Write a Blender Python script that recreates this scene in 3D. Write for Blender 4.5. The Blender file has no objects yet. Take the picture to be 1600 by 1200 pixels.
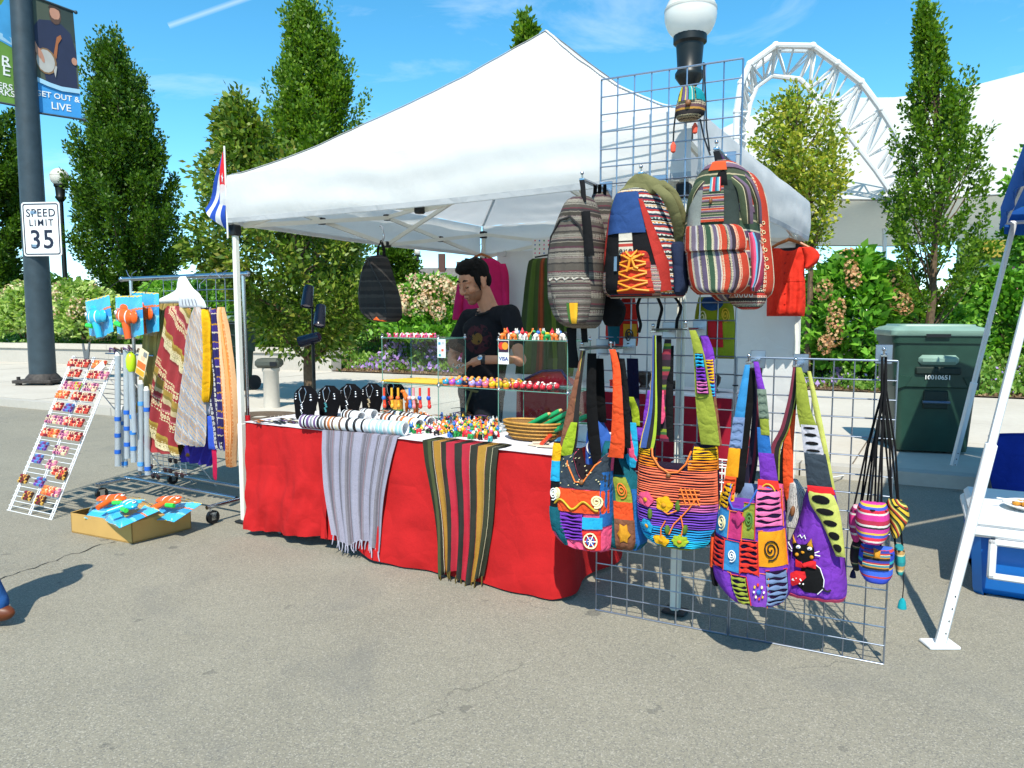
import bpy, bmesh, math, random
import numpy as np
from mathutils import Vector, Matrix, noise

S = bpy.context.scene
COL = S.collection
R = math.radians
rnd = random.Random(11)
V = Vector

# ------------------------------------------------------------------ camera, sky, sun, exposure
FOC, PITCH, HCAM = 1149.6, 0.0921, 1.3934
cd = bpy.data.cameras.new('camera')
cam = bpy.data.objects.new('camera', cd)
COL.objects.link(cam)
cd.sensor_width = 36.0
cd.lens = 36.0 * FOC / 1600.0
cd.clip_start, cd.clip_end = 0.05, 5000
cam.location = (0, 0, HCAM)
cam.rotation_euler = (math.pi / 2 - PITCH, 0, 0)
S.camera = cam

SUN_EL = R(52)
SUN_DIR = V((0.13, 0.99, 0)).normalized() * math.cos(SUN_EL) + V((0, 0, -math.sin(SUN_EL)))   # the way the light travels
wd = bpy.data.worlds.new('World')
S.world = wd
wd.use_nodes = True
nt = wd.node_tree
nt.nodes.clear()
sky = nt.nodes.new('ShaderNodeTexSky')
sky.sky_type = 'NISHITA'
sky.sun_disc = False
sky.sun_elevation = SUN_EL
sky.sun_rotation = math.atan2(-SUN_DIR.x, -SUN_DIR.y)
sky.air_density, sky.dust_density, sky.ozone_density = 0.8, 0.05, 3.2
sky.altitude = 200
bg = nt.nodes.new('ShaderNodeBackground')
bg.inputs['Strength'].default_value = 0.15
wout = nt.nodes.new('ShaderNodeOutputWorld')
tc = nt.nodes.new('ShaderNodeTexCoord')
# thin streaky high cloud and one vapour trail, both on the sky itself
mp = nt.nodes.new('ShaderNodeMapping')
mp.inputs['Rotation'].default_value = (0, R(25), R(20))
mp.inputs['Scale'].default_value = (2.2, 2.2, 8.0)
nz = nt.nodes.new('ShaderNodeTexNoise')
nz.inputs['Scale'].default_value = 1.6
nz.inputs['Detail'].default_value = 7
nz.inputs['Roughness'].default_value = 0.6
nz.inputs['Distortion'].default_value = 0.6
cr = nt.nodes.new('ShaderNodeValToRGB')
cr.color_ramp.elements[0].position, cr.color_ramp.elements[1].position = 0.5, 0.82
cr.color_ramp.elements[0].color = (0, 0, 0, 1)
cr.color_ramp.elements[1].color = (0.55, 0.55, 0.55, 1)
L = nt.links.new
L(tc.outputs['Generated'], mp.inputs['Vector'])
L(mp.outputs['Vector'], nz.inputs['Vector'])
L(nz.outputs['Fac'], cr.inputs['Fac'])


def ray(x, y):
    u, w = (x - 800) / FOC, -(y - 600) / FOC
    return V((u, math.cos(PITCH) + w * math.sin(PITCH), -math.sin(PITCH) + w * math.cos(PITCH)))


ra, rb = ray(270, 38).normalized(), ray(400, -8).normalized()
tn = ra.cross(rb).normalized()


def wm(op, a, b=None):
    n = nt.nodes.new('ShaderNodeMath')
    n.operation = op
    for i, q in enumerate((a, b)):
        if q is None: continue
        if isinstance(q, (int, float)): n.inputs[i].default_value = q
        else: L(q, n.inputs[i])
    return n.outputs[0]


def wdot(v):
    n = nt.nodes.new('ShaderNodeVectorMath')
    n.operation = 'DOT_PRODUCT'
    L(tc.outputs['Generated'], n.inputs[0])
    n.inputs[1].default_value = v
    return n.outputs['Value']


band = wm('SUBTRACT', 1.0, wm('MULTIPLY', wm('ABSOLUTE', wdot(tn)), 260.0))
band = wm('MAXIMUM', band, 0.0)
mid = (ra + rb).normalized()
along = wm('GREATER_THAN', wdot(mid), math.cos(math.acos(max(-1, min(1, ra.dot(rb)))) * 0.55))
trail = wm('MULTIPLY', wm('MULTIPLY', band, along), 0.28)
cloud = wm('MAXIMUM', wm('MULTIPLY', cr.outputs['Color'], 0.75), trail)
hs = nt.nodes.new('ShaderNodeHueSaturation')
hs.inputs['Saturation'].default_value = 1.25
hs.inputs['Hue'].default_value = 0.478
hs.inputs['Value'].default_value = 1.12
L(sky.outputs['Color'], hs.inputs['Color'])
mx = nt.nodes.new('ShaderNodeMix')
mx.data_type = 'RGBA'
L(cloud, mx.inputs['Factor'])
L(hs.outputs['Color'], mx.inputs['A'])
mx.inputs['B'].default_value = (6.0, 6.4, 6.9, 1)
L(mx.outputs['Result'], bg.inputs['Color'])
L(bg.outputs['Background'], wout.inputs['Surface'])

sd = bpy.data.lights.new('sun', 'SUN')
sd.energy = 4.4
sd.angle = R(0.53)
sd.color = (1.0, 0.945, 0.83)
sun = bpy.data.objects.new('sun', sd)
COL.objects.link(sun)
sun.rotation_euler = SUN_DIR.to_track_quat('-Z', 'Y').to_euler()
sun.location = (-3, -20, 30)

vs = S.view_settings
vs.view_transform = 'Standard'
vs.look = 'None'
vs.exposure = 0.64
vs.gamma = 1
vs.use_curve_mapping = False
S.cycles.max_bounces = 8
S.cycles.transparent_max_bounces = 16

# ------------------------------------------------------------------ frames: pixels of the photograph to places
class Fr:
    """A frame standing on the ground: s along, t away from the viewer, z up."""
    def __init__(self, x, y, ang):
        self.o = V((x, y, 0)); self.a = ang
        self.ex = V((math.cos(ang), -math.sin(ang), 0)); self.ey = V((math.sin(ang), math.cos(ang), 0))
    def w(self, s, t, z=0): return self.o + self.ex * s + self.ey * t + V((0, 0, z))
    def px(self, x, y, t):
        r = ray(x, y)
        k = (t + self.o.dot(self.ey)) / r.dot(self.ey)
        p = r * k + V((0, 0, HCAM)) - self.o
        return p.dot(self.ex), p.z
    def P(self, x, y, t):
        s, z = self.px(x, y, t)
        return V((s, t, z))
    def G(self, x, y, z=0):
        p = G(x, y, z) - self.o
        return V((p.dot(self.ex), p.dot(self.ey), z))


def G(x, y, z=0):
    r = ray(x, y)
    return r * ((z - HCAM) / r.z) + V((0, 0, HCAM))


W = Fr(0, 0, 0)
T = Fr(-1.8473, 4.8612, 0.5338)
GR = Fr(0.3992, 3.3893, 0.4680)
P = W.P          # P(x, y, depth)

# ------------------------------------------------------------------ materials
def lin(h, k=1.0):
    h = h.lstrip('#')
    o = []
    for i in (0, 2, 4):
        c = int(h[i:i + 2], 16) / 255
        o.append(k * (c / 12.92 if c <= 0.04045 else ((c + 0.055) / 1.055) ** 2.4))
    return (*o, 1.0)


MATS = {}


class NT:
    def __init__(self, name):
        self.m = bpy.data.materials.new(name); self.m.use_nodes = True
        self.t = self.m.node_tree; self.t.nodes.clear()
        self.out = self.n('ShaderNodeOutputMaterial')
    def n(self, ty, **kw):
        n = self.t.nodes.new(ty)
        for k, v in kw.items():
            if k in n.inputs: self.set(n.inputs[k], v)
            else: setattr(n, k, v)
        return n
    def set(self, inp, v):
        if isinstance(v, bpy.types.NodeSocket): self.t.links.new(v, inp)
        else: inp.default_value = v
    def co(self, kind='Object', scale=(1, 1, 1), rot=(0, 0, 0)):
        m = self.n('ShaderNodeMapping'); self.t.links.new(self.n('ShaderNodeTexCoord').outputs[kind], m.inputs['Vector'])
        m.inputs['Scale'].default_value = scale; m.inputs['Rotation'].default_value = rot
        return m.outputs[0]
    def noise(self, co, scale, detail=4, rough=.55, dist=0):
        n = self.n('ShaderNodeTexNoise', Vector=co, Scale=scale, Detail=detail, Roughness=rough, Distortion=dist)
        return n.outputs['Fac']
    def math(self, op, a, b=0.0, c=None):
        n = self.n('ShaderNodeMath', operation=op); self.set(n.inputs[0], a); self.set(n.inputs[1], b)
        if c is not None: self.set(n.inputs[2], c)
        return n.outputs[0]
    def mix(self, f, a, b, mode='MIX'):
        n = self.n('ShaderNodeMix', data_type='RGBA', blend_type=mode)
        self.set(n.inputs['Factor'], f); self.set(n.inputs['A'], a); self.set(n.inputs['B'], b)
        return n.outputs['Result']
    def ramp(self, f, stops, interp='LINEAR'):
        n = self.n('ShaderNodeValToRGB'); r = n.color_ramp; r.interpolation = interp
        while len(r.elements) > 1: r.elements.remove(r.elements[-1])
        r.elements[0].position, r.elements[0].color = stops[0]
        for p, c in stops[1:]:
            e = r.elements.new(p); e.color = c
        self.set(n.inputs['Fac'], f)
        return n.outputs['Color']
    def bump(self, h, strength=.3, dist=.01):
        return self.n('ShaderNodeBump', Height=h, Strength=strength, Distance=dist).outputs[0]
    def bsdf(self, col, rough=.6, metal=0, normal=None, spec=.4, **kw):
        b = self.n('ShaderNodeBsdfPrincipled', Roughness=rough, Metallic=metal)
        self.set(b.inputs['Base Color'], col); b.inputs['Specular IOR Level'].default_value = spec
        if normal is not None: self.set(b.inputs['Normal'], normal)
        for k, v in kw.items(): self.set(b.inputs[k], v)
        self.b = b
        return b.outputs[0]
    def end(self, sh):
        self.t.links.new(sh, self.out.inputs['Surface']); return self.m


def mat(name, hexc, k=.75, rough=.6, metal=0, var=.12, vs=6.0, bump=0, bs=60, spec=.4, **kw):
    """Plain paint, plastic, metal or cloth: a base colour with a little wear and grain."""
    if name in MATS: return MATS[name]
    n = NT(name); c = lin(hexc, k); co = n.co()
    f = n.noise(co, vs, 5)
    dark = tuple(x * (1 - var * 1.6) for x in c[:3]) + (1,)
    lite = tuple(min(1, x * (1 + var)) for x in c[:3]) + (1,)
    col = n.ramp(f, [(.25, dark), (.75, lite)])
    nm = n.bump(n.noise(co, bs, 3), bump, .004) if bump else None
    MATS[name] = n.end(n.bsdf(col, rough, metal, nm, spec, **kw))
    return MATS[name]


def cloth(name, hexc, k=.75, wrinkle=.35, ws=9, var=.13, trans=0, weave=260, crease=1.4):
    """Woven cloth: wrinkles, weave and slight fading."""
    if name in MATS: return MATS[name]
    n = NT(name); c = lin(hexc, k); co = n.co()
    f = n.noise(co, 5, 5)
    g = n.noise(co, weave, 2)
    fg = n.math('ADD', n.math('MULTIPLY', f, .6), n.math('MULTIPLY', g, .4))
    col = n.ramp(fg, [(.3, tuple(x * (1 - var * 2) for x in c[:3]) + (1,)), (.7, tuple(min(1, x * (1 + var)) for x in c[:3]) + (1,))])
    h = n.math('ADD', n.noise(co, ws, 4, .5, .25), n.math('MULTIPLY', g, .04))
    vo = n.n('ShaderNodeTexVoronoi', Scale=ws * .9, feature='DISTANCE_TO_EDGE'); n.set(vo.inputs['Vector'], n.mix(.12, co, n.n('ShaderNodeTexNoise', Vector=co, Scale=ws).outputs['Color']))
    h = n.math('ADD', h, n.math('MULTIPLY', n.math('SMOOTH_MIN', vo.outputs['Distance'], .16, .1), crease))
    sh = n.bsdf(col, .88, 0, n.bump(h, wrinkle, .03), .15)
    if trans:
        tr = n.n('ShaderNodeBsdfTranslucent'); n.set(tr.inputs['Color'], col)
        mxs = n.n('ShaderNodeMixShader', Fac=trans)
        n.t.links.new(sh, mxs.inputs[1]); n.t.links.new(tr.outputs[0], mxs.inputs[2]); sh = mxs.outputs[0]
    MATS[name] = n.end(sh)
    return MATS[name]


def stripes(name, bands, axis='V', rep=1.0, k=.75, wob=.012, var=.18, rot=0, dots=None, zig=0, rough=.88, wrinkle=.25):
    """Woven stripes over the UV map: bands = [(hex, width), ...]; dots = (hex, every, band list) little woven motifs."""
    if name in MATS: return MATS[name]
    n = NT(name)
    uv = n.co('UV', rot=(0, 0, rot))
    sp = n.n('ShaderNodeSeparateXYZ', Vector=uv)
    a, b = (sp.outputs[1], sp.outputs[0]) if axis == 'V' else (sp.outputs[0], sp.outputs[1])
    co = n.co()
    a = n.math('ADD', a, n.math('MULTIPLY', n.math('SUBTRACT', n.noise(uv, 14, 3), .5), wob))
    if zig: a = n.math('ADD', a, n.math('MULTIPLY', n.math('PINGPONG', b, 1 / zig), .35))
    fr = n.math('FRACT', n.math('MULTIPLY', a, rep))
    tot = sum(q[1] for q in bands); st = []; p = 0
    for h, wdt in bands:
        st.append((p / tot, lin(h, k))); p += wdt
    col = n.ramp(fr, st[:32], 'CONSTANT')
    g = n.noise(co, 210, 3)
    col = n.mix(n.math('MULTIPLY', n.math('ABSOLUTE', n.math('SUBTRACT', g, .5)), var * 4), col, (.02, .015, .015, 1))
    if dots:
        hx, sc, lo = dots
        vo = n.n('ShaderNodeTexVoronoi', Scale=sc); n.set(vo.inputs['Vector'], uv); vo.inputs['Randomness'].default_value = .15
        ring = n.math('LESS_THAN', n.math('ABSOLUTE', n.math('SUBTRACT', vo.outputs['Distance'], .3)), .12)
        sel = n.math('LESS_THAN', n.math('FRACT', n.math('MULTIPLY', a, rep * lo)), .34)
        col = n.mix(n.math('MULTIPLY', ring, sel), col, lin(hx, k))
    col = n.mix(n.math('MULTIPLY', n.noise(co, 7, 4), .1), col, (.3, .27, .24, 1))
    h = n.math('ADD', n.noise(co, 11, 4, .6, .5), n.math('MULTIPLY', g, .14))
    MATS[name] = n.end(n.bsdf(col, rough, 0, n.bump(h, wrinkle, .02), .12))
    return MATS[name]


def leafmat(name, cols, k=1.0, trans=.35, rough=.45):
    """Leaves: each leaf its own shade, light shining through."""
    n = NT(name)
    rn = n.n('ShaderNodeNewGeometry').outputs['Random Per Island']
    big = n.noise(n.co(), .9, 3)
    f = n.math('ADD', n.math('MULTIPLY', rn, .7), n.math('MULTIPLY', big, .35))
    col = n.ramp(f, [(i / max(1, len(cols) - 1), lin(c, k)) for i, c in enumerate(cols)])
    sh = n.bsdf(col, rough, 0, None, .35)
    tr = n.n('ShaderNodeBsdfTranslucent'); n.set(tr.inputs['Color'], n.mix(1.0, col, (1.0, 1.15, .45, 1), 'MULTIPLY'))
    ms = n.n('ShaderNodeMixShader', Fac=trans)
    n.t.links.new(sh, ms.inputs[1]); n.t.links.new(tr.outputs[0], ms.inputs[2])
    MATS[name] = n.end(ms.outputs[0])
    return MATS[name]


def glassmat(name, tint=(.93, .98, .96, 1), op=.12, rough=.03):
    """Thin sheet glass or clear film: mostly clear, mirror at a slant."""
    if name in MATS: return MATS[name]
    n = NT(name)
    tr = n.n('ShaderNodeBsdfTransparent', Color=tint)
    gl = n.n('ShaderNodeBsdfGlossy', Roughness=rough)
    fr = n.math('POWER', n.n('ShaderNodeLayerWeight', Blend=.5).outputs['Facing'], 4.0)
    ms = n.n('ShaderNodeMixShader'); n.set(ms.inputs[0], n.math('ADD', n.math('MULTIPLY', fr, .5), .03 + op * .3))
    n.t.links.new(tr.outputs[0], ms.inputs[1]); n.t.links.new(gl.outputs[0], ms.inputs[2])
    MATS[name] = n.end(ms.outputs[0])
    return MATS[name]


# ------------------------------------------------------------------ mesh building
ORG = {}     # thing or part -> its origin in its frame


class MB:
    def __init__(self):
        self.v, self.f, self.uv, self.mi = [], [], [], []; self.m = 0
    def add(self, vs, fs, uvs=None):
        b = len(self.v)
        self.v += [tuple(q) for q in vs]
        self.uv += [tuple(q) for q in uvs] if uvs else [(q[0], q[2]) for q in vs]
        for f in fs: self.f.append([b + i for i in f]); self.mi.append(self.m)
        return self
    def box(self, c, size, M=None, r=0):
        x, y, z = (q / 2 for q in size)
        c = V(c); M = M or Matrix.Identity(3)
        if r <= 0:
            vs = [c + M @ V((sx * x, sy * y, sz * z)) for sx in (-1, 1) for sy in (-1, 1) for sz in (-1, 1)]
            return self.add(vs, [(0, 1, 3, 2), (4, 6, 7, 5), (0, 4, 5, 1), (2, 3, 7, 6), (0, 2, 6, 4), (1, 5, 7, 3)])
        r = min(r, x * .98, y * .98, z * .98); vs = []; ix = {}
        for sx in (-1, 1):
            for sy in (-1, 1):
                for sz in (-1, 1):
                    for ax in range(3):
                        q = [sx * (x - r), sy * (y - r), sz * (z - r)]
                        q[ax] = (sx * x, sy * y, sz * z)[ax]
                        ix[(sx, sy, sz, ax)] = len(vs); vs.append(c + M @ V(q))
        fs = []
        for sx in (-1, 1):
            o = [ix[(sx, a, b, 0)] for a, b in ((-1, -1), (1, -1), (1, 1), (-1, 1))]; fs.append(o if sx > 0 else o[::-1])
            o = [ix[(a, sx, b, 1)] for a, b in ((-1, -1), (-1, 1), (1, 1), (1, -1))]; fs.append(o if sx > 0 else o[::-1])
            o = [ix[(a, b, sx, 2)] for a, b in ((-1, -1), (1, -1), (1, 1), (-1, 1))]; fs.append(o if sx > 0 else o[::-1])
        for a in (-1, 1):
            for b in (-1, 1):
                fs.append((ix[(a, b, -1, 0)], ix[(a, b, 1, 0)], ix[(a, b, 1, 1)], ix[(a, b, -1, 1)]))
                fs.append((ix[(a, -1, b, 0)], ix[(a, 1, b, 0)], ix[(a, 1, b, 2)], ix[(a, -1, b, 2)]))
                fs.append((ix[(-1, a, b, 1)], ix[(1, a, b, 1)], ix[(1, a, b, 2)], ix[(-1, a, b, 2)]))
                for d in (-1, 1): fs.append((ix[(a, b, d, 0)], ix[(a, b, d, 1)], ix[(a, b, d, 2)]))
        return self.add(vs, fs)
    def tube(self, pts, r, n=8, cap=True, flat=1.0, up=None):
        pts = [V(p) for p in pts]; k = len(pts)
        rs = list(r) if isinstance(r, (list, tuple)) else [r] * k
        vs, fs, uvs = [], [], []; ref = up
        for i, p in enumerate(pts):
            d = (pts[min(i + 1, k - 1)] - pts[max(i - 1, 0)])
            d = d.normalized() if d.length > 1e-9 else V((0, 0, 1))
            if ref is None: ref = V((0, 0, 1)) if abs(d.z) < .9 else V((1, 0, 0))
            a = d.cross(ref); a = a.normalized() if a.length > 1e-6 else d.orthogonal().normalized()
            b = d.cross(a).normalized()
            if up is None: ref = b * -1 if abs(b.dot(ref)) > .01 and b.dot(ref) < 0 else b
            for j in range(n):
                t = 2 * math.pi * j / n
                vs.append(p + a * (rs[i] * math.cos(t)) + b * (rs[i] * flat * math.sin(t))); uvs.append((j / n, i / max(1, k - 1)))
        for i in range(k - 1):
            for j in range(n):
                fs.append((i * n + j, i * n + (j + 1) % n, (i + 1) * n + (j + 1) % n, (i + 1) * n + j))
        if cap: fs += [tuple(range(n))[::-1], tuple(range((k - 1) * n, k * n))]
        return self.add(vs, fs, uvs)
    def lathe(self, prof, c=(0, 0, 0), n=16, M=None, cap=True):
        c = V(c); M = M or Matrix.Identity(3); vs, fs, uvs = [], [], []
        for i, (r, z) in enumerate(prof):
            for j in range(n):
                t = 2 * math.pi * j / n
                vs.append(c + M @ V((r * math.cos(t), r * math.sin(t), z))); uvs.append((j / n, i / max(1, len(prof) - 1)))
        for i in range(len(prof) - 1):
            for j in range(n): fs.append((i * n + j, i * n + (j + 1) % n, (i + 1) * n + (j + 1) % n, (i + 1) * n + j))
        if cap: fs += [tuple(range(n))[::-1], tuple(range((len(prof) - 1) * n, len(prof) * n))]
        return self.add(vs, fs, uvs)
    def ball(self, c, r, nu=10, nv=7, M=None):
        r = (r, r, r) if isinstance(r, (int, float)) else r
        c = V(c); M = M or Matrix.Identity(3); vs, fs, uvs = [], [], []
        for i in range(nv + 1):
            ph = -math.pi / 2 + math.pi * i / nv
            cp = max(math.cos(ph), .02)
            for j in range(nu):
                t = 2 * math.pi * j / nu
                vs.append(c + M @ V((r[0] * cp * math.cos(t), r[1] * cp * math.sin(t), r[2] * math.sin(ph)))); uvs.append((j / nu, i / nv))
        for i in range(nv):
            for j in range(nu): fs.append((i * nu + j, i * nu + (j + 1) % nu, (i + 1) * nu + (j + 1) % nu, (i + 1) * nu + j))
        fs += [tuple(range(nu))[::-1], tuple(range(nv * nu, (nv + 1) * nu))]
        return self.add(vs, fs, uvs)
    def grid(self, fn, nu, nv):
        """fn(u, v) in 0..1 gives a point; a sheet of nu x nv faces."""
        vs = [fn(i / nu, j / nv) for j in range(nv + 1) for i in range(nu + 1)]
        uvs = [(i / nu, 1 - j / nv) for j in range(nv + 1) for i in range(nu + 1)]
        w = nu + 1
        return self.add(vs, [(j * w + i, j * w + i + 1, (j + 1) * w + i + 1, (j + 1) * w + i) for j in range(nv) for i in range(nu)], uvs)
    def sheet(self, fn, nu, nv, off):
        """A sheet with thickness: off is the vector from front to back."""
        off = V(off); w = nu + 1; n = w * (nv + 1)
        fr = [V(fn(i / nu, j / nv)) for j in range(nv + 1) for i in range(nu + 1)]
        uvs = [(i / nu, 1 - j / nv) for j in range(nv + 1) for i in range(nu + 1)]
        fs = [(j * w + i, j * w + i + 1, (j + 1) * w + i + 1, (j + 1) * w + i) for j in range(nv) for i in range(nu)]
        fs += [(n + j * w + i, n + (j + 1) * w + i, n + (j + 1) * w + i + 1, n + j * w + i + 1) for j in range(nv) for i in range(nu)]
        rim = [(i, i + 1) for i in range(nu)] + [(nv * w + i + 1, nv * w + i) for i in range(nu)]
        rim += [((j + 1) * w, j * w) for j in range(nv)] + [(j * w + nu, (j + 1) * w + nu) for j in range(nv)]
        fs += [(b, a, n + a, n + b) for a, b in rim]
        return self.add(fr + [p + off for p in fr], fs, uvs + uvs)
    def prism(self, pts, off):
        """A flat outline (3-D points in order) given thickness along off."""
        pts = [V(p) for p in pts]; off = V(off); n = len(pts)
        fs = [tuple(range(n)), tuple(range(n, 2 * n))[::-1]] + [((i + 1) % n, i, n + i, n + (i + 1) % n) for i in range(n)]
        return self.add(pts + [p + off for p in pts], fs)
    def build(self, name, mats, parent=None, fr=None, org=(0, 0, 0), smooth=40, mesh_only=False):
        o3 = V(ORG[parent.name]) if parent is not None else V(org)
        me = bpy.data.meshes.new(name)
        va = np.array(self.v, dtype=np.float64) - np.array(o3)
        me.from_pydata([tuple(q) for q in va], [], self.f)
        uvl = me.uv_layers.new(name='UVMap')
        li = np.zeros(len(me.loops), dtype=np.int32); me.loops.foreach_get('vertex_index', li)
        uvl.data.foreach_set('uv', np.array(self.uv, dtype=np.float32)[li].ravel())
        for m in (mats if isinstance(mats, (list, tuple)) else [mats]): me.materials.append(m)
        me.polygons.foreach_set('material_index', np.array(self.mi, dtype=np.int32))
        if smooth:
            me.polygons.foreach_set('use_smooth', np.ones(len(self.f), dtype=bool))
            me.set_sharp_from_angle(angle=R(smooth))
        me.update()
        if mesh_only: return me
        ob = bpy.data.objects.new(name, me); COL.objects.link(ob)
        if parent is not None: ob.parent = parent; ORG[ob.name] = o3
        elif fr is not None:
            ob.location = fr.w(*org); ob.rotation_euler = (0, 0, -fr.a); ORG[ob.name] = o3
        else: ob.location = o3; ORG[ob.name] = o3
        return ob


def tag(o, label=None, cat=None, group=None, kind=None):
    if label: o['label'] = label
    if cat: o['category'] = cat
    if group: o['group'] = group
    if kind: o['kind'] = kind
    return o


def thing(name, label, cat, fr, org, group=None):
    """An Empty at the base of a thing; its parts are built in the frame's own coordinates."""
    o = bpy.data.objects.new(name, None); COL.objects.link(o)
    o.empty_display_size = .1
    o.location = fr.w(*org); o.rotation_euler = (0, 0, -fr.a); ORG[o.name] = V(org)
    return tag(o, label, cat, group)


def inst(me, name, parent, loc=(0, 0, 0), rot=(0, 0, 0), sc=(1, 1, 1)):
    """One more piece sharing a mesh: loc in frame coordinates."""
    o = bpy.data.objects.new(name, me); COL.objects.link(o); o.parent = parent
    o.location = V(loc) - V(ORG[parent.name]); o.rotation_euler = rot; o.scale = sc
    ORG[o.name] = ORG[parent.name]
    return o


def place(me, name, fr, loc, rotz=0, label=None, cat=None, group=None, sc=1):
    o = bpy.data.objects.new(name, me); COL.objects.link(o)
    o.location = fr.w(*loc); o.rotation_euler = (0, 0, -fr.a + rotz); o.scale = (sc,) * 3
    return tag(o, label, cat, group)


def text(body, name, mt, parent, loc, size, M3, offset=0, align='CENTER', extrude=.001, space=1.0, sx=1.0):
    """Lettering: M3 columns = writing direction, up, out of the surface (frame coordinates)."""
    cu = bpy.data.curves.new(name, 'FONT'); cu.body = body; cu.size = size; cu.align_x = align; cu.align_y = 'CENTER'
    cu.offset = offset; cu.extrude = extrude; cu.space_character = space; cu.resolution_u = 3
    tmp = bpy.data.objects.new(name, cu); me = bpy.data.meshes.new_from_object(tmp); bpy.data.objects.remove(tmp); bpy.data.curves.remove(cu)
    me.name = name; me.materials.clear(); me.materials.append(mt)
    o = bpy.data.objects.new(name, me); COL.objects.link(o); o.parent = parent
    m = Matrix((M3[0], M3[1], M3[2])).transposed().to_4x4(); m.translation = V(loc) - V(ORG[parent.name])
    o.matrix_local = m @ Matrix.Diagonal((sx, 1, 1, 1)); o['kind'] = 'stuff'
    ORG[o.name] = ORG[parent.name]
    return o


def sm(a, b, x):
    t = max(0, min(1, (x - a) / (b - a))); return t * t * (3 - 2 * t)


def interp(x, xs, ys): return float(np.interp(x, xs, ys))


# shared materials
WHITE = mat('white_paint', '#f2f2ee', .82, .45, var=.05)
BLACKP = mat('black_plastic', '#15161a', .9, .4, var=.1)
CHROME = mat('chrome', '#c9ced6', .8, .18, 1.0, var=.08)
ZINC = mat('zinc_wire', '#aab4c4', .75, .3, .9, var=.1)
DKMETAL = mat('dark_painted_metal', '#3c4a52', .8, .5, .1, var=.15, bump=.1)
BLACKM = mat('black_painted_iron', '#171b1a', 1, .4, .1, var=.15)
# ------------------------------------------------------------------ ground, street, pavement
def asphalt():
    n = NT('asphalt'); co = n.co()
    big = n.noise(co, .35, 4); med = n.noise(co, 2.2, 5, .6); fine = n.noise(co, 90, 3, .7)
    vo = n.n('ShaderNodeTexVoronoi', Scale=230); n.set(vo.inputs['Vector'], co)
    stone = n.n('ShaderNodeSeparateColor', Color=vo.outputs['Color']).outputs[0]
    base = n.ramp(n.math('ADD', n.math('MULTIPLY', big, .55), n.math('MULTIPLY', med, .45)), [(.3, (.226, .209, .158, 1)), (.7, (.302, .28, .212, 1))])
    col = n.mix(n.math('MULTIPLY', n.math('SUBTRACT', fine, .38), 1.3), base, (.14, .135, .13, 1))
    col = n.mix(n.math('MULTIPLY', n.math('GREATER_THAN', stone, .88), .42), col, (.47, .44, .37, 1))
    col = n.mix(n.math('MULTIPLY', n.math('LESS_THAN', stone, .16), .5), col, (.10, .10, .10, 1))
    # old oil drips and gum
    for sc_, th_, k_ in ((1.9, .15, .5), (4.3, .15, .4), (.8, .12, .35)):
        wv = n.mix(.1, co, n.n('ShaderNodeTexNoise', Vector=co, Scale=sc_ * 5, Detail=3).outputs['Color'])
        v2 = n.n('ShaderNodeTexVoronoi', Scale=sc_); n.set(v2.inputs['Vector'], wv)
        pick = n.math('GREATER_THAN', n.n('ShaderNodeSeparateColor', Color=v2.outputs['Color']).outputs[1], .45)
        spot = n.math('LESS_THAN', n.math('ADD', v2.outputs['Distance'], n.math('MULTIPLY', n.noise(co, 26, 4, .7), .11)), th_)
        col = n.mix(n.math('MULTIPLY', n.math('MULTIPLY', spot, pick), k_), col, (.07, .07, .066, 1))
    wv = n.mix(.35, co, n.n('ShaderNodeTexNoise', Vector=co, Scale=1.3, Detail=8, Roughness=.65).outputs['Color'])
    v3 = n.n('ShaderNodeTexVoronoi', Scale=.33, feature='DISTANCE_TO_EDGE'); n.set(v3.inputs['Vector'], wv)
    crk = n.math('MULTIPLY', n.math('LESS_THAN', v3.outputs['Distance'], .001), n.math('GREATER_THAN', n.noise(co, .7, 4), .5))
    col = n.mix(n.math('MULTIPLY', crk, .4), col, (.06, .06, .055, 1))
    st = n.noise(co, 1.1, 6, .65, 1.2)
    col = n.mix(n.ramp(st, [(.54, (0, 0, 0, 1)), (.72, (.34, .34, .34, 1))]), col, (.13, .13, .125, 1))
    h = n.math('ADD', n.math('MULTIPLY', stone, .5), fine)
    return n.end(n.bsdf(col, .85, 0, n.bump(h, .55, .004), .25))


def concrete(name, c1, c2, sc=1.0):
    n = NT(name); co = n.co()
    f = n.math('ADD', n.math('MULTIPLY', n.noise(co, .6 * sc, 5), .6), n.math('MULTIPLY', n.noise(co, 14 * sc, 5, .65), .4))
    col = n.ramp(f, [(.3, c1), (.7, c2)])
    col = n.mix(n.ramp(n.noise(co, 2.1, 6, .7, .6), [(.62, (0, 0, 0, 1)), (.8, (.3, .3, .3, 1))]), col, (.2, .18, .15, 1))
    return n.end(n.bsdf(col, .85, 0, n.bump(n.noise(co, 120, 3), .2, .004), .25))


ASPH = asphalt()
CONC = concrete('pavement_concrete', (.43, .39, .33, 1), (.55, .51, .44, 1))
KERBM = concrete('kerb_concrete', (.36, .34, .3, 1), (.46, .43, .38, 1))
MULCH = concrete('bark_mulch', (.09, .06, .04, 1), (.22, .15, .10, 1), 3)
LAWN = mat('grass_ground', '#6f8a45', .45, .9, var=.3, vs=.8, bump=.3, bs=30)


def flat(name, pts, z, m, kind='structure', fr=T):
    b = MB(); b.add([fr.w(s, t, z) for s, t in pts], [tuple(range(len(pts)))]); o = b.build(name, m, org=(0, 0, 0)); o['kind'] = kind
    return o


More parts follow.
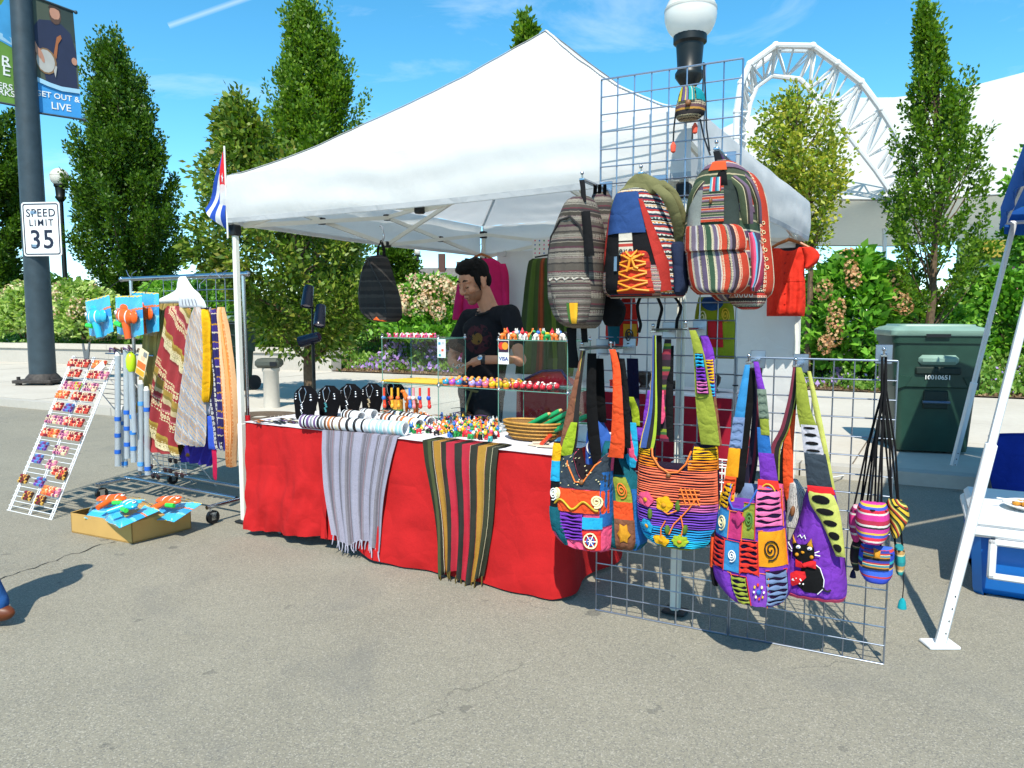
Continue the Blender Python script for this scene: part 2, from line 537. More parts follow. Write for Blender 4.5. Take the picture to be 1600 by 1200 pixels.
b = MB(); b.grid(lambda u, v: (-1500 + 3000 * u, -1000 + 4000 * v, -.03), 2, 2)
tag(b.build('ground', LAWN), kind='structure')
KL = lambda s: 2.62 + .088 * (s + 7.07)          # the kerb line: t as a function of s
BL = lambda s: float(np.interp(s, [-40, -19.3, -10.5, -7.1, 2.05, 5.2, 30], [3.8, 7.2, 9.0, 9.45, 10.35, 10.55, 12.5]))
flat('street', [(-80, -60), (80, -60), (80, KL(80)), (-80, KL(-80))], 0, ASPH)
# pavement slabs with joints, laid behind a stepped kerb
SW = .11
b = MB()
k0, k1 = KL(-60), KL(60)
for s0, s1 in zip(np.arange(-60, 60, 3.0), np.arange(-57, 63, 3.0)):
    g = .008
    q = [(s0 + g, KL(s0)), (s1 - g, KL(s1)), (s1 - g, KL(s1) + .16), (s0 + g, KL(s0) + .16)]
    b.prism([T.w(s, t, SW) for s, t in q][::-1], (0, 0, -SW - .02))
tag(b.build('kerb', KERBM), kind='structure')
flat('pavement_bedding', [(-70, KL(-70) + .1), (70, KL(70) + .1), (70, 40), (-70, 40)], SW - .022, MULCH)
pv = tag(flat('pavement', [(-70, KL(-70) + .15), (-69.9, KL(-70) + .15), (-69.9, 12)], SW - .015, CONC), kind='structure')
ORG[pv.name] = V((0, 0, 0))
slabs = {}
rows = 4
for i, s0 in enumerate(np.arange(-27, 15, 1.9)):
    for j in range(rows):
        b = MB(); g = .007; s1 = s0 + 1.9
        def tt(s, f): return KL(s) + .17 + (BL(s) - KL(s) - .17) * f
        q = [(s0 + g, tt(s0, j / rows) + g), (s1 - g, tt(s1, j / rows) + g), (s1 - g, tt(s1, (j + 1) / rows) - g), (s0 + g, tt(s0, (j + 1) / rows) - g)]
        dz = rnd.uniform(-.003, .003)
        b.prism([T.w(s, t, SW + dz) for s, t in q][::-1], (0, 0, -.02))
        b.build('slab', CONC, pv)
# planted bank behind the pavement
def bank_z(s, t):
    d = t - BL(s); rise = sm(-3, 3, s) * .15 + .62
    return SW + .02 + rise * sm(.1, 4.2, d) + .05 * noise.noise(V((s * .6, t * .6, 0))) * sm(.2, 1.5, d)
b = MB()
b.grid(lambda u, v: T.w(-45 + 80 * u, BL(-45 + 80 * u) + 34 * v ** 2, bank_z(-45 + 80 * u, BL(-45 + 80 * u) + 34 * v ** 2)), 90, 40)
tag(b.build('planted_bank', MULCH), kind='structure')

# low seat wall on the left, capped
wl = thing('seat_wall', 'low pale concrete seat wall with overhanging cap in front of the left hedge', 'wall', T, (-14, BL(-14), SW))
b, c = MB(), MB()
ss = [-40, -30, -22, -19.3, -15, -10.5, -8.2]
for s0, s1 in zip(ss[:-1], ss[1:]):
    g = .006
    b.prism([(s0 + g, BL(s0) - .02, SW), (s1 - g, BL(s1) - .02, SW), (s1 - g, BL(s1) + .3, SW), (s0 + g, BL(s0) + .3, SW)], (0, 0, .4))
    c.prism([(s0 + g, BL(s0) - .07, SW + .4), (s1 - g, BL(s1) - .07, SW + .4), (s1 - g, BL(s1) + .36, SW + .4), (s0 + g, BL(s0) + .36, SW + .4)], (0, 0, .13))
b.build('wall_body', KERBM, wl); c.build('cap', CONC, wl)

# a crack in the asphalt and worn gutter
b = MB(); pts = []
for i in range(22):
    p = G(-60 + 240 * i / 21, 930 - 85 * (i / 21) ** .9 + rnd.uniform(-2.2, 2.2)); pts.append(p)
for i in range(21):
    d = (pts[i + 1] - pts[i]).normalized().cross(V((0, 0, 1))); wd0, wd1 = rnd.uniform(.001, .005), rnd.uniform(.001, .005)
    b.add([pts[i] + d * wd0 + V((0, 0, .003)), pts[i] - d * wd0 + V((0, 0, .003)), pts[i + 1] - d * wd1 + V((0, 0, .003)), pts[i + 1] + d * wd1 + V((0, 0, .003))], [(0, 1, 2, 3)])
tag(b.build('crack', mat('crack_tar', '#201f1e', .8, .9)), kind='structure')

# ------------------------------------------------------------------ plants
def leaf_mesh(name, pos, dirs, L_, Wd, m, rs, fold=.25):
    n = len(pos)
    d = dirs / np.maximum(np.linalg.norm(dirs, axis=1, keepdims=True), 1e-6)
    r = rs.normal(size=(n, 3)); sdir = np.cross(d, r); sdir /= np.maximum(np.linalg.norm(sdir, axis=1, keepdims=True), 1e-6)
    nn = np.cross(d, sdir)
    le = (L_ * rs.uniform(.6, 1.25, n))[:, None]; wi = le * Wd
    v = np.empty((n, 4, 3))
    v[:, 0] = pos; v[:, 2] = pos + d * le
    v[:, 1] = pos + d * le * .45 + sdir * wi + nn * wi * fold; v[:, 3] = pos + d * le * .45 - sdir * wi + nn * wi * fold
    me = bpy.data.meshes.new(name)
    me.vertices.add(4 * n); me.vertices.foreach_set('co', v.ravel())
    me.loops.add(4 * n); me.loops.foreach_set('vertex_index', np.arange(4 * n, dtype=np.int32))
    me.polygons.add(n); me.polygons.foreach_set('loop_start', np.arange(0, 4 * n, 4, dtype=np.int32))
    me.update(calc_edges=True); me.materials.append(m)
    return me


BARK = mat('bark', '#8a7258', .45, .9, var=.35, vs=14, bump=.8, bs=40)
TREES = 'street trees around the stall'


def tree(name, label, Y, prof, foot, nshoot, nleaf, ls, lw, m, seed, lift=.25, droop=0., tr=.11, fill=.35, spread=.16, gap=0, spikes=0, x0=None, cat='tree', zoff=0):
    """prof: rows (y, xL, xR) of the crown's outline in the photograph; foot: (x, y) of the trunk's base."""
    rs = np.random.RandomState(seed)
    zs, cs, rr = [], [], []
    for y, a, c in prof:
        p, q = P(a, y, Y), P(c, y, Y); zs.append(p.z); cs.append((p.x + q.x) / 2); rr.append((q.x - p.x) / 2)
    zs, cs, rr = zs[::-1], cs[::-1], rr[::-1]
    fx = (foot[0] - 800) / FOC * Y if x0 is None else x0
    z0 = foot[1]
    o = thing(name, label, cat, W, (fx, Y, z0))
    ztop, zbot = zs[-1], zs[0]
    tk = MB()
    path = [(fx, Y, z0 - .1)]
    for i in range(1, 9):
        z = z0 + (zbot - z0 + (ztop - zbot) * .8) * i / 8
        path.append((fx + (interp(z, zs, cs) - fx) * sm(z0, ztop, z) + .03 * rs.normal(), Y + .04 * rs.normal(), z))
    tk.tube(path, [tr * (1.15 - .95 * i / 8) for i in range(9)], 8)
    tk.build('trunk', BARK, o)
    lb = MB(); allp, alld = [], []
    lens = []; sh = []
    for i in range(nshoot + spikes):
        zt = zbot + (ztop - zbot) * (rs.uniform(0, 1) ** .9)
        if i >= nshoot: zt = zbot + (ztop - zbot) * rs.uniform(.45, .97)
        az = rs.uniform(0, 2 * math.pi); r_ = interp(zt, zs, rr)
        lump = .82 + .36 * (noise.noise(V((math.cos(az) * 1.3 + seed, math.sin(az) * 1.3, zt * .9))) + .3)
        f = rs.uniform(.55, 1.0) ** .6 * lump if i < nshoot else rs.uniform(.7, 1.1)
        tip = np.array([interp(zt, zs, cs) + math.cos(az) * r_ * f, Y + math.sin(az) * r_ * f, zt])
        zb = max(zt - lift * (ztop - zbot) * rs.uniform(.5, 1.2), min(zbot, z0 + .6 * (zbot - z0)) )
        if i >= nshoot: tip[2] += rs.uniform(.02, .1) * (ztop - zbot)
        base = np.array([fx + (interp(zb, zs, cs) - fx) * sm(z0, ztop, zb), Y, zb])
        midp = base * .45 + tip * .55 + np.array([math.cos(az), math.sin(az), -.4]) * r_ * .12
        sh.append((base, midp, tip)); lens.append(np.linalg.norm(tip - base) * (.5 if i >= nshoot else 1))
    lens = np.array(lens); cnt = np.maximum(3, (nleaf * lens / lens.sum())).astype(int)
    for (a, mpt, c), k in zip(sh, cnt):
        u = fill + (1 - fill) * rs.uniform(0, 1, k) ** .8; u = u[:, None]
        p = a * (1 - u) ** 2 + 2 * mpt * u * (1 - u) + c * u * u
        ax = (c - mpt); ax /= max(np.linalg.norm(ax), 1e-6)
        jit = rs.normal(size=(k, 3)) * spread * (1.15 - .75 * u)
        d = jit / spread * .7 + ax * .8 + np.array([0, 0, -droop]) + rs.normal(size=(k, 3)) * .45
        allp.append(p + jit); alld.append(d)
    for (a, mpt, c) in sh[:: max(1, len(sh) // 46)]:
        lb.tube([a, a * .3 + mpt * .5 + c * .2, c * .8 + mpt * .2], [tr * .28, tr * .18, tr * .05], 5, cap=False)
    lb.build('limbs', BARK, o)
    pp, dd = np.concatenate(allp), np.concatenate(alld)
    me = leaf_mesh('crown', pp - np.array([fx, Y, z0]), dd, ls, lw, m, rs)
    cr_ = bpy.data.objects.new('crown', me); COL.objects.link(cr_); cr_.parent = o
    return o


HORN = leafmat('hornbeam_leaves', ['#2a4a10', '#466f1a', '#5c861e', '#86a832'], .66)
HORN2 = leafmat('bright_hornbeam_leaves', ['#345610', '#588418', '#78a024', '#9cb838'], .72)
PEAR = leafmat('pear_leaves', ['#2e4a16', '#50721e', '#70902a', '#98ac44', '#a07a3c'], .76)
ASH = leafmat('yellowing_leaves', ['#4c701a', '#74902a', '#9ca834', '#bab444', '#7a8a2a'], 1.0)
BUSH = leafmat('shrub_leaves', ['#2f5c18', '#58902a', '#7cb23c', '#a6cc5a'], 1.0)
GCOV = leafmat('ground_cover_leaves', ['#35561e', '#5c8630', '#7fa444', '#9cb458'], 1.0)

tree('hornbeam_tree', 'dark columnar hornbeam cut off by the left edge of the photo', 23, [(165, -30, 15), (200, -50, 30), (260, -70, 40), (330, -90, 48), (400, -90, 50), (440, -70, 42), (475, -50, 25)], (-20, .6), 150, 36000, .125, .3, HORN, 3, spikes=6)
tree('hornbeam_tree', 'tall many-tipped columnar hornbeam behind the speed limit sign', 24, [(62, 164, 172), (85, 152, 192), (110, 147, 212), (150, 136, 232), (200, 132, 243), (245, 118, 262), (300, 104, 285), (350, 100, 298), (395, 112, 296), (425, 140, 275), (452, 175, 235)], (205, .6), 250, 76000, .12, .3, HORN, 5, lift=.34, spikes=80)
tree('hornbeam_tree', 'tall columnar hornbeam rising straight behind the left slope of the white canopy', 21, [(-5, 462, 482), (30, 452, 500), (70, 440, 530), (120, 432, 552), (180, 420, 572), (240, 400, 580), (310, 400, 585), (380, 420, 590), (420, 450, 570)], (500, .7), 210, 56000, .115, .3, HORN2, 8, lift=.34, spikes=60)
tree('pear_tree', 'broad-leaved pear tree with slim bare trunk rising behind the black light stand', 11.2, [(150, 352, 372), (180, 345, 392), (215, 335, 420), (250, 300, 470), (290, 278, 540), (340, 280, 585), (390, 292, 604), (440, 325, 604), (475, 370, 596), (505, 415, 565), (525, 445, 535)], (482, SW), 150, 30000, .1, .26, PEAR, 13, lift=.3, droop=.55, tr=.075, fill=.4, spread=.16, spikes=12)
tree('twig_topped_tree', 'single leafy twig tip of a tree peeking over the canopy peak', 15, [(18, 816, 826), (40, 810, 838), (62, 806, 846), (110, 795, 860), (170, 780, 880), (230, 770, 890), (300, 785, 880)], (835, SW), 44, 5200, .12, .3, HORN2, 21, spread=.1, spikes=4, tr=.06)
tree('round_tree', 'small dense rounded tree far behind the hanging black backpack', 34, [(382, 600, 640), (395, 592, 648), (415, 588, 652), (435, 590, 650), (455, 600, 645)], (620, .5), 60, 9000, .16, .35, HORN, 22, spread=.22)
tree('ash_tree', 'yellowing open-crowned ash tree right of the grid panel', 13.5, [(128, 1238, 1252), (150, 1205, 1285), (185, 1180, 1312), (225, 1165, 1322), (265, 1170, 1328), (300, 1195, 1318), (335, 1225, 1305), (360, 1245, 1290)], (1262, .5), 110, 8800, .095, .3, ASH, 31, droop=.4, lift=.3, tr=.06, spread=.13, fill=.3, spikes=10)
tree('hornbeam_tree', 'gappy columnar hornbeam with bare inner stems behind the green wheeled bin', 13, [(5, 1441, 1446), (45, 1436, 1452), (80, 1430, 1470), (130, 1426, 1500), (180, 1412, 1528), (230, 1400, 1540), (290, 1384, 1550), (340, 1378, 1550), (390, 1374, 1540), (430, 1385, 1520), (465, 1410, 1490), (485, 1435, 1470)], (1450, .4), 170, 20000, .08, .32, HORN2, 37, tr=.07, fill=.6, spread=.085, lift=.3, spikes=44)
tree('lime_tree', 'pale leafy tree branch entering at the right edge behind the blue canopy', 15, [(235, 1590, 1660), (270, 1572, 1690), (310, 1560, 1700), (350, 1566, 1700), (395, 1575, 1690), (420, 1590, 1670)], (1650, .6), 50, 4200, .12, .35, BUSH, 41, droop=.3, spread=.16)
tree('round_tree', 'distant dark tree seen over the hydrangea under the white pavilion roof', 60, [(400, 1325, 1360), (412, 1312, 1374), (425, 1300, 1380), (445, 1290, 1385)], (1345, .0), 40, 4500, .3, .4, HORN, 43, spread=.4)


def flower_head(mb, c, r, rs, n, ls, cone=1.3):
    for _ in range(n):
        d = V(rs.normal(size=3)).normalized(); d.z *= cone
        p = c + d * r; q = V(rs.normal(size=3)).normalized()
        a = q * ls; b_ = q.cross(d).normalized() * ls
        mb.add([p - a, p - b_, p + a, p + b_], [(0, 1, 2, 3)])


def shrub(name, label, Y, prof, nleaf, ls, lw, m, seed, heads=0, hm=None, hr=.12, depth=.8, hn=70, hz=.3, group=None, cone=1.3):
    """A bush: leaves on a lumpy shell and inside it, flower heads on the side seen."""
    rs = np.random.RandomState(seed)
    zs = [P(a, y, Y).z for y, a, c in prof][::-1]
    xl = [P(a, y, Y).x for y, a, c in prof][::-1]; xr = [P(c, y, Y).x for y, a, c in prof][::-1]
    cx = (xl[0] + xr[0]) / 2; z0 = zs[0]
    o = thing(name, label, 'shrub', W, (cx, Y, z0), group)
    st = MB()
    for i in range(14):
        f = rs.uniform(); zt = z0 + (zs[-1] - z0) * rs.uniform(.4, .8); x = interp(zt, zs, xl) * (1 - f) + interp(zt, zs, xr) * f
        st.tube([(cx + (x - cx) * .35, Y + rs.uniform(-.15, .15), z0 - .15), (x * .6 + cx * .4, Y + rs.uniform(-.2, .2), (z0 + zt) / 2), (x, Y + rs.uniform(-.4, .4) * depth, zt)], [.018, .013, .006], 5, cap=False)
    st.build('stems', BARK, o)
    z = z0 + (zs[-1] - z0) * rs.uniform(0, 1, nleaf) ** .85
    L0 = np.interp(z, zs, xl); R0 = np.interp(z, zs, xr)
    th = rs.uniform(0, 2 * math.pi, nleaf); ra_ = rs.uniform(.35, 1.0, nleaf) ** .4
    hw = (R0 - L0) / 2; dep = np.minimum(hw * .9, depth)
    lump = np.array([.86 + .3 * noise.noise(V((math.cos(a) * 2 + seed, math.sin(a) * 2, q * 2.2))) for a, q in zip(th, z)])
    pos = np.stack([(L0 + R0) / 2 + np.cos(th) * hw * ra_ * lump, Y + np.sin(th) * dep * ra_ * lump, z + .06 * rs.normal(size=nleaf)], 1)
    d = np.stack([np.cos(th), np.sin(th), .25 + 0 * th], 1) + rs.normal(size=(nleaf, 3)) * .6
    me = leaf_mesh('foliage', pos - np.array([cx, Y, z0]), d, ls, lw, m, rs)
    fo = bpy.data.objects.new('foliage', me); COL.objects.link(fo); fo.parent = o
    for i in range(heads):
        zz = z0 + (zs[-1] - z0) * rs.uniform(hz, .98); a = rs.uniform(-math.pi, 0)
        hw_ = (interp(zz, zs, xr) - interp(zz, zs, xl)) / 2; mx_ = (interp(zz, zs, xr) + interp(zz, zs, xl)) / 2
        c = V((mx_ + math.cos(a) * hw_ * .97, Y + math.sin(a) * min(hw_ * .9, depth) * 1.02, zz))
        fb = MB(); flower_head(fb, c, hr * rs.uniform(.7, 1.15), rs, hn, hr * .22, cone)
        fb.build('flower_head', hm, o, smooth=0)['kind'] = 'stuff'
    return o


CREAM = leafmat('cream_pink_florets', ['#e8dca8', '#f2e6c0', '#e6b89a', '#d89a80'], .8, .3, .7)
RUST = leafmat('rust_pink_florets', ['#b86a40', '#d29a70', '#e0b488', '#c2b06c'], .85, .3, .7)
PALE = leafmat('pale_hedge_leaves', ['#4b6e22', '#86a848', '#b8cc78', '#d8dc9c'], 1.0)
shrub('hydrangea_bush', 'cream and pink flowering hydrangea between the black backpack and the man', 17.5, [(438, 650, 700), (455, 622, 740), (480, 612, 770), (505, 600, 780), (530, 590, 785)], 7000, .16, .34, BUSH, 51, 30, CREAM, .17, 1.6, hn=60, hz=.45)
shrub('hydrangea_bush', 'big-leaved hydrangea with rusty pink heads beside the red blouse', 13.6, [(402, 1320, 1352), (425, 1278, 1400), (460, 1256, 1420), (500, 1246, 1424), (540, 1246, 1420), (575, 1252, 1405)], 4600, .2, .36, BUSH, 53, 13, RUST, .14, 1.2, hn=80, hz=.2)
shrub('leafy_shrub', 'bright green leafy shrub under the hornbeam behind the right bin edge', 13.8, [(428, 1545, 1600), (450, 1510, 1640), (490, 1490, 1670), (530, 1485, 1680), (565, 1490, 1680)], 6000, .15, .34, BUSH, 55, depth=1.2)
shrub('leafy_shrub', 'low yellow green shrub at the foot of the gappy hornbeam', 13.9, [(478, 1405, 1500), (500, 1390, 1540), (540, 1380, 1560), (575, 1380, 1560)], 4000, .1, .34, BUSH, 57, depth=.9)
shrub('hedge_shrub', 'pale flowering shrub left of the dark pole above the seat wall', 21.5, [(448, 25, 60), (462, 10, 90), (480, 0, 100), (500, -10, 105), (520, -10, 105)], 5000, .16, .34, PALE, 59, 9, CREAM, .16, 1.0, hn=36)
shrub('hedge_shrub', 'pale cream-tinged shrub right of the dark pole behind the toy packs', 21.5, [(446, 95, 130), (458, 88, 168), (480, 82, 200), (505, 80, 230), (522, 80, 230)], 5500, .16, .34, PALE, 61, 11, CREAM, .16, 1.0, hn=36)
shrub('hedge_shrub', 'dark green shrub behind the chrome clothes rack', 20, [(440, 240, 330), (465, 215, 400), (500, 210, 430), (530, 210, 430)], 6500, .16, .34, BUSH, 63, depth=1.2)
shrub('hedge_shrub', 'shaded dark shrub under the pear tree', 18.5, [(470, 400, 440), (490, 385, 470), (520, 380, 480), (545, 380, 480)], 3500, .16, .34, HORN, 65, depth=1.0)
shrub('hedge_shrub', 'tall narrow shrub behind the hanging black backpack', 18.8, [(455, 560, 600), (470, 545, 628), (500, 540, 640), (525, 540, 640)], 4200, .13, .34, BUSH, 67, depth=1.0)


def cover(name, s0, s1, d0, d1, n, ls, m, seed, hgt=.28):
    rs = np.random.RandomState(seed); pos = np.empty((n, 3)); 
    s_ = rs.uniform(s0, s1, n); d_ = d0 + (d1 - d0) * rs.uniform(0, 1, n)
    for i in range(n):
        t = BL(s_[i]) + d_[i]
        cl = max(0, noise.noise(V((s_[i] * 1.7, t * 1.7, seed))) + .45)
        p = T.w(s_[i], t, bank_z(s_[i], t) + rs.uniform(0, 1) ** .7 * hgt * cl * min(1, (d_[i] - d0) * 2 + .25)); pos[i] = p
    d = rs.normal(size=(n, 3)) * .7 + np.array([0, 0, .7])
    me = leaf_mesh(name, pos, d, ls, .33, m, rs)
    o = bpy.data.objects.new(name, me); COL.objects.link(o); o['kind'] = 'stuff'
    return o


PURPLE = leafmat('purple_petals', ['#8d6cc0', '#b294d8', '#c8a8e0', '#a868c0'], 1.0, .3, .7)
cover('flower_bed_foliage', -8.2, 2.5, .35, 4.6, 34000, .09, GCOV, 71, .38)
cover('purple_flowers', -8.0, 2.5, .3, 4.6, 8500, .11, PURPLE, 72, .66)
cover('flower_bed_foliage', 2.5, 9, .12, 3.6, 24000, .09, GCOV, 73, .45)
cover('purple_flowers', 2.5, 9, .2, 2.4, 700, .06, PURPLE, 74, .58)
cover('wall_top_planting', -26, -8.3, .5, 3.6, 22000, .1, GCOV, 75, .45)
cover('purple_flowers', -24, -8.3, .5, 2.2, 500, .06, PURPLE, 76, .6)
cover('dry_mulch_litter', -8.2, 9, .02, 1.0, 6000, .06, leafmat('dry_leaves', ['#6a4e34', '#9a7a52', '#b89a70'], .6, .1), 77, .05)
# ------------------------------------------------------------------ far background
hb = thing('apartment_house', 'far cream house with grey hipped roof and brick chimneys between bush and man', 'house', W, (-11, 118, -3))
b = MB(); b.box((-9, 124, 1.5), (20, 10, 9)); b.build('wall', mat('cream_render', '#d8d4c4', .7, .9), hb)
b = MB(); b.prism([(-20, 118.2, 6), (2, 118.2, 6), (2, 130, 6), (-20, 130, 6)], (0, 0, .3))
b.add([(-20, 118, 6.3), (2, 118, 6.3), (2, 130, 6.3), (-20, 130, 6.3), (-15, 124, 9.4), (-4, 124, 9.4)], [(0, 1, 5, 4), (1, 2, 5), (2, 3, 4, 5), (3, 0, 4)])
rf = b.build('roof', mat('grey_shingles', '#8a8580', .6, .9, var=.25, vs=3), hb, smooth=0)
for x, h in ((-11.6, 2.9), (-8.6, 1.6), (-6.2, 1.4)):
    b = MB(); b.box((x, 123, 8.2 + h / 2), (1.1, 1.1, h + 1)); b.build('chimney', mat('dark_brick', '#6a4c44', .6, .9), rf, smooth=0)
for i in range(9):
    for z in (4.4, 1.4):
        b = MB(); b.box((-17.6 + i * 2.15, 118.97, z), (1.05, .16, 1.5)); w_ = b.build('window', WHITE, hb, smooth=0)
        b = MB(); b.box((-17.6 + i * 2.15, 118.9, z), (.85, .06, 1.3)); b.build('pane', mat('dark_window', '#39424c', .8, .15), w_, smooth=0)
rs = np.random.RandomState(5)
fp, fd = [], []
for i in range(34):
    x = rs.uniform(-150, 190); y = rs.uniform(150, 210); r = rs.uniform(6, 11)
    if -45 < x < 30: r *= .55
    q = rs.normal(size=(420, 3)); q /= np.linalg.norm(q, axis=1, keepdims=True)
    fp.append(np.array([x, y, r * .15]) + q * r * np.array([1.3, .8, .8]) * rs.uniform(.7, 1, (420, 1))); fd.append(q + rs.normal(size=(420, 3)) * .5)
me = leaf_mesh('far_woods', np.concatenate(fp), np.concatenate(fd), 1.8, .5, HORN, rs)
fw = bpy.data.objects.new('far_woods', me); COL.objects.link(fw); fw['kind'] = 'stuff'


def globe_lamp(label, Y, x, ytop, r_px, foot_z, basket=False):
    c = P(x, ytop, Y); r = r_px * Y / FOC
    o = thing('globe_lamp', label, 'street lamp', W, (c.x, Y, foot_z), 'white globe street lamps')
    b = MB(); k = r / .225
    prof = [(.17, foot_z), (.17, foot_z + .12), (.11, foot_z + .2), (.1, foot_z + .7), (.075, foot_z + .8), (.055 * k, c.z - r - .75 * k), (.055 * k, c.z - r - .35 * k)]
    b.lathe(prof, (c.x, Y, 0), 12); b.build('pole', BLACKM, o)
    b = MB(); z = c.z - r * .86
    b.lathe([(.055 * k, z - .42 * k), (.09 * k, z - .38 * k), (.125 * k, z - .33 * k), (.125 * k, z - .3 * k), (.105 * k, z - .27 * k), (.115 * k, z - .12 * k), (.12 * k, z - .06 * k), (.145 * k, z - .04 * k), (.145 * k, z + .02 * k)], (c.x, Y, 0), 20)
    b.build('collar', BLACKM, o)
    n = MATS.get('globe_acrylic') or NT('globe_acrylic')
    if isinstance(n, NT):
        s1 = n.bsdf((.86, .85, .8, 1), .22, 0, None, .5); tr = n.n('ShaderNodeBsdfTranslucent', Color=(.9, .9, .86, 1))
        ms = n.n('ShaderNodeMixShader', Fac=.4); n.t.links.new(s1, ms.inputs[1]); n.t.links.new(tr.outputs[0], ms.inputs[2]); MATS['globe_acrylic'] = n.end(ms.outputs[0])
    b = MB(); b.ball(c, (r, r, r * 1.02), 28, 18); g = b.build('globe', MATS['globe_acrylic'], o)
    b = MB(); b.lathe([(r * 1.004, -.012 * k), (r * 1.012, 0), (r * 1.004, .012 * k)], (c.x, Y, c.z + r * .18), 28, cap=False)
    b.build('seam', mat('globe_seam', '#d8d6cc', .8, .3), g)
    if basket:
        b = MB(); q = P(662, 441, Y); b.tube([(c.x, Y, q.z + .5), (q.x, Y, q.z + .45), (q.x, Y, q.z + .1)], .02, 5); b.build('bracket', BLACKM, o)
        rs2 = np.random.RandomState(3); b = MB()
        flower_head(b, V((q.x, Y, q.z)), .3, rs2, 240, .05, .8); fb = b.build('flower_basket', leafmat('pink_basket_petals', ['#c03a6a', '#e27a9a', '#5a7a30', '#f0b0c0'], .8, .3), o, smooth=0); fb['kind'] = 'stuff'
    return o


globe_lamp('white globe street lamp rising behind the canopy and the tall grid panel', 6.75, 1079, 24, 38.5, SW)
globe_lamp('small far globe street lamp with hanging flower basket left of the man', 34, 652, 394, 5.2, .6, True)
globe_lamp('globe street lamp half hidden in the hornbeam beside the speed sign', 23.6, 93, 277, 13.5, .55)

# the white tensile pavilion with its truss arch
pav = thing('tensile_pavilion', 'huge white tensile roof with curved white truss arch behind the right trees', 'pavilion', W, (25, 44, 0))
top = [(1040, 240), (1085, 222), (1150, 190), (1220, 165), (1290, 153), (1400, 152), (1500, 139), (1600, 113), (1720, 80)]
lip = [(1040, 318), (1085, 318), (1150, 316), (1220, 313), (1290, 310), (1400, 311), (1500, 307), (1600, 300), (1720, 290)]
low = [(1040, 396), (1085, 393), (1150, 389), (1220, 385), (1290, 382), (1400, 383), (1500, 374), (1600, 371), (1720, 366)]
def cur(c, u):
    xs = [q[0] for q in c]; x = xs[0] + (xs[-1] - xs[0]) * u
    return x, float(np.interp(x, xs, [q[1] for q in c]))
def memb(u, v):
    a, d = cur(top, u), cur(lip, u); pa, pd = P(*a, 49), P(*d, 38)
    q = pa.lerp(pd, v); q.z -= .9 * math.sin(math.pi * v); q.y += .6 * math.sin(math.pi * v); return q
MEMB = cloth('roof_membrane', '#f6f6f2', .8, .05, .3, .02, .45, 3)
b = MB(); b.grid(memb, 40, 12); b.build('membrane', MEMB, pav)
b = MB(); b.grid(lambda u, v: P(*cur(lip, u), 38.03).lerp(P(*cur(low, u), 44), v) + V((0, 0, -.05 - .25 * math.sin(math.pi * v))), 40, 5); b.build('underside', cloth('membrane_underside', '#f4f0e2', .88, .05, .3, .02, .6, 3), pav)
for c_, Y_, nm in ((lip, 37.95, 'edge_cable'), (low, 44.02, 'edge_cable')):
    b = MB(); b.tube([P(*cur(c_, i / 30), Y_) + V((0, 0, -.05)) for i in range(31)], .05, 6); b.build(nm, mat('cable_grey', '#8a8a86', .7, .5), pav)
outer = [(1150, 250), (1150, 215), (1151, 175), (1158, 130), (1172, 100), (1212, 71), (1270, 72), (1308, 99), (1345, 128), (1376, 170), (1403, 213), (1425, 262), (1440, 300)]
inner = [(1168, 262), (1166, 225), (1166, 190), (1172, 160), (1182, 135), (1206, 118), (1250, 124), (1279, 155), (1307, 187), (1337, 226), (1368, 266), (1386, 292), (1400, 318)]
TR = mat('white_truss_paint', '#f2f3f2', .8, .4, var=.04)
o1 = [P(x, y, 36.6) for x, y in outer]; o2 = [P(x * .985 + 24, y + 7, 38.4) for x, y in outer]; i1 = [P(x, y, 37.4) for x, y in inner]
arch = thing('truss_arch', 'curved white three-chord truss arch in front of the white roof', 'truss', W, tuple(o1[0]))
for ch, r in ((o1, .16), (o2, .14), (i1, .14)):
    b = MB(); b.tube(ch, r, 8); b.build('chord', TR, arch)
strut = 0
for i in range(len(outer) - 1):
    mo1, mo2, mi = (o1[i] + o1[i + 1]) / 2, (o2[i] + o2[i + 1]) / 2, (i1[i] + i1[i + 1]) / 2
    for a, c, r in ((o1[i], i1[i], .07), (o2[i], i1[i], .05), (o1[i], o2[i], .05), (o1[i], mi, .05), (mi, o1[i + 1], .05), (o2[i], mi, .045), (mi, o2[i + 1], .045), (mo1, o2[i], .04), (mo1, o2[i + 1], .04), (mo1, mi, .04)):
        b = MB(); b.tube([a, c], r * 1.3, 6); b.build('strut', TR, arch)
    b = MB(); b.ball(o1[i], .19, 8, 6); b.build('node', TR, arch)
# masts and stage under the roof
b = MB()
for x in (1382, 1520): b.tube([P(x, 470, 41), P(x, 312, 41)], .12, 8)
b.build('masts', TR, pav)
stg = thing('stage_wall', 'yellow and green banner wall far under the pavilion at right', 'wall', W, tuple(P(1560, 460, 30)))
b = MB(); p, q = P(1500, 372, 30), P(1700, 470, 30)
b.box(((p.x + q.x) / 2, 30.1, (p.z + q.z) / 2), (q.x - p.x, .15, p.z - q.z)); b.build('green_panel', mat('stage_green', '#7a9a78', .6, .8, var=.2, vs=.6), stg)
b = MB(); p, q = P(1520, 375, 29.9), P(1575, 402, 29.9); b.box(((p.x + q.x) / 2, 29.95, (p.z + q.z) / 2), (q.x - p.x, .1, p.z - q.z)); b.build('yellow_banner', mat('banner_yellow', '#b8a23a', .7, .7), stg)
b = MB(); p, q = P(1577, 372, 29.9), P(1700, 402, 29.9); b.box(((p.x + q.x) / 2, 29.95, (p.z + q.z) / 2), (q.x - p.x, .1, p.z - q.z)); b.build('dark_banner', mat('banner_green', '#4a6a3e', .7, .7), stg)
bn = thing('picnic_bench', 'dark green slatted bench far behind the hydrangea', 'bench', W, tuple(P(1405, 455, 22)))
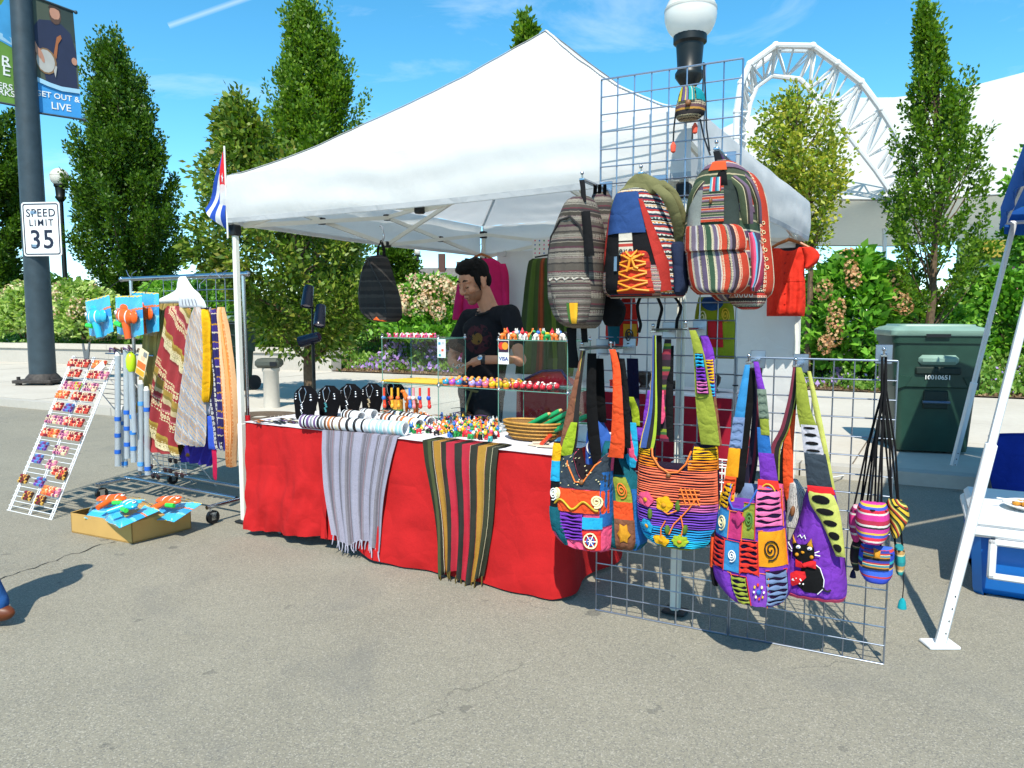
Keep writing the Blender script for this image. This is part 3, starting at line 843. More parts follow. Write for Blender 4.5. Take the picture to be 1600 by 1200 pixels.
for dy in (0, 5, 10, 15):
    b = MB(); p, q = P(1372, 432 + dy, 22), P(1438, 430 + dy, 22); b.tube([p, q], .045, 4); b.build('slat', mat('bench_green', '#1e4a44', .9, .5), bn)
for x in (1378, 1432):
    b = MB(); b.tube([P(x, 429, 22.05), P(x, 475, 22.05)], .04, 4); b.build('leg', mat('bench_green', '#1e4a44'), bn)

# ------------------------------------------------------------------ dark pole with its sign and banners
pf = G(68, 600, SW); PY = pf.y; px_ = pf.x
pole = thing('utility_pole', 'tall thick dark grey steel pole standing on the pavement at far left', 'pole', W, (px_, PY, SW))
b = MB(); b.lathe([(.225, SW), (.22, SW + 1), (.175, 7.2), (.16, 9.5)], (px_, PY, 0), 24); b.build('shaft', DKMETAL, pole)
b = MB(); b.box((px_, PY, SW + .07), (.72, .72, .06), r=.01); b.lathe([(.3, SW + .1), (.28, SW + .14), (.23, SW + .2)], (px_, PY, 0), 20); b.build('base_plate', mat('rusty_base', '#4a4440', .7, .7, var=.4, vs=20), pole)
for sx in (-1, 1):
    for sy in (-1, 1):
        b = MB(); b.lathe([(.06, SW), (.06, SW + .05), (.035, SW + .05), (.035, SW + .16)], (px_ + sx * .28, PY + sy * .28, 0), 6); b.build('bolt', mat('rusty_base', '#4a4440'), pole)


def quad_sign(c, w, h, yaw, th, r=0):
    """local helper: frame vectors of a vertical board facing the street"""
    ex = V((math.cos(yaw), math.sin(yaw), 0)); nrm = V((math.sin(yaw), -math.cos(yaw), 0))
    return ex, V((0, 0, 1)), nrm


c = P(65, 358, PY - .27)
sg = thing('speed_limit_sign', 'white speed limit 35 sign fixed to the dark pole', 'sign', W, tuple(c))
ex, ez, en = quad_sign(c, 0, 0, R(-7), 0)
w_, h_ = .76, .97
def rrect(c, w, h, r, ex, ez, n=4):
    pts = []
    for cx, cz, a0 in ((w / 2 - r, h / 2 - r, 0), (-w / 2 + r, h / 2 - r, 90), (-w / 2 + r, -h / 2 + r, 180), (w / 2 - r, -h / 2 + r, 270)):
        for i in range(n + 1):
            a = R(a0 + 90 * i / n); pts.append(c + ex * (cx + r * math.cos(a)) + ez * (cz + r * math.sin(a)))
    return pts
b = MB(); b.prism(rrect(c, w_, h_, .05, ex, ez), -en * .01); b.build('board', mat('sign_white', '#eef0f0', .85, .35, var=.03), sg)
SGB = mat('sign_black', '#1c2238', .9, .5)
po, pi_ = rrect(c + en * .004, w_ - .05, h_ - .05, .045, ex, ez), rrect(c + en * .004, w_ - .09, h_ - .09, .03, ex, ez)
b = MB(); n = len(po); b.add(po + pi_, [(i, (i + 1) % n, n + (i + 1) % n, n + i) for i in range(n)]); b.build('border', SGB, sg, smooth=0)
M3 = (ex, ez, en)
text('SPEED', 'lettering', SGB, sg, c + ez * .285 + en * .004, .2, M3, .0015, space=1.12)
text('LIMIT', 'lettering', SGB, sg, c + ez * .11 + en * .004, .17, M3, .0012, space=1.25)
text('35', 'lettering', SGB, sg, c - ez * .2 + en * .004, .47, M3, .006, space=1.1)
b = MB(); b.box(c - en * .035 + ez * .3, (.4, .05, .05)); b.box(c - en * .035 - ez * .3, (.4, .05, .05)); b.build('bracket', ZINC, sg)


def banner(label, corners, parts, texts, bars=True):
    """corners: top-left, top-right, bottom-left, bottom-right points; parts: polygons in (u, v) with materials."""
    tl, tr_, bl, br = corners
    o = thing('street_banner', label, 'banner', W, tuple(bl), 'banners on the dark pole')
    nrm = (tr_ - tl).cross(bl - tl).normalized()
    if nrm.y > 0: nrm = -nrm
    def S_(u, v, off=0): return tl.lerp(tr_, u).lerp(bl.lerp(br, u), v) + nrm * off
    b = MB(); b.sheet(lambda u, v: S_(u, v), 8, 16, -nrm * .004); b.build('cloth', parts[0], o)
    for k, (poly, m) in enumerate(parts[1]):
        b = MB(); cu = sum(q[0] for q in poly) / len(poly); cv = sum(q[1] for q in poly) / len(poly)
        ring = [S_(*q, .004 + .0015 * k) for q in poly]; b.add(ring + [S_(cu, cv, .004 + .0015 * k)], [(i, (i + 1) % len(poly), len(poly)) for i in range(len(poly))])
        b.build('print', m, o, smooth=0)
    for body, u, v, size, m in texts:
        p = S_(u, v, .008); e1 = (S_(min(u + .1, 1), v) - S_(max(u - .1, 0), v)).normalized(); e2 = (S_(u, v - .05) - S_(u, v + .05)).normalized(); e3 = e1.cross(e2)
        text(body, 'lettering', m, o, p, size, (e1, e2, e3), .002)
    for v in (0, 1):
        b = MB(); p, q = S_(-.12 if corners[0].x > px_ else 0, v, .01), S_(1.06 if corners[0].x > px_ else 1.12, v, .01); b.tube([p, q], .02, 6); b.ball(q if corners[0].x > px_ else p, .035, 8, 6); b.build('rod', DKMETAL, o)
    return o


def ell(cu, cv, ru, rv, n=14, rot=0): return [(cu + ru * math.cos(2 * math.pi * i / n) * math.cos(rot) - rv * math.sin(2 * math.pi * i / n) * math.sin(rot), cv + ru * math.cos(2 * math.pi * i / n) * math.sin(rot) + rv * math.sin(2 * math.pi * i / n) * math.cos(rot)) for i in range(n)]


def pr(n_, h): return mat('print_' + n_, h, .8, .6, var=.08, vs=4)
bl_, br_ = P(55, 176, PY + .05), P(128, 187, PY + .55)
tl_, tr_ = P(44, -8, PY + .05), P(114, 18, PY + .55)
fig = [([(.0, .0), (1, 0), (1, .72), (.0, .72)], pr('dusky_olive', '#4c5546')), ([(.52, .0), (1, 0), (1, .3), (.75, .25)], pr('dark_green', '#2f3d38')),
       ([(.06, .26), (.2, .18), (.45, .155), (.7, .16), (.9, .22), (.99, .38), (.96, .55), (.96, .74), (.3, .74), (.22, .6), (.05, .5)], pr('navy_shirt', '#232c4a')),
       (ell(.57, .095, .135, .085), pr('beard_brown', '#5a4034')), (ell(.565, .078, .115, .062), pr('face_skin', '#c08a72')), ([(.42, .05), (.46, .015), (.66, .012), (.71, .05), (.66, .035), (.5, .036)], pr('hair_dark', '#3a2c24')),
       ([(.45, .12), (.55, .135), (.68, .12), (.65, .165), (.56, .18), (.48, .165)], pr('beard_brown', '#5a4034')),
       (ell(.3, .53, .23, .115), pr('banjo_rim', '#8a6a48')), (ell(.29, .53, .2, .1), pr('banjo_head', '#b9b6b0')),
       ([(.47, .46), (.57, .29), (.66, .26), (.68, .29), (.6, .33), (.53, .49)], pr('banjo_neck', '#a8643a')),
       (ell(.2, .49, .085, .035, rot=.7), pr('face_skin', '#c08a72')), ([(.0, .34), (.08, .38), (.2, .47), (.17, .52), (.02, .44)], pr('face_skin', '#c08a72')), (ell(.93, .47, .065, .035), pr('face_skin', '#c08a72')),
       ([(.45, .6), (.5, .55), (.53, .56), (.48, .66)], pr('banjo_head', '#b9b6b0')),
       ([(0, .68), (.35, .715), (.7, .735), (1, .72), (1, .76), (.6, .77), (.3, .75), (0, .72)], pr('pale_blue_wave', '#a8d4ee'))]
BLUEB = mat('banner_blue', '#3d9ce0', .8, .6, var=.06)
banner('street banner of a banjo player in a navy shirt above GET OUT & LIVE', (tl_, tr_, bl_, br_), (BLUEB, fig), [('GET OUT &', .5, .825, .14, WHITE), ('LIVE', .56, .915, .18, WHITE)])
tl2, tr2, bl2, br2 = P(-45, -60, PY - .55), P(18, -32, PY - .06), P(-45, 152, PY - .55), P(29, 166, PY - .06)
banner('green and blue street banner cut by the left edge left of the dark pole', (tl2, tr2, bl2, br2), (mat('banner_lawn', '#6d9a3e', .8, .6, var=.12, vs=2), [([(0, 0), (1, 0), (1, .55), (.7, .52), (.3, .5), (0, .52)], pr('sky_blue', '#4aa6de')), ([(0, .46), (.4, .44), (1, .47), (1, .53), (.6, .5), (0, .5)], pr('pale_blue_wave', '#a8d4ee'))]),
       [('R', .76, .67, .26, WHITE), ('E', .76, .74, .26, WHITE), ('ERS', .72, .865, .15, WHITE), ('RKS', .75, .915, .15, WHITE)])

# ------------------------------------------------------------------ pavement furniture
def wheeled_bin(label, c, yaw, w, d, h, num=None, M_='bin_green'):
    o = thing('wheeled_bin', label, 'bin', Fr(0, 0, -yaw), tuple(Fr(0, 0, -yaw).G(0, 0) * 0 + V((V(c).dot(Fr(0, 0, -yaw).ex), V(c).dot(Fr(0, 0, -yaw).ey), c[2]))), 'dark green wheeled bins')
    x0, y0, z0 = ORG[o.name]
    GB = mat('bin_green', '#26493c', .7, .42, var=.22, vs=5, bump=.12, bs=140); LID = mat('bin_sunlit_green', '#86a698', .8, .45, var=.12, vs=5, bump=.1, bs=140)  # sunlight on the lid is put into a paler green, shared by the brow
    b = MB(); sec = []
    for f, z in ((.80, 0), (.82, .06), (.9, .55), (.955, .56), (.99, .93), (1.03, .93), (1.04, 1.0)): sec.append((f, z * h * .94))
    vs_, fs_ = [], []; n = 0
    def sect(f, z, rr=.06):
        q = []
        for cx, cy, a0 in ((1, 1, 0), (-1, 1, 90), (-1, -1, 180), (1, -1, 270)):
            for i in range(4):
                a = R(a0 + 30 * i); q.append(V((x0 + cx * (w * f / 2 - rr) + rr * math.cos(a), y0 + cy * (d * f / 2 - rr) + rr * math.sin(a), z0 + .02 + z)))
        return q
    for f, z in sec: vs_ += sect(f, z)
    for k in range(len(sec) - 1):
        for i in range(16): fs_.append((k * 16 + i, k * 16 + (i + 1) % 16, (k + 1) * 16 + (i + 1) % 16, (k + 1) * 16 + i))
    fs_.append(tuple(range(16))[::-1]); b.add(vs_, fs_); b.build('body', GB, o)
    b = MB(); zl = h * .94 + .02; vs_ = sect(1.07, zl - .03) + sect(1.09, zl - .02) + sect(1.09, zl + .02) + sect(1.0, zl + .045) + sect(.86, zl + .06) + sect(.84, zl + .075); fs_ = []
    for k in range(5):
        for i in range(16): fs_.append((k * 16 + i, k * 16 + (i + 1) % 16, (k + 1) * 16 + (i + 1) % 16, (k + 1) * 16 + i))
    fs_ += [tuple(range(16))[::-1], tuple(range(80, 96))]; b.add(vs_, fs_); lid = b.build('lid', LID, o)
    b = MB(); b.box((x0 - .02, y0 - d * .548, z0 + zl - .005), (.2, .012, .03)); b.build('grip_slot', BLACKP, lid)
    yf = lambda z: y0 - d / 2 * float(np.interp(z - z0, [q[1] for q in sec], [q[0] for q in sec]))
    # moulded brow, lift bar pocket and bar
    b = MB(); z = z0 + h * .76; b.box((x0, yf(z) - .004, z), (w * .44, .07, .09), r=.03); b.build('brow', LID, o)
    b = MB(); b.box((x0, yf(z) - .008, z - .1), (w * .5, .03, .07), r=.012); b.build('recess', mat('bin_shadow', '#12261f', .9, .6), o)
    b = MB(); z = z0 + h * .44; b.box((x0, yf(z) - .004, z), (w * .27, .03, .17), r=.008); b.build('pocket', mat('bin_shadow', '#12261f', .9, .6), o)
    b = MB(); b.tube([(x0 - w * .15, yf(z) - .035, z - .02), (x0 + w * .15, yf(z) - .035, z - .02)], .014, 8); b.build('lift_bar', ZINC, o)
    for sx in (-1, 1):
        b = MB(); z = z0 + h * .6; b.prism([(x0 + sx * w * .46, yf(z) - .012, z + .04), (x0 + sx * w * .28, yf(z) - .012, z + .03), (x0 + sx * w * .34, yf(z) - .004, z - .06), (x0 + sx * w * .45, yf(z) - .004, z - .09)], (0, .03, 0)); b.build('rib', GB, o)
        b = MB(); b.tube([(x0 + sx * w * .4 - .03, y0 + d * .45, z0 + .13), (x0 + sx * w * .4 + .03, y0 + d * .45, z0 + .13)], .13, 16); b.build('wheel', BLACKP, o)
    b = MB(); b.tube([(x0 - w * .35, y0 + d * .55, z0 + h * .93), (x0 + w * .35, y0 + d * .55, z0 + h * .93)], .016, 8); b.build('handle', GB, o)
    if num:
        z = z0 + h * .62; text(num, 'number', WHITE, o, (x0 - .0, yf(z) - .012, z), .056, (V((1, 0, 0)), V((0, 0, 1)), V((0, -1, 0))), .001)
    return o


p1, p2 = G(1403, 716, SW * .6), G(1513, 724, SW * .6); cc = (p1 + p2) / 2
yaw = math.atan2(p2.y - p1.y, p2.x - p1.x)
wheeled_bin('large dark green wheeled bin numbered 10010651 at right behind the short grid', (cc.x + .14, cc.y + .42, SW), yaw * .6, .76, .74, 1.16, '10010651')
q = G(383, 612, SW); wheeled_bin('dark green wheeled bin half hidden behind the left canopy leg', (q.x - .42, q.y + .2, SW), R(-30), .8, .8, 1.25)

q = G(425, 637, SW)
bo = thing('drinking_fountain', 'concrete pedestal with flat grey top standing on the pavement by the tree', 'pedestal', W, (q.x, q.y, SW))
b = MB(); b.lathe([(.11, SW), (.105, SW + .5), (.12, SW + .52), (.12, SW + .56)], (q.x, q.y, 0), 18); b.build('column', CONC, bo)
b = MB(); b.box((q.x - .02, q.y, SW + .63), (.34, .28, .13), r=.04); b.build('basin', mat('weathered_steel', '#6c7066', .6, .5, .4), bo)
b = MB(); b.box((q.x + .08, q.y - .14, SW + .62), (.1, .02, .07), r=.01); b.build('button', BLACKP, bo)
tg = thing('tree_grate', 'round ribbed brown cast iron tree grate around the slim trunk', 'grate', W, tuple(G(412, 655, SW)))
cg = G(405, 652, SW)
for k in range(9):
    b = MB(); r0 = .1 + .05 * k
    b.lathe([(r0, SW), (r0, SW + .012), (r0 + .03, SW + .012), (r0 + .03, SW)], (cg.x, cg.y, 0), 40, cap=False); b.build('ring', mat('rusty_iron', '#8a7560', .5, .8, var=.3, vs=12), tg)
# orange extension cord along the kerb
b = MB(); pts = [G(1338, 733), G(1352, 728), G(1380, 722), G(1418, 728), G(1405, 738), G(1360, 738), G(1420, 737), G(1470, 734), G(1540, 738), G(1640, 742)]
sp = []
for i in range(len(pts) - 1):
    for f in (0, .25, .5, .75): sp.append(pts[i].lerp(pts[i + 1], f) + V((0, 0, .008)))
b.tube(sp, .007, 6); cdo = b.build('extension_cord', mat('cord_orange', '#ff5a28', .8, .5), None, org=tuple(sp[0])); tag(cdo, 'orange extension cord lying along the gutter by the green bin', 'cord')
b = MB(); b.tube([sp[0], sp[0] + V((-.07, -.02, .01))], .017, 8); b.build('plug', WHITE, cdo)
b = MB(); b.tube([sp[0] + V((-.06, -.02, .01)), G(1320, 748) + V((0, 0, .03)), G(1300, 757) + V((0, 0, .06)), G(1275, 765) + V((0, 0, .1))], .006, 6); b.build('white_lead', WHITE, cdo)

# ------------------------------------------------------------------ the white canopy
EAVE, DROP, SZ = 2.29, .3, 3.05
PEAK = 3.4
CAN = cloth('canopy_polyester', '#f4f5f4', .84, .5, 3.2, .025, .4, 400, .5)
FRM = mat('cream_frame_paint', '#efeee2', .82, .4, var=.05)
JNT = mat('frame_joint_plastic', '#17181b', 1, .5)
ct = thing('canopy_tent', 'white pop-up canopy tent with peaked roof over the vendor stall', 'canopy', T, (0, 0, 0))
def roof(u, v):
    a, c = abs(2 * u - 1), abs(2 * v - 1); d = max(a, c); mn = min(a, c)
    z = EAVE + (PEAK - EAVE) * ((1 - d) ** 1.22)
    side = 1 - (mn / d if d > 1e-4 else 1)
    z -= .075 * math.sin(math.pi * min(1, d)) ** .8 * side
    z += .016 * side * sm(.62, .9, d) * math.sin(d * 62 + 2.5 * noise.noise(V((u * 4, v * 4, 7)))) * (.4 + noise.noise(V((u * 3, v * 3, 2))))
    z += .012 * noise.noise(V((u * 7, v * 7, 1))) * (1 - abs(1 - 2 * d)) + .006 * math.sin(mn * 40 + d * 30) * (d > .8) * side * .6 + .007 * noise.noise(V((u * 26, v * 9, 4)))
    e = .012
    return V((-e + (SZ + 2 * e) * u, -e + (SZ + 2 * e) * v, z))
b = MB(); b.grid(roof, 112, 112); rc = b.build('roof_cover', CAN, ct, smooth=60)
SEAM = cloth('canopy_seam', '#e2e4e6', .7, .3, 6, .04, .1)
for a0, a1 in (((0, 0), (.5, .5)), ((1, 0), (.5, .5)), ((0, 1), (.5, .5)), ((1, 1), (.5, .5))):
    b = MB(); sdv = V((a1[1] - a0[1], -(a1[0] - a0[0]), 0)).normalized() * .011
    pts = [roof(a0[0] + (a1[0] - a0[0]) * i / 56, a0[1] + (a1[1] - a0[1]) * i / 56) + V((0, 0, .004)) for i in range(57)]
    b.add([p + sdv for p in pts] + [p + V((0, 0, .004)) for p in pts] + [p - sdv for p in pts], [(i, i + 1, 58 + i, 57 + i) for i in range(56)] + [(57 + i, 58 + i, 115 + i, 114 + i) for i in range(56)]); b.build('hip_seam', SEAM, rc)
for k in range(4):
    def val(u, v, k=k):
        sgn = .012 + .016 * math.sin(v * 3.0) + .01 * math.sin(u * 9 + k) * v + .006 * noise.noise(V((u * 9, v * 3, k * 5.))) + .009 * math.sin(v * 10 + 3 * noise.noise(V((u * 3, k, 0)))) * (.3 + abs(noise.noise(V((u * 4, 3, k)))))
        z = EAVE - (DROP + .012 * math.sin(u * math.pi)) * v + .02 * (1 - v) * 0
        a = -.02 + (SZ + .04) * u
        return [V((a, -.012 - sgn, z)), V((SZ + .012 + sgn, a, z)), V((SZ - a, SZ + .012 + sgn, z)), V((-.012 - sgn, SZ - a, z))][k]
    ofv = V([(0, .003, 0), (-.003, 0, 0), (0, -.003, 0), (.003, 0, 0)][k])
    b = MB(); b.grid(val, 72, 18); vo_ = b.build('valance', CAN, ct, smooth=60)
    for v0, v1 in ((.9, .99),):
        b = MB(); b.sheet(lambda u, v: val(u, v0 + (v1 - v0) * v) - ofv * 1.2, 48, 1, ofv * .5); b.build('hem', SEAM, vo_, smooth=60)
for s, t in ((.03, .03), (SZ - .03, .03), (.03, SZ - .03), (SZ - .03, SZ - .03)):
    zb = SW if t > 2 and False else 0
    b = MB(); b.box((s, t, 1.12), (.034, .034, 2.22), r=.004); lg = b.build('leg', FRM, ct)
    b = MB(); b.box((s, t, .35), (.042, .042, .66), r=.004); b.build('outer_leg', FRM, ct)
    b = MB(); b.box((s, t, .012), (.11, .09, .012), r=.004); b.build('foot', mat('foot_steel', '#3a3c3e', .8, .5, .6), lg)
    for zj in (2.2, 1.95):
        b = MB(); b.box((s, t, zj), (.06, .06, .07), r=.008); b.build('corner_joint', JNT, ct)
e0, e1 = .05, SZ - .05
hz0, hz1 = 1.98, 2.2
def bar(a, c, nm='truss_bar'):
    b = MB(); d = V(c) - V(a); M = d.to_track_quat('X', 'Z').to_matrix(); b.box((V(a) + V(c)) / 2, (d.length, .016, .03), M); b.build(nm, FRM, ct)
def jt(p):
    b = MB(); b.box(p, (.05, .05, .05), r=.008); b.build('joint', JNT, ct)
mid_ = SZ / 2
sides = [((e0, e0), (e1, e0)), ((e0, e1), (e1, e1)), ((e0, e0), (e0, e1)), ((e1, e0), (e1, e1))]
for (a, c) in sides:
    pts = [V((a[0] + (c[0] - a[0]) * f, a[1] + (c[1] - a[1]) * f, 0)) for f in (0, .5, 1)]
    off = V((.02, .02, 0)) if a[0] == e0 else V((-.02, -.02, 0))
    for i in (0, 1):
        p, q = pts[i], pts[i + 1]
        bar((p.x, p.y, hz1), (q.x, q.y, hz0)); bar((p.x + off.x, p.y + off.y, hz0), (q.x + off.x, q.y + off.y, hz1)); m_ = (p + q) / 2
        jt((m_.x, m_.y, (hz0 + hz1) / 2))
    jt((pts[1].x, pts[1].y, hz0)); jt((pts[1].x, pts[1].y, hz1))
for s, t in ((mid_, e0), (mid_, e1), (e0, mid_), (e1, mid_)):
    bar((s, t, hz1), (mid_, mid_, 2.42)); bar((s, t, hz0), (mid_, mid_, 2.64)); jt(((s + mid_) / 2, (t + mid_) / 2, 2.31))
b = MB(); b.tube([(mid_, mid_, 2.36), (mid_, mid_, PEAK - .03)], .022, 8); b.build('peak_pole', FRM, ct)
jt((mid_, mid_, 2.42)); jt((mid_, mid_, 2.64))

# sidewall cloth behind the stall
SWM = cloth('sidewall_cloth', '#f0f0ee', .74, .5, 4, .03, .25, 300)
sw = thing('sidewall', 'white cloth sidewall hanging along the back of the canopy', 'sidewall', T, (SZ / 2, SZ, 0))
def swf(u, v):
    return V((.2 + (SZ - .2) * u, SZ - .05 + .012 * math.sin(u * 34) * v + .02 * noise.noise(V((u * 6, v * 5, 3))) + .02 * v * math.sin(u * 9), 2.02 - (2.02 - .06 - .05 * math.sin(u * 5) ** 2) * v))
b = MB(); b.grid(swf, 70, 30); b.build('cloth', SWM, sw, smooth=60)
for i in range(5):
    b = MB(); s = .3 + i * .67; b.box((s, SZ - .07, 2.0), (.03, .02, .06), r=.004); b.build('tie', SWM, sw)

# Cuban flag at the left front corner
fl = thing('flag', 'blue and white striped flag with red star triangle at the canopy corner', 'flag', T, (-.04, -.03, 1.95))
A0, A1, B0, B1 = [T.P(x, y, -.035) for x, y in ((349, 236), (354, 292), (319, 326), (354, 362))]
def ff(u, v, off=0):        # u along the fly, v across the stripes
    p = A0.lerp(B0, u).lerp(A1.lerp(B1, u), v)
    return p + V((-.012 * math.sin(v * 3.1) * math.sin(u * 3), -.025 * math.sin(u * 6 + v * 5) * u - off, -.02 * math.sin(u * math.pi)))
FB, FW, FR_ = cloth('flag_blue', '#2f55b8', .8, .2), cloth('flag_white', '#e8ecf2', .8, .2), cloth('flag_red', '#e8303a', .8, .2)
for i in range(5):
    b = MB(); b.sheet(lambda u, v: ff(u, (i + v) / 5), 14, 3, (0, .002, 0)); b.build('stripe', FB if i % 2 == 0 else FW, fl)
b = MB(); b.grid(lambda u, v: ff(u * .46 * (1 - abs(2 * v - 1)), v, .004), 6, 10); tri = b.build('triangle', FR_, fl)
b = MB(); st_ = [ff(.15 + (.07 if i % 2 == 0 else .028) * math.cos(i * math.pi / 5), .5 + (.13 if i % 2 == 0 else .052) * math.sin(i * math.pi / 5), .007) for i in range(10)]
b.add(st_ + [ff(.15, .5, .007)], [(i, (i + 1) % 10, 10) for i in range(10)]); b.build('star', FW, tri)
b = MB(); b.tube([A0 + V((.01, 0, .03)), T.P(356, 372, -.035)], .006, 6); b.build('staff', FRM, fl)

# ------------------------------------------------------------------ the neighbour's blue canopy, cooler, plate, bag
f1, f2 = G(1468, 1009), G(1485, 745)
t1 = f1 + V((.31, -.17, 2.2)) ; t2 = f2 + V((.05, -.55, 2.11))
def atz(x, y, z):
    r = ray(x, y); k = (z - HCAM) / r.z; return r * k + V((0, 0, HCAM))
nb = thing('canopy_tent', 'blue canopy tent with slanting white legs at the right edge', 'canopy', W, tuple(f1))
NW = mat('white_square_tube', '#f0f2f4', .84, .4, var=.03)
u_ = V((.862, -.507, 0))
f3, f4 = f1 + u_ * 3.4, f2 + u_ * 3.4; t3, t4 = t1 + u_ * 3.0, t2 + u_ * 3.0
for f, t, nm in ((f1, t1, 1), (f2, t2, 1), (f3, t3, 0), (f4, t4, 0)):
    b = MB(); d = t - f; M = d.to_track_quat('Z', 'X').to_matrix(); b.box((f + t) / 2, (.032, .032, d.length), M, r=.004)
    g = f + d * .2; b.box(g, (.042, .042, d.length * .4), M, r=.004); lg = b.build('leg', NW, nb)
    b = MB(); b.box(f + V((0, 0, .008)), (.13, .09, .014), r=.004); b.build('foot', NW, lg)
    for q in range(4):
        b = MB(); b.tube([f + d * (.03 + .025 * q) + V((0, -.022, 0)), f + d * (.03 + .025 * q) + V((0, -.024, 0))], .005, 6); b.build('pin_hole', BLACKP, lg)
NBL = cloth('blue_canopy_cloth', '#2a63b4', .8, .25, 4, .06, .2)
cs = [t1 - u_ * .06, t2 - u_ * .06, t4, t3]
pk = (t1 + t2 + t3 + t4) / 4 + V((0, 0, .75))
b = MB()
for i in range(4):
    a, c = cs[i] + V((0, 0, .12)), cs[(i + 1) % 4] + V((0, 0, .06))
    b.grid(lambda u, v: a.lerp(c, u).lerp(pk, v) - V((0, 0, .12 * math.sin(math.pi * v) * math.sin(math.pi * u))), 10, 8)
b.build('roof_cover', NBL, nb)
for i in range(4):
    a, c = cs[i] + V((0, 0, .12)), cs[(i + 1) % 4] + V((0, 0, .12)); outw = ((a + c) / 2 - pk); outw.z = 0; outw.normalize()
    b = MB(); b.grid(lambda u, v: a.lerp(c, u) + outw * (.035 + .015 * math.sin(u * 30) * v) - V((0, 0, (.2 + .02 * math.sin(u * 24)) * v)), 30, 3); b.build('valance', NBL, nb)
    b = MB(); b.tube([cs[i], cs[(i + 1) % 4]], .015, 6); b.build('rail', NW, nb)

# cooler
cl, crr = G(1512, 932), G(1602, 946)
ang = math.atan2(crr.y - cl.y, crr.x - cl.x)
CF = Fr(cl.x, cl.y, -ang)
co_ = thing('cool_box', 'blue cool box with white lid and white side handle at the right edge', 'cooler', CF, (.22, .3, 0))
CB, CW = mat('cooler_blue', '#1a78d2', .8, .35, var=.06), mat('cooler_white', '#eceef0', .84, .4, var=.04)
wc, dc, hc = .46, .78, .315
b = MB()
vs_, fs_ = [], []
for f, z in ((.86, 0.0), (.9, .03), (1.0, hc)):
    for cx, cy in ((-1, -1), (1, -1), (1, 1), (-1, 1)):
        for dx, dy in (((.04, 0), (0, .04)) if (cx * cy > 0) else ((0, .04), (.04, 0))):
            vs_.append(V((wc / 2 + cx * (wc * f / 2 - dx), dc / 2 + cy * (dc * f / 2 - dy), z)))
for k in range(2):
    for i in range(8): fs_.append((k * 8 + i, k * 8 + (i + 1) % 8, (k + 1) * 8 + (i + 1) % 8, (k + 1) * 8 + i))
fs_ += [tuple(range(8))[::-1], tuple(range(16, 24))]
b.add(vs_, fs_); b.build('tub', CB, co_, smooth=30)
b = MB(); b.box((wc / 2, dc / 2, hc + .02), (wc + .03, dc + .03, .05), r=.015); b.box((wc / 2, dc / 2, hc + .065), (wc, dc, .05), r=.02); b.build('lid', CW, co_)
b = MB(); hx, hz_ = wc * .5 - .02, hc * .62
for a, c in (((-.12, .1), (.12, .1)), ((-.12, -.07), (.12, -.07)), ((-.12, .1), (-.12, -.07)), ((.12, .1), (.12, -.07))):
    m_ = ((a[0] + c[0]) / 2, (a[1] + c[1]) / 2); b.box((hx + m_[0], -.012, hz_ + m_[1]), (abs(a[0] - c[0]) + .035, .035, abs(a[1] - c[1]) + .028), r=.008)
hd = b.build('handle', CW, co_)
ptop = hc + .095
pl = thing('plate', 'white foam plate of food standing on the cool box lid', 'plate', CF, (.3, .3, ptop))
b = MB(); b.lathe([(.075, ptop), (.08, ptop + .004), (.12, ptop + .022), (.125, ptop + .024), (.12, ptop + .028), (.078, ptop + .01), (.0, ptop + .009)], (.27, .3, 0), 24); b.build('dish', WHITE, pl)
b = MB()
for i in range(14): b.ball((.24 + rnd.uniform(-.035, .03), .3 + rnd.uniform(-.04, .04), ptop + .022), (.018, .018, .014), 7, 5)
b.build('rice', mat('yellow_rice', '#d8922a', .8, .6), pl)['kind'] = 'stuff'
b = MB()
for i in range(12): b.ball((.31 + rnd.uniform(-.035, .035), .3 + rnd.uniform(-.04, .04), ptop + .022), (.022, .018, .014), 7, 5)
b.build('meat', mat('dark_meat', '#4a2a1c', .9, .5), pl)['kind'] = 'stuff'
fk = thing('plastic_fork', 'white plastic fork lying across the foam plate', 'fork', CF, (.2, .3, ptop + .03))
b = MB(); b.tube([(.12, .28, ptop + .045), (.22, .3, ptop + .034)], .004, 6); b.box((.235, .303, ptop + .033), (.035, .018, .003)); b.build('fork_body', WHITE, fk)
bgp = G(1640, 800)
BFp = Fr(bgp.x - .1, bgp.y + .55, 0)
bb = thing('tote_bag', 'dark blue fabric bag standing behind the cool box', 'bag', BFp, (.3, 0, 0))
b = MB(); b.grid(lambda u, v: V((.65 * u - .05 * math.sin(v * 3), -.1 - .12 * math.sin(u * math.pi) ** .5 * (1 - .35 * v) + .02 * math.sin(u * 20) * v, (.46 + .03 * math.sin(u * 8)) * v)), 18, 10)
b.grid(lambda u, v: V((.65 * u, .02 + .12 * math.sin(u * math.pi) ** .5, .46 * v)), 10, 4); b.build('body', cloth('bag_blue', '#1f3aa0', .8, .5, 7), bb)
b = MB(); b.tube([(.15, -.15, .44), (.2, -.14, .56), (.4, -.14, .56), (.46, -.15, .44)], .012, 6); b.build('handle', cloth('bag_blue', '#1f3aa0'), bb)
# ------------------------------------------------------------------ shapes drawn out row by row (bags, clothes, straps)
LINING = cloth('bag_lining', '#241c22', .8)


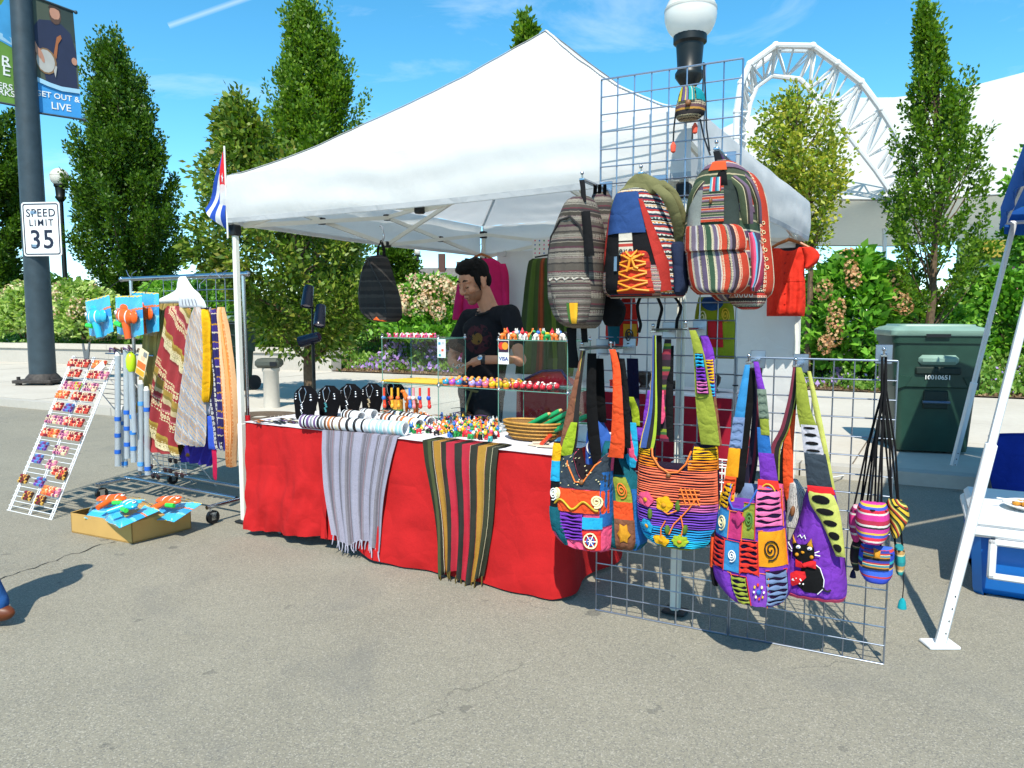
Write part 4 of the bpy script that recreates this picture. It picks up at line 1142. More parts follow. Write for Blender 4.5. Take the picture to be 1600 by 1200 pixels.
class Loft:
    """Rows (y, xL, xR[, t, thickness]) of an outline in the photograph, set on planes of a frame: a padded body with real thickness.
    S(a, b, off) is the point on its front, a across and b down, off proud of it."""
    def __init__(self, fr, rows, t=0., th=.05, px=True, pw=3.0, pe=.6, flat_back=.25, fold=0, nf=5, seed=0, nv=28, nu=18, neck=None):
        self.neck = neck
        r = []
        for q in rows:
            y, xl, xr = q[:3]; tt = q[3] if len(q) > 3 else t; hh = q[4] if len(q) > 4 else th
            if px:
                a, z = fr.px(xl, y, tt); c, z2 = fr.px(xr, y, tt); r.append((a, c, (z + z2) / 2, tt, hh))
            else: r.append((xl, xr, y, tt, hh))
        self.r = np.array(r); d = np.abs(np.diff(self.r[:, 2])) + .35 * np.abs(np.diff(self.r[:, 0])) + 1e-4
        self.b = np.concatenate([[0], np.cumsum(d)]) / d.sum()
        self.fr, self.pw, self.pe, self.fb, self.fold, self.nf, self.seed, self.nv, self.nu = fr, pw, pe, flat_back, fold, nf, seed, nv, nu
    def row(self, b):
        b = max(0, min(1, b)); n = len(self.b)
        i = min(n - 2, max(0, int(np.searchsorted(self.b, b)) - 1)); f = (b - self.b[i]) / (self.b[i + 1] - self.b[i])
        p0, p1, p2, p3 = self.r[max(0, i - 1)], self.r[i], self.r[i + 1], self.r[min(n - 1, i + 2)]
        m1, m2 = (p2 - p0) * .4, (p3 - p1) * .4
        return (2 * f ** 3 - 3 * f * f + 1) * p1 + (f ** 3 - 2 * f * f + f) * m1 + (3 * f * f - 2 * f ** 3) * p2 + (f ** 3 - f * f) * m2
    def S(self, a, b, off=0, back=False):
        l, r, z, t, th = self.row(b)
        w = abs(2 * min(1, max(0, a)) - 1); prof = max(0, 1 - w ** self.pw) ** self.pe
        edge = min(1, max(.0, min(b, 1 - b) * 14)) ** .5
        bl = th * prof * (.25 + .75 * edge)
        x = l + (r - l) * a
        wv = 0
        if self.fold: wv = self.fold * (.3 + b) * math.sin(a * self.nf * 6.28 + self.seed + b * 1.5) + self.fold * .7 * noise.noise(V((a * 4, b * 4, self.seed)))
        wv += .0025 * noise.noise(V((x * 22, z * 22, self.seed)))
        return V((x, t + bl * self.fb + .001 - wv, z)) if back else V((x, t - bl - off - wv, z))
    def body(self, name, mats, parent, smooth=50, b0=0, b1=1, ret=False, a0=0, a1=1):
        m = MB(); nu, nv = self.nu, self.nv; vs, fs, uvs = [], [], []
        for j in range(nv + 1):
            bb = b0 + (b1 - b0) * j / nv
            for i, bk in [(i, False) for i in range(nu + 1)] + [(i, True) for i in range(nu - 1, 0, -1)]:
                a = a0 + (a1 - a0) * i / nu; k = self.neck(a) if self.neck else 0; b = k + (1 - k) * bb
                vs.append(self.S(a, b, 0, bk)); uvs.append((a, 1 - b))
        k = 2 * nu
        for j in range(nv):
            for i in range(k): fs.append((j * k + i, j * k + (i + 1) % k, (j + 1) * k + (i + 1) % k, (j + 1) * k + i))
        fs += [tuple(range(nv * k, (nv + 1) * k)), tuple(range(k))[::-1]]
        m.add(vs, fs, uvs)
        if self.neck: m.mi[-1] = 1; mats = [mats, LINING]
        return m.build(name, mats, parent, smooth=smooth)
    def patch(self, name, m, parent, a0, a1, b0, b1, off=.004, nu=6, nv=6, fn=None, th=.003):
        mb = MB()
        def f(u, v):
            a, b = a0 + (a1 - a0) * u, b0 + (b1 - b0) * v
            if self.neck: b = max(b, self.neck(a) + .004)
            return self.S(a, b, off + (fn(u, v) if fn else 0))
        mb.sheet(f, nu, nv, (0, th + .002, 0)); return mb.build(name, m, parent, smooth=50)
    def poly(self, name, m, parent, pts, off=.006, dome=.004):
        mb = MB(); n = len(pts); ca = sum(p[0] for p in pts) / n; cb = sum(p[1] for p in pts) / n
        vs = [self.S(p[0], p[1], 0) for p in pts] + [self.S(p[0], p[1], off) for p in pts] + [self.S(ca + (p[0] - ca) * .6, cb + (p[1] - cb) * .6, off + dome) for p in pts] + [self.S(ca, cb, off + dome * 1.2)]
        fs = []
        for i in range(n):
            j = (i + 1) % n; fs += [(i, j, n + j, n + i), (n + i, n + j, 2 * n + j, 2 * n + i), (2 * n + i, 2 * n + j, 3 * n)]
        mb.add(vs, fs); return mb.build(name, m, parent, smooth=50)
    def line(self, name, m, parent, pts, r=.003, off=.006, n=6):
        mb = MB(); mb.tube([self.S(p[0], p[1], off) for p in pts], r, n); return mb.build(name, m, parent)
    def slits(self, parent, m, a0, a1, b0, b1, n, off=.004, amp=.5, seed=0, name='ruffle', nu=10, fill=.78, bulge=.0035):
        """Slashed, ruffled cloth: n narrow wavy strips with gaps between them, as one piece."""
        mb = MB(); rs = np.random.RandomState(seed)
        for k in range(n):
            h = (b1 - b0) / n; c = b0 + h * (k + .5); ph, ph2 = rs.uniform(0, 6.3), rs.uniform(0, 6.3)
            def f(u, v, c=c, ph=ph, ph2=ph2, h=h):
                a = a0 + (a1 - a0) * u
                w = h * fill * .5 * (.72 + .28 * math.sin(u * 9 + ph)) if .04 < u < .96 else h * .5
                return self.S(a, c + h * .16 * amp * math.sin(u * 7 + ph2) + w * (2 * v - 1), off + bulge * math.sin(math.pi * v))
            mb.grid(f, nu, 2)
        o = mb.build(name, m, parent, smooth=60); o['kind'] = 'stuff'; return o


def disc(ca, cb, ra, rb, n=14, wob=0, k=5): return [(ca + ra * (1 + wob * math.cos(k * 2 * math.pi * i / n)) * math.cos(2 * math.pi * i / n), cb + rb * (1 + wob * math.cos(k * 2 * math.pi * i / n)) * math.sin(2 * math.pi * i / n)) for i in range(n)]
def spiral(ca, cb, ra, rb, turns=2.3, n=30, k=.12): return [(ca + ra * (k + (1 - k) * i / n) * math.cos(turns * 6.283 * i / n), cb + rb * (k + (1 - k) * i / n) * math.sin(turns * 6.283 * i / n)) for i in range(n + 1)]


# ------------------------------------------------------------------ front table, cloths, scarves
TZ, TF, TB, TL, TRt = .715, -.1, .66, .25, 2.46
REDC = cloth('red_tablecloth', '#d8282a', .62, .42, 5, .07)
REDD = cloth('crimson_tablecloth', '#a81c34', .62, .3, 4, .07)
tb = thing('folding_table', 'long folding table under the red cloth at the front of the stall', 'table', T, ((TL + TRt) / 2, .28, 0))
b = MB(); b.box(((TL + TRt) / 2, .28, TZ - .025), (TRt - TL - .02, .74, .04), r=.01); b.build('tabletop', mat('table_plastic', '#d8d6cc', .8, .5), tb)
for s in (TL + .2, TRt - .2):
    for t in (-.02, .56):
        b = MB(); b.tube([(s, t, TZ - .05), (s, t, .014)], .014, 8); b.build('leg', ZINC, tb)
    b = MB(); b.tube([(s, -.05, .02), (s, .6, .02)], .016, 8); b.build('foot_bar', ZINC, tb)


FD = {}
def drop(name, label, s0, s1, zb, m, seed, sides=True, fold=.03, zfun=None, t0=TF, cat='tablecloth'):
    o = thing(name, label, cat, T, ((s0 + s1) / 2, t0, TZ), 'red cloths over the front table')
    def f(u, v):
        s = s0 + (s1 - s0) * u; z0 = TZ + .004; zbb = zb + (zfun(u) if zfun else 0)
        fo = fold * (math.sin(u * 11 + seed) * .5 + math.sin(u * 23 + seed * 2) * .2 + 1.1 * noise.noise(V((u * 5, v * 2, seed))) + .5 * noise.noise(V((u * 13 + v * 3, v * 5, seed)))) * v ** .7 + .004 * noise.noise(V((u * 20, v * 9, seed + 3))) - .004 * abs(math.sin(u * 9.4 + .4))** 12
        return V((s + .02 * math.sin(v * 2 + seed) * v, t0 - .012 - .03 * v - fo, z0 - (z0 - zbb) * v))
    FD[o.name] = f
    b = MB(); b.sheet(f, 46, 20, (0, .003, 0)); b.build('front_drop', m, o, smooth=60)
    return o


l1 = drop('tablecloth', 'red cloth hanging at the left end of the front table, hem lifted off the ground', TL, .945, .02, REDC, 1, fold=.045, zfun=lambda u: .015 + .05 * abs(u - .1))
l2 = drop('tablecloth', 'wide red cloth hanging behind the two striped scarves on the front table', .9, TRt, .0, REDC, 4, fold=.034, zfun=lambda u: .012 + .06 * (1 - sm(0, .4, u)), t0=TF + .004)
def sidef(u, v):
    p = V(FD['tablecloth.001' if 'tablecloth.001' in FD else list(FD)[-1]](1, v)); q = V((TRt + .012 + .035 * v + .03 * math.sin(u * 9 + .6) * v, p.y + .8 * u, TZ + .004 - (TZ - .02) * v)); k = sm(0, .12, u)
    return p.lerp(q, k) if k < 1 else q
b = MB(); b.sheet(sidef, 30, 20, (-.003, 0, 0)); b.build('side_drop', REDC, l2, smooth=60)
b = MB(); b.sheet(lambda u, v: V((TL - .012 - .02 * v - .02 * math.sin(u * 9) * v, TF - .01 + .78 * u, TZ + .004 - (TZ - .05) * v)), 24, 10, (.003, 0, 0)); b.build('side_drop', REDC, l1, smooth=60)
wc_ = thing('table_cover', 'white cloth covering the top of the front table', 'tablecloth', T, ((TL + TRt) / 2, .28, TZ))
b = MB(); b.sheet(lambda u, v: V((TL - .015 + (TRt - TL + .03) * u, TF - .018 + (TB - TF + .03) * v, TZ + .009 + .002 * noise.noise(V((u * 20, v * 9, 0))))), 40, 14, (0, 0, -.003)); b.build('cloth', cloth('white_table_cover', '#ebe9ee', .82, .3, 8), wc_)
ZT = TZ + .012


def scarf(label, sT, sB, zB, m, seed, amp=.012, nf=6, fr_m=None, groupname='striped scarves hung over the table edge', t0=TF - .045, nfr=22, frl=.05, edges=None):
    o = thing('scarf', label, 'scarf', T, ((sT[0] + sT[1]) / 2, TF, TZ), groupname)
    def f(u, v):
        if v < .1:
            k = v / .1; return V((sT[0] + (sT[1] - sT[0]) * u, TF + .1 - (.1 + .018) * k, ZT + .004 + .001 * math.sin(u * 30)))
        k = (v - .1) / .9
        s = (sT[0] + (sT[1] - sT[0]) * u) * (1 - k) + (sB[0] + (sB[1] - sB[0]) * u) * k + .012 * math.sin(k * 5 + seed)
        return V((s, TF - .022 - (TF - t0) * min(1, k * 6) * .3 - .03 * k - amp * (math.sin(u * nf * 6.28 + seed) + .6 * noise.noise(V((u * 9, k * 3, seed)))) * k, ZT + .002 - (ZT - zB - .025 * math.sin(u * 9 + seed) * k) * k))
    b = MB(); b.sheet(f, 64, 30, (0, .003, 0)); b.build('cloth', m, o, smooth=60)
    for i in range(nfr):
        u = (i + .5) / nfr; p = V(f(u, 1)); q = p + V((rnd.uniform(-.012, .012), rnd.uniform(-.008, .004), -frl * rnd.uniform(.7, 1.15)))
        b = MB(); b.tube([p + V((0, 0, .004)), (p + q) / 2 + V((rnd.uniform(-.006, .006), 0, 0)), q], [.0045, .004, .0025], 5); b.build('tassel', fr_m, o)
    return o


LIL = [('#c9c6dc', 5), ('#a9a5b4', 2), ('#8c8794', 3), ('#b3aebf', 1), ('#6e5560', .5), ('#a09aa8', 2.4), ('#b4808a', .6), ('#aaa4b2', 2), ('#c6c3da', 6), ('#9a96a2', 1.4), ('#77707c', .8), ('#b9b5c6', 1.5), ('#5e4a54', .5), ('#c4c1d6', 5), ('#a29da8', 2), ('#86808c', 2.4), ('#b5b0c0', 1), ('#a8606c', .5), ('#9e99a6', 2.5), ('#c8c5da', 5)]
scarf('lilac grey scarf with fine silver stripes and white fringe over the red cloth', (.91, 1.475), (1.02, 1.38), .1, stripes('lilac_stripes', LIL, 'U', 2, .5, .006, .4), 2, fr_m=cloth('lilac_fringe', '#d0cee0', .6))
DKS = [('#26301c', 3), ('#46502c', 2.2), ('#20241c', 1), ('#e8e0c0', .18), ('#6a1c24', .3), ('#b0822c', 4.2), ('#d0c890', .15), ('#8a2030', .3), ('#20241c', 3), ('#c0203a', 5), ('#28221c', .3), ('#1e221e', 4.2), ('#e4dcc8', .16), ('#c01c38', 4.6), ('#d8d0b0', .16), ('#20261e', 4.2), ('#9a2030', .25), ('#b88a30', 4.6), ('#d8d0a0', .16), ('#7a2028', .4), ('#2c3420', 3), ('#e0d8b0', .15), ('#222a1a', 3)]
scarf('dark scarf with gold and crimson stripes narrowing to its fringe over the red cloth', (1.67, 2.15), (1.79, 2.07), .03, stripes('dark_stripes', DKS, 'U', 1, .75, .01, .25), 5, .02, 5, cloth('dark_fringe', '#6a5a2c', .75), nfr=14)

# ------------------------------------------------------------------ jewellery busts
VELV = mat('black_velvet', '#0c0c0f', 1, .95, var=.2, vs=30, spec=.1)
SILV = mat('silver_jewellery', '#d4d6da', .8, .25, .9, var=.15, vs=40)
bust_lab = ['leftmost black velvet bust with a silver V necklace', 'black velvet bust with teal-stone necklace, second from the left', 'black velvet bust with silver collar in the middle of the row', 'black velvet bust with a long beaded pendant, second from the right', 'rightmost black velvet bust with a red cord beside the glass shelf']
for i, (x, y, hpx) in enumerate(((476, 655, 46), (513, 651, 44), (546, 647, 44), (580, 643, 42), (612, 640, 44))):
    g = T.G(x, y, ZT); o = thing('jewellery_bust', bust_lab[i], 'display bust', T, tuple(g), 'black velvet necklace busts')
    h = .215 * hpx / 46; sl = .3
    rows_ = [(.0, .08, 0), (.25, .088, 0), (.55, .108, 0), (.75, .106, 0), (.87, .082, 0), (.94, .05, 0), (1.0, .04, 0)]
    lf = Loft(T, [(g.z + h * f, g.x - w_, g.x + w_, g.y + sl * h * f * .35, .028) for f, w_, _ in rows_[::-1]], px=False, nv=16, nu=12, flat_back=.9)
    lf.body('form', VELV, o)
    lf.line('necklace', SILV, o, [(.36, .05), (.32, .22), (.42, .45), (.5, .58), (.58, .45), (.68, .22), (.64, .05)], .0028, .003)
    jm = [SILV, mat('teal_stone', '#3f8f98', .8, .3), SILV, mat('bead_mix', '#b8a888', .8, .4), mat('red_bead', '#c03028', .8, .3)][i]
    for k in range(6): lf.poly('pendant_bead', jm, o, disc(.5 + .03 * ((k % 3) - 1), .6 + .045 * k, .05 - .004 * k, .028, 8), .004)
    for a in (.2, .82):
        for k in range(3): lf.poly('earring_drop', SILV, o, disc(a, .3 + .07 * k, .035 + .006 * k, .026, 7), .004)

# ------------------------------------------------------------------ bracelet rolls
ROLLW = mat('white_pvc', '#eceef0', .84, .4, var=.03)
BRC = [mat('band_' + n_, h, .8, .5) for n_, h in (('silver', '#c4c8cc'), ('aqua', '#a8d8dc'), ('brown', '#6a4a34'), ('violet', '#6a4a7c'), ('black', '#1c1c20'), ('orange', '#c8743a'), ('grey', '#8a8c92'), ('cream', '#e0d4b8'))]
rolls = [((473, 658), (634, 670), .039, 'long white roll of silver and aqua bracelets along the table front', [3, 4, 3, 6, 3, 4, 6, 2, 5, 2, 7, 2, -1, 4, -1, 4, -1, 4, 0, 1, 0, 1, 1, 0, 1, 7, 1, 1]),
         ((540, 648), (565, 652), .036, 'short white bracelet roll ending in front of the third bust', [4, 2, 4, -1, -1]),
         ((568, 646), (585, 648), .034, 'short white bracelet roll with bare end right of another', [6, 4, -1, -1]),
         ((600, 654), (656, 664), .036, 'white roll with red and brown cord bracelets behind the long roll', [2, 5, 4, 7, 2, 5, -1, 5, -1]),
         ((612, 649), (674, 660), .036, 'white roll with dark cord bracelets farthest right', [4, 2, 7, 4, 2, 4, 6, 7, 4, -1, 4])]
for p_, q_, r, lab, seq in rolls:
    a, c = T.G(*p_, ZT + r), T.G(*q_, ZT + r); o = thing('bracelet_roll', lab, 'bracelet display', T, (a.x, a.y, ZT), 'white tube rolls of bracelets')
    d = (c - a).normalized(); Q = d.to_track_quat('Z', 'Y').to_matrix(); ln = (c - a).length
    b = MB(); b.lathe([(r * .82, 0), (r, 0), (r, ln), (r * .82, ln), (r * .82, 0)], a, 20, Q, cap=False); b.build('tube', ROLLW, o)
    for i, k in enumerate(seq):
        if k < 0: continue
        z = ln * (i + .5) / len(seq); w_ = ln / len(seq) * rnd.uniform(.25, .42)
        b = MB(); b.lathe([(r * 1.0, z - w_), (r * 1.07, z - w_ * .6), (r * 1.07, z + w_ * .6), (r * 1.0, z + w_)], a, 20, Q, cap=False); b.build('bracelet', BRC[k], o)
for i in range(64):     # flat leather bands and earring cards on the left end and mid table
    if i < 20: g = T.G(rnd.uniform(396, 470), rnd.uniform(655, 662), ZT)
    else: g = T.G(rnd.uniform(560, 770), rnd.uniform(638, 662), ZT)
    b = MB(); w_ = rnd.uniform(.05, .1); an = rnd.uniform(-.5, .5)
    b.sheet(lambda u, v: V((g.x + w_ * (u - .5), g.y + (v - .5) * .02 + an * w_ * (u - .5), ZT + .006 + .006 * math.sin(u * 3.1))), 6, 1, (0, 0, -.003))
    o = b.build('leather_band', BRC[rnd.choice([4, 4, 2, 7, 3, 5])], None, T, tuple(g)); tag(o, 'thin leather band lying flat on the white table cover', 'bracelet', 'leather bands laid out flat on the table')

# ------------------------------------------------------------------ clay animals heaped along the table front
CLAY = {k: mat('clay_' + k, h, .85, .4, var=.05) for k, h in dict(red='#e02838', green='#2c9a4a', yellow='#f2c832', pink='#f06aa0', orange='#f08030', white='#f2f0ea', black='#16161a', blue='#3a78c8', teal='#3ab0b0').items()}
def critter(name, m, kind=0):
    b = MB(); b.m = 0
    b.ball((0, 0, .016), (.017, .011, .011), 9, 6); b.m = 1
    b.ball((.016, 0, .03), (.0095, .009, .009), 8, 6)
    b.m = 0
    for sx in (-.01, .01):
        for sy in (-.006, .006): b.tube([(sx, sy, .012), (sx, sy, 0)], .004, 5)
    b.m = 1
    if kind == 0:
        for sy in (-.006, .006): b.ball((.014, sy, .041), (.003, .003, .006), 5, 4)
        b.m = 2; b.tube([(-.016, 0, .018), (-.024, 0, .026)], [.003, .002], 5)
    elif kind == 1:
        b.m = 2; b.lathe([(.006, .036), (.004, .042), (.001, .05)], (.016, 0, 0), 6); b.tube([(.024, 0, .029), (.032, 0, .027)], [.003, .001], 5)
        b.ball((-.014, 0, .024), (.012, .004, .01), 7, 5)
    else:
        b.m = 2; b.ball((0, 0, .026), (.013, .009, .006), 8, 5); b.ball((.022, 0, .028), (.004, .004, .003), 6, 4)
    return b.build(name, m, mesh_only=True)
cks = list(CLAY)
cmesh = []
for i in range(14):
    ks = rnd.sample(cks, 3); cmesh.append((critter('clay_animal', [CLAY[k] for k in ks], i % 3), ks))
for i in range(150):
    x = rnd.uniform(634, 776); lo = interp(x, [634, 776], [676, 690]); y = rnd.uniform(lo - 27, lo)
    g = T.G(x, y, ZT); me, ks = rnd.choice(cmesh)
    place(me, 'clay_animal', T, tuple(g), rnd.uniform(0, 6.28), f'tiny {ks[0]} clay animal with {ks[1]} head and {ks[2]} trim along the table front', 'figurine', 'clay animals crowded along the table front', rnd.uniform(.85, 1.35))

# basket of green rhythm sticks, maraca, cards
g = T.G(820, 690, ZT); g.y += .08
WICK = None
n_ = NT('wicker'); uv_ = n_.co('UV', (46, 16, 1)); wv_ = n_.n('ShaderNodeTexBrick', Scale=1); n_.set(wv_.inputs['Vector'], uv_); wv_.inputs['Color1'].default_value = lin('#d9a650', .8); wv_.inputs['Color2'].default_value = lin('#b8822f', .8); wv_.inputs['Mortar'].default_value = lin('#6a4418', .7); wv_.inputs['Mortar Size'].default_value = .08
WICK = n_.end(n_.bsdf(wv_.outputs['Color'], .7, 0, n_.bump(wv_.outputs['Fac'], -.5, .004)))
bk = thing('wicker_basket', 'oval wicker basket of green sticks at the right end of the front table', 'basket', T, tuple(g))
El = Matrix(((1.75, 0, 0), (0, 1, 0), (0, 0, 1)))
b = MB(); b.lathe([(.02, .0), (.07, .004), (.083, .03), (.094, .075), (.1, .095), (.093, .094), (.085, .07), (.075, .03), (.06, .012), (.01, .01)], g, 36, El, cap=False); b.build('bowl', WICK, bk)
b = MB(); ring = [g + El @ V((.097 * math.cos(a * .1745), .097 * math.sin(a * .1745), .097)) for a in range(37)]; b.tube(ring, .007, 6, cap=False); b.build('rim', mat('cane_rim', '#c8923c', .8, .6, var=.3, vs=60), bk)
for i in range(4):
    z = .02 + .02 * i; r_ = float(np.interp(z, [.004, .03, .075, .095], [.07, .083, .094, .1])) + .002
    b = MB(); b.tube([g + El @ V((r_ * math.cos(a * .1745), r_ * math.sin(a * .1745), z)) for a in range(37)], .004, 5, cap=False); b.build('cane_band', mat('cane_rim', '#c8923c'), bk)
STG = mat('stick_green', '#1c9a5c', .8, .35, var=.06); TIP = mat('stick_tip_wood', '#e0b070', .8, .6)
for i in range(5):
    a = g + V((-.1 + .045 * i, -.03 + .02 * (i % 2), .03 + .012 * (i % 2))); d = V((.2 + .012 * i, .03, .115 + .008 * (i % 3))); c = a + d
    o = thing('rhythm_stick', ['leftmost', 'second from left', 'middle', 'second from right', 'rightmost'][i] + ' green wooden rhythm stick leaning in the wicker basket', 'stick', T, tuple(a), 'green sticks standing in the basket')
    b = MB(); b.tube([a, a + d * .02, a + d * .96, c], [.01, .0135, .0135, .011], 10); b.build('stick', STG, o)
    b = MB(); b.tube([c, c + d * .05], [.0105, .007], 10); b.build('tip', TIP, o)
for lab, px1, px2, m in (('orange brown maraca with red handle lying right of the basket', (868, 672), (846, 694), '#b85a2a'),):
    a, c = T.G(*px1, ZT + .055), T.G(*px2, ZT + .012); o = thing('maraca', lab, 'maraca', T, (a.x, a.y, ZT))
    b = MB(); b.ball(a, (.045, .045, .052), 16, 10); b.build('gourd', mat('maraca_gourd', m, .85, .25, var=.25, vs=20), o)
    b = MB(); b.tube([a.lerp(c, .25), a.lerp(c, .6), c], [.014, .009, .011], 8); b.build('handle', mat('maraca_handle', '#e8482a', .8, .35), o)
for i, (x, y) in enumerate(((838, 696), (852, 698), (845, 692))):
    g2 = T.G(x, y, ZT + .003 * i); b = MB(); b.box(g2 + V((0, 0, .003)), (.085, .055, .002), Matrix.Rotation(.3 * i, 3, 'Z')); tag(b.build('price_card', mat('card_cream', '#ead8c0', .8, .6), None, T, tuple(g2)), ['small cream card lying left of another in front of the basket', 'small cream card at the right front of the basket', 'small cream card uppermost of the three by the basket'][i], 'card', 'small cards in front of the basket')
g2 = T.G(876, 697, ZT); o = thing('painted_gourd', 'small blue and white painted gourd at the right front table corner', 'ornament', T, tuple(g2))
b = MB(); b.lathe([(.012, 0), (.03, .012), (.032, .025), (.018, .042), (.004, .048)], g2, 14); b.build('body', mat('gourd_blue', '#6ab4d8', .8, .35), o)
b = MB(); b.lathe([(.0325, .02), (.0335, .024), (.0325, .028)], g2, 14, cap=False); b.build('band', WHITE, o)
g2 = T.G(908, 690, ZT); g2.y += .05; o = thing('cardboard_carton', 'white carton with green label on the table right of the maraca', 'box', T, tuple(g2))
b = MB(); b.box(g2 + V((0, 0, .045)), (.13, .1, .09), r=.004); b.build('carton', WHITE, o)
b = MB(); b.box(g2 + V((.0, -.0, .0915)), (.06, .04, .003)); b.build('label_print', CLAY['green'], o)

# ------------------------------------------------------------------ glass cube shelves
GL = glassmat('shelf_glass', (.985, .995, .99, 1), .02); GE = mat('glass_edge', '#6fa696', .7, .15, var=.05)
gt, gd = .3, .3
xs_ = [T.px(x, 600, gt)[0] for x in (597, 684, 778, 886)]
zm, zt = T.px(684, 603, gt)[1], T.px(778, 531, gt)[1]
gs = thing('glass_shelf_unit', 'clear glass cube shelving standing on the back of the front table', 'shelf', T, (xs_[1], gt, ZT))
def pane(c, size, nm):
    b = MB(); b.box(c, size); o = b.build(nm, GL, gs, smooth=0)
    ax = min(range(3), key=lambda i: size[i]); b = MB()
    hx, hy, hz = (q / 2 for q in size)
    e_ = .0022
    if ax == 2:
        for sy in (-1, 1): b.box(V(c) + V((0, sy * hy, 0)), (size[0], e_, size[2] + .0006))
        for sx in (-1, 1): b.box(V(c) + V((sx * hx, 0, 0)), (e_, size[1], size[2] + .0006))
    else:
        for sz in (-1, 1): b.box(V(c) + V((0, 0, sz * hz)), (size[0] + .0006, size[1], e_))
        if ax == 0:
            for sy in (-1, 1): b.box(V(c) + V((0, sy * hy, 0)), (size[0] + .0006, e_, size[2]))
    eo = b.build('polished_edge', GE, o, smooth=0); eo['kind'] = 'stuff'
gx = .004
for i in range(3):
    w_ = xs_[i + 1] - xs_[i]; pane(((xs_[i] + xs_[i + 1]) / 2, gt + gd / 2, zm), (w_ - .012, gd, .004), 'shelf')
    if i != 1: pane(((xs_[i] + xs_[i + 1]) / 2, gt + gd / 2, zt), (w_ - .004, gd, .004), 'shelf')
for i in range(4):
    for z0, z1 in ((ZT, zm), (zm, zt)): pane((xs_[i], gt + gd / 2, (z0 + z1) / 2), (.004, gd - .01, z1 - z0 - .01), 'side_pane')
for i in (0, 2):
    for z0, z1 in ((ZT, zm), (zm, zt)): pane(((xs_[i] + xs_[i + 1]) / 2, gt + gd - .004, (z0 + z1) / 2), (xs_[i + 1] - xs_[i] - .014, .004, z1 - z0 - .01), 'back_pane')
for i in range(4):
    for z in (zm, zt):
        for t in (gt + .01, gt + gd - .01):
            b = MB(); b.ball((xs_[i], t, z), (.012, .012, .011), 10, 7); b.lathe([(.005, .008), (.007, .018), (.004, .022)], (xs_[i], t, z), 8); b.build('clip', CHROME, gs)
# payment cards on the panes
o = thing('payment_sticker', 'white sticker reading VISA under orange and red discs on the right glass cube', 'sticker', T, (xs_[2], gt - .006, zm + .1))
a0 = T.P(787, 569, gt - .008); w_, h_ = .068, .135
b = MB(); b.box((a0.x, gt - .008, a0.z + h_ / 2), (w_, .002, h_)); b.build('card', WHITE, o)
b = MB(); b.box((a0.x, gt - .0102, a0.z + h_ * .74), (w_ * .94, .001, h_ * .48)); b.build('panel', mat('card_navy', '#3a1c3a', .8, .4), o)
for dx, m in ((-.012, mat('disc_red', '#e0302a', .8, .4)), (.012, mat('disc_orange', '#f09a2a', .8, .4))):
    b = MB(); b.lathe([(.021, 0), (.021, .0012)], (a0.x + dx, gt - .0108 - .0008 * (dx > 0), a0.z + h_ * .76), 18, Matrix.Rotation(R(90), 3, 'X')); b.build('disc', m, o)
text('VISA', 'lettering', mat('card_blue', '#1a3a98', .8, .4), o, (a0.x, gt - .0095, a0.z + h_ * .22), .03, (V((1, 0, 0)), V((0, 0, 1)), V((0, -1, 0))), .0006)
o = thing('payment_sticker', 'white card sticker with small coloured logos on the left glass cube', 'sticker', T, (xs_[1], gt - .006, zm + .1))
a0 = T.P(690, 559, gt - .008)
b = MB(); b.box((a0.x, gt - .008, a0.z + .055), (.06, .002, .11)); b.build('card', mat('card_pale', '#dfeae4', .82, .5), o)
for i, (dx, dz, h) in enumerate(((-.014, .085, '#3a9ac0'), (.012, .088, '#c0c4c8'), (.008, .045, '#e8604a'), (-.012, .04, '#c8ccd0'), (-.012, .015, '#3aa0a8'))):
    b = MB(); b.box((a0.x + dx, gt - .0096, a0.z + dz), (.016, .001, .014)); b.build('logo_print', mat(f'logo{i}_print'.replace(str(i), 'abcde'[i]), h, .8, .5), o)

# goods on the shelves
def globe(m1, m2, m3, name='painted_ornament'):
    b = MB(); b.m = 0; b.ball((0, 0, .022), (.021, .021, .021), 12, 9); b.m = 1; b.ball((0, -.012, .04), (.012, .011, .009), 8, 6); b.ball((.012, -.008, .026), (.006, .012, .005), 6, 5)
    b.m = 2; b.lathe([(.016, 0), (.018, .004), (.012, .007)], n=10); b.ball((-.003, -.022, .04), (.004, .006, .003), 6, 4); return b.build(name, [m1, m2, m3], mesh_only=True)
gc = ['#38a8d0', '#c45ac8', '#3a98c8', '#1a1c3a', '#c0b0f0', '#8a60c0', '#f080a0', '#f0c828', '#f2d030', '#d8b820']
names_ = ['sky_blue', 'violet', 'azure', 'navy', 'lavender', 'purple', 'rose', 'golden', 'lemon', 'mustard']
gms = [globe(mat('glaze_' + n, h, .85, .2), mat('glaze_beak', '#f0a048', .85, .3), mat('glaze_base', '#f07838', .85, .3)) for n, h in zip(names_, gc)]
for r_ in range(3):
    for k in range(10):
        x = xs_[1] + .03 + (xs_[2] - xs_[1] + .02) * k / 9.4; ci = k
        place(gms[ci], 'bird_ornament', T, (x, gt + .04 + .075 * r_, zm + .003), rnd.uniform(-.4, .4), f'round {names_[ci].replace("_", " ")} bird ornament in the {["front", "middle", "back"][r_]} row on the glass shelf', 'ornament', 'round bird ornaments on the middle glass shelf')
rg = globe(mat('glaze_red', '#d83040', .85, .25), mat('glaze_white', '#f2ece4', .85, .3), mat('glaze_black', '#1a1818', .85, .3))
for r_ in range(2):
    for k in range(7): place(rg, 'ball_ornament', T, (xs_[2] + .04 + .043 * k, gt + .06 + .09 * r_, zm + .003), rnd.uniform(0, 6), 'small red and white ornament on the lower shelf of the right glass cube', 'ornament', 'red and white ornaments on the right glass shelf', .8)
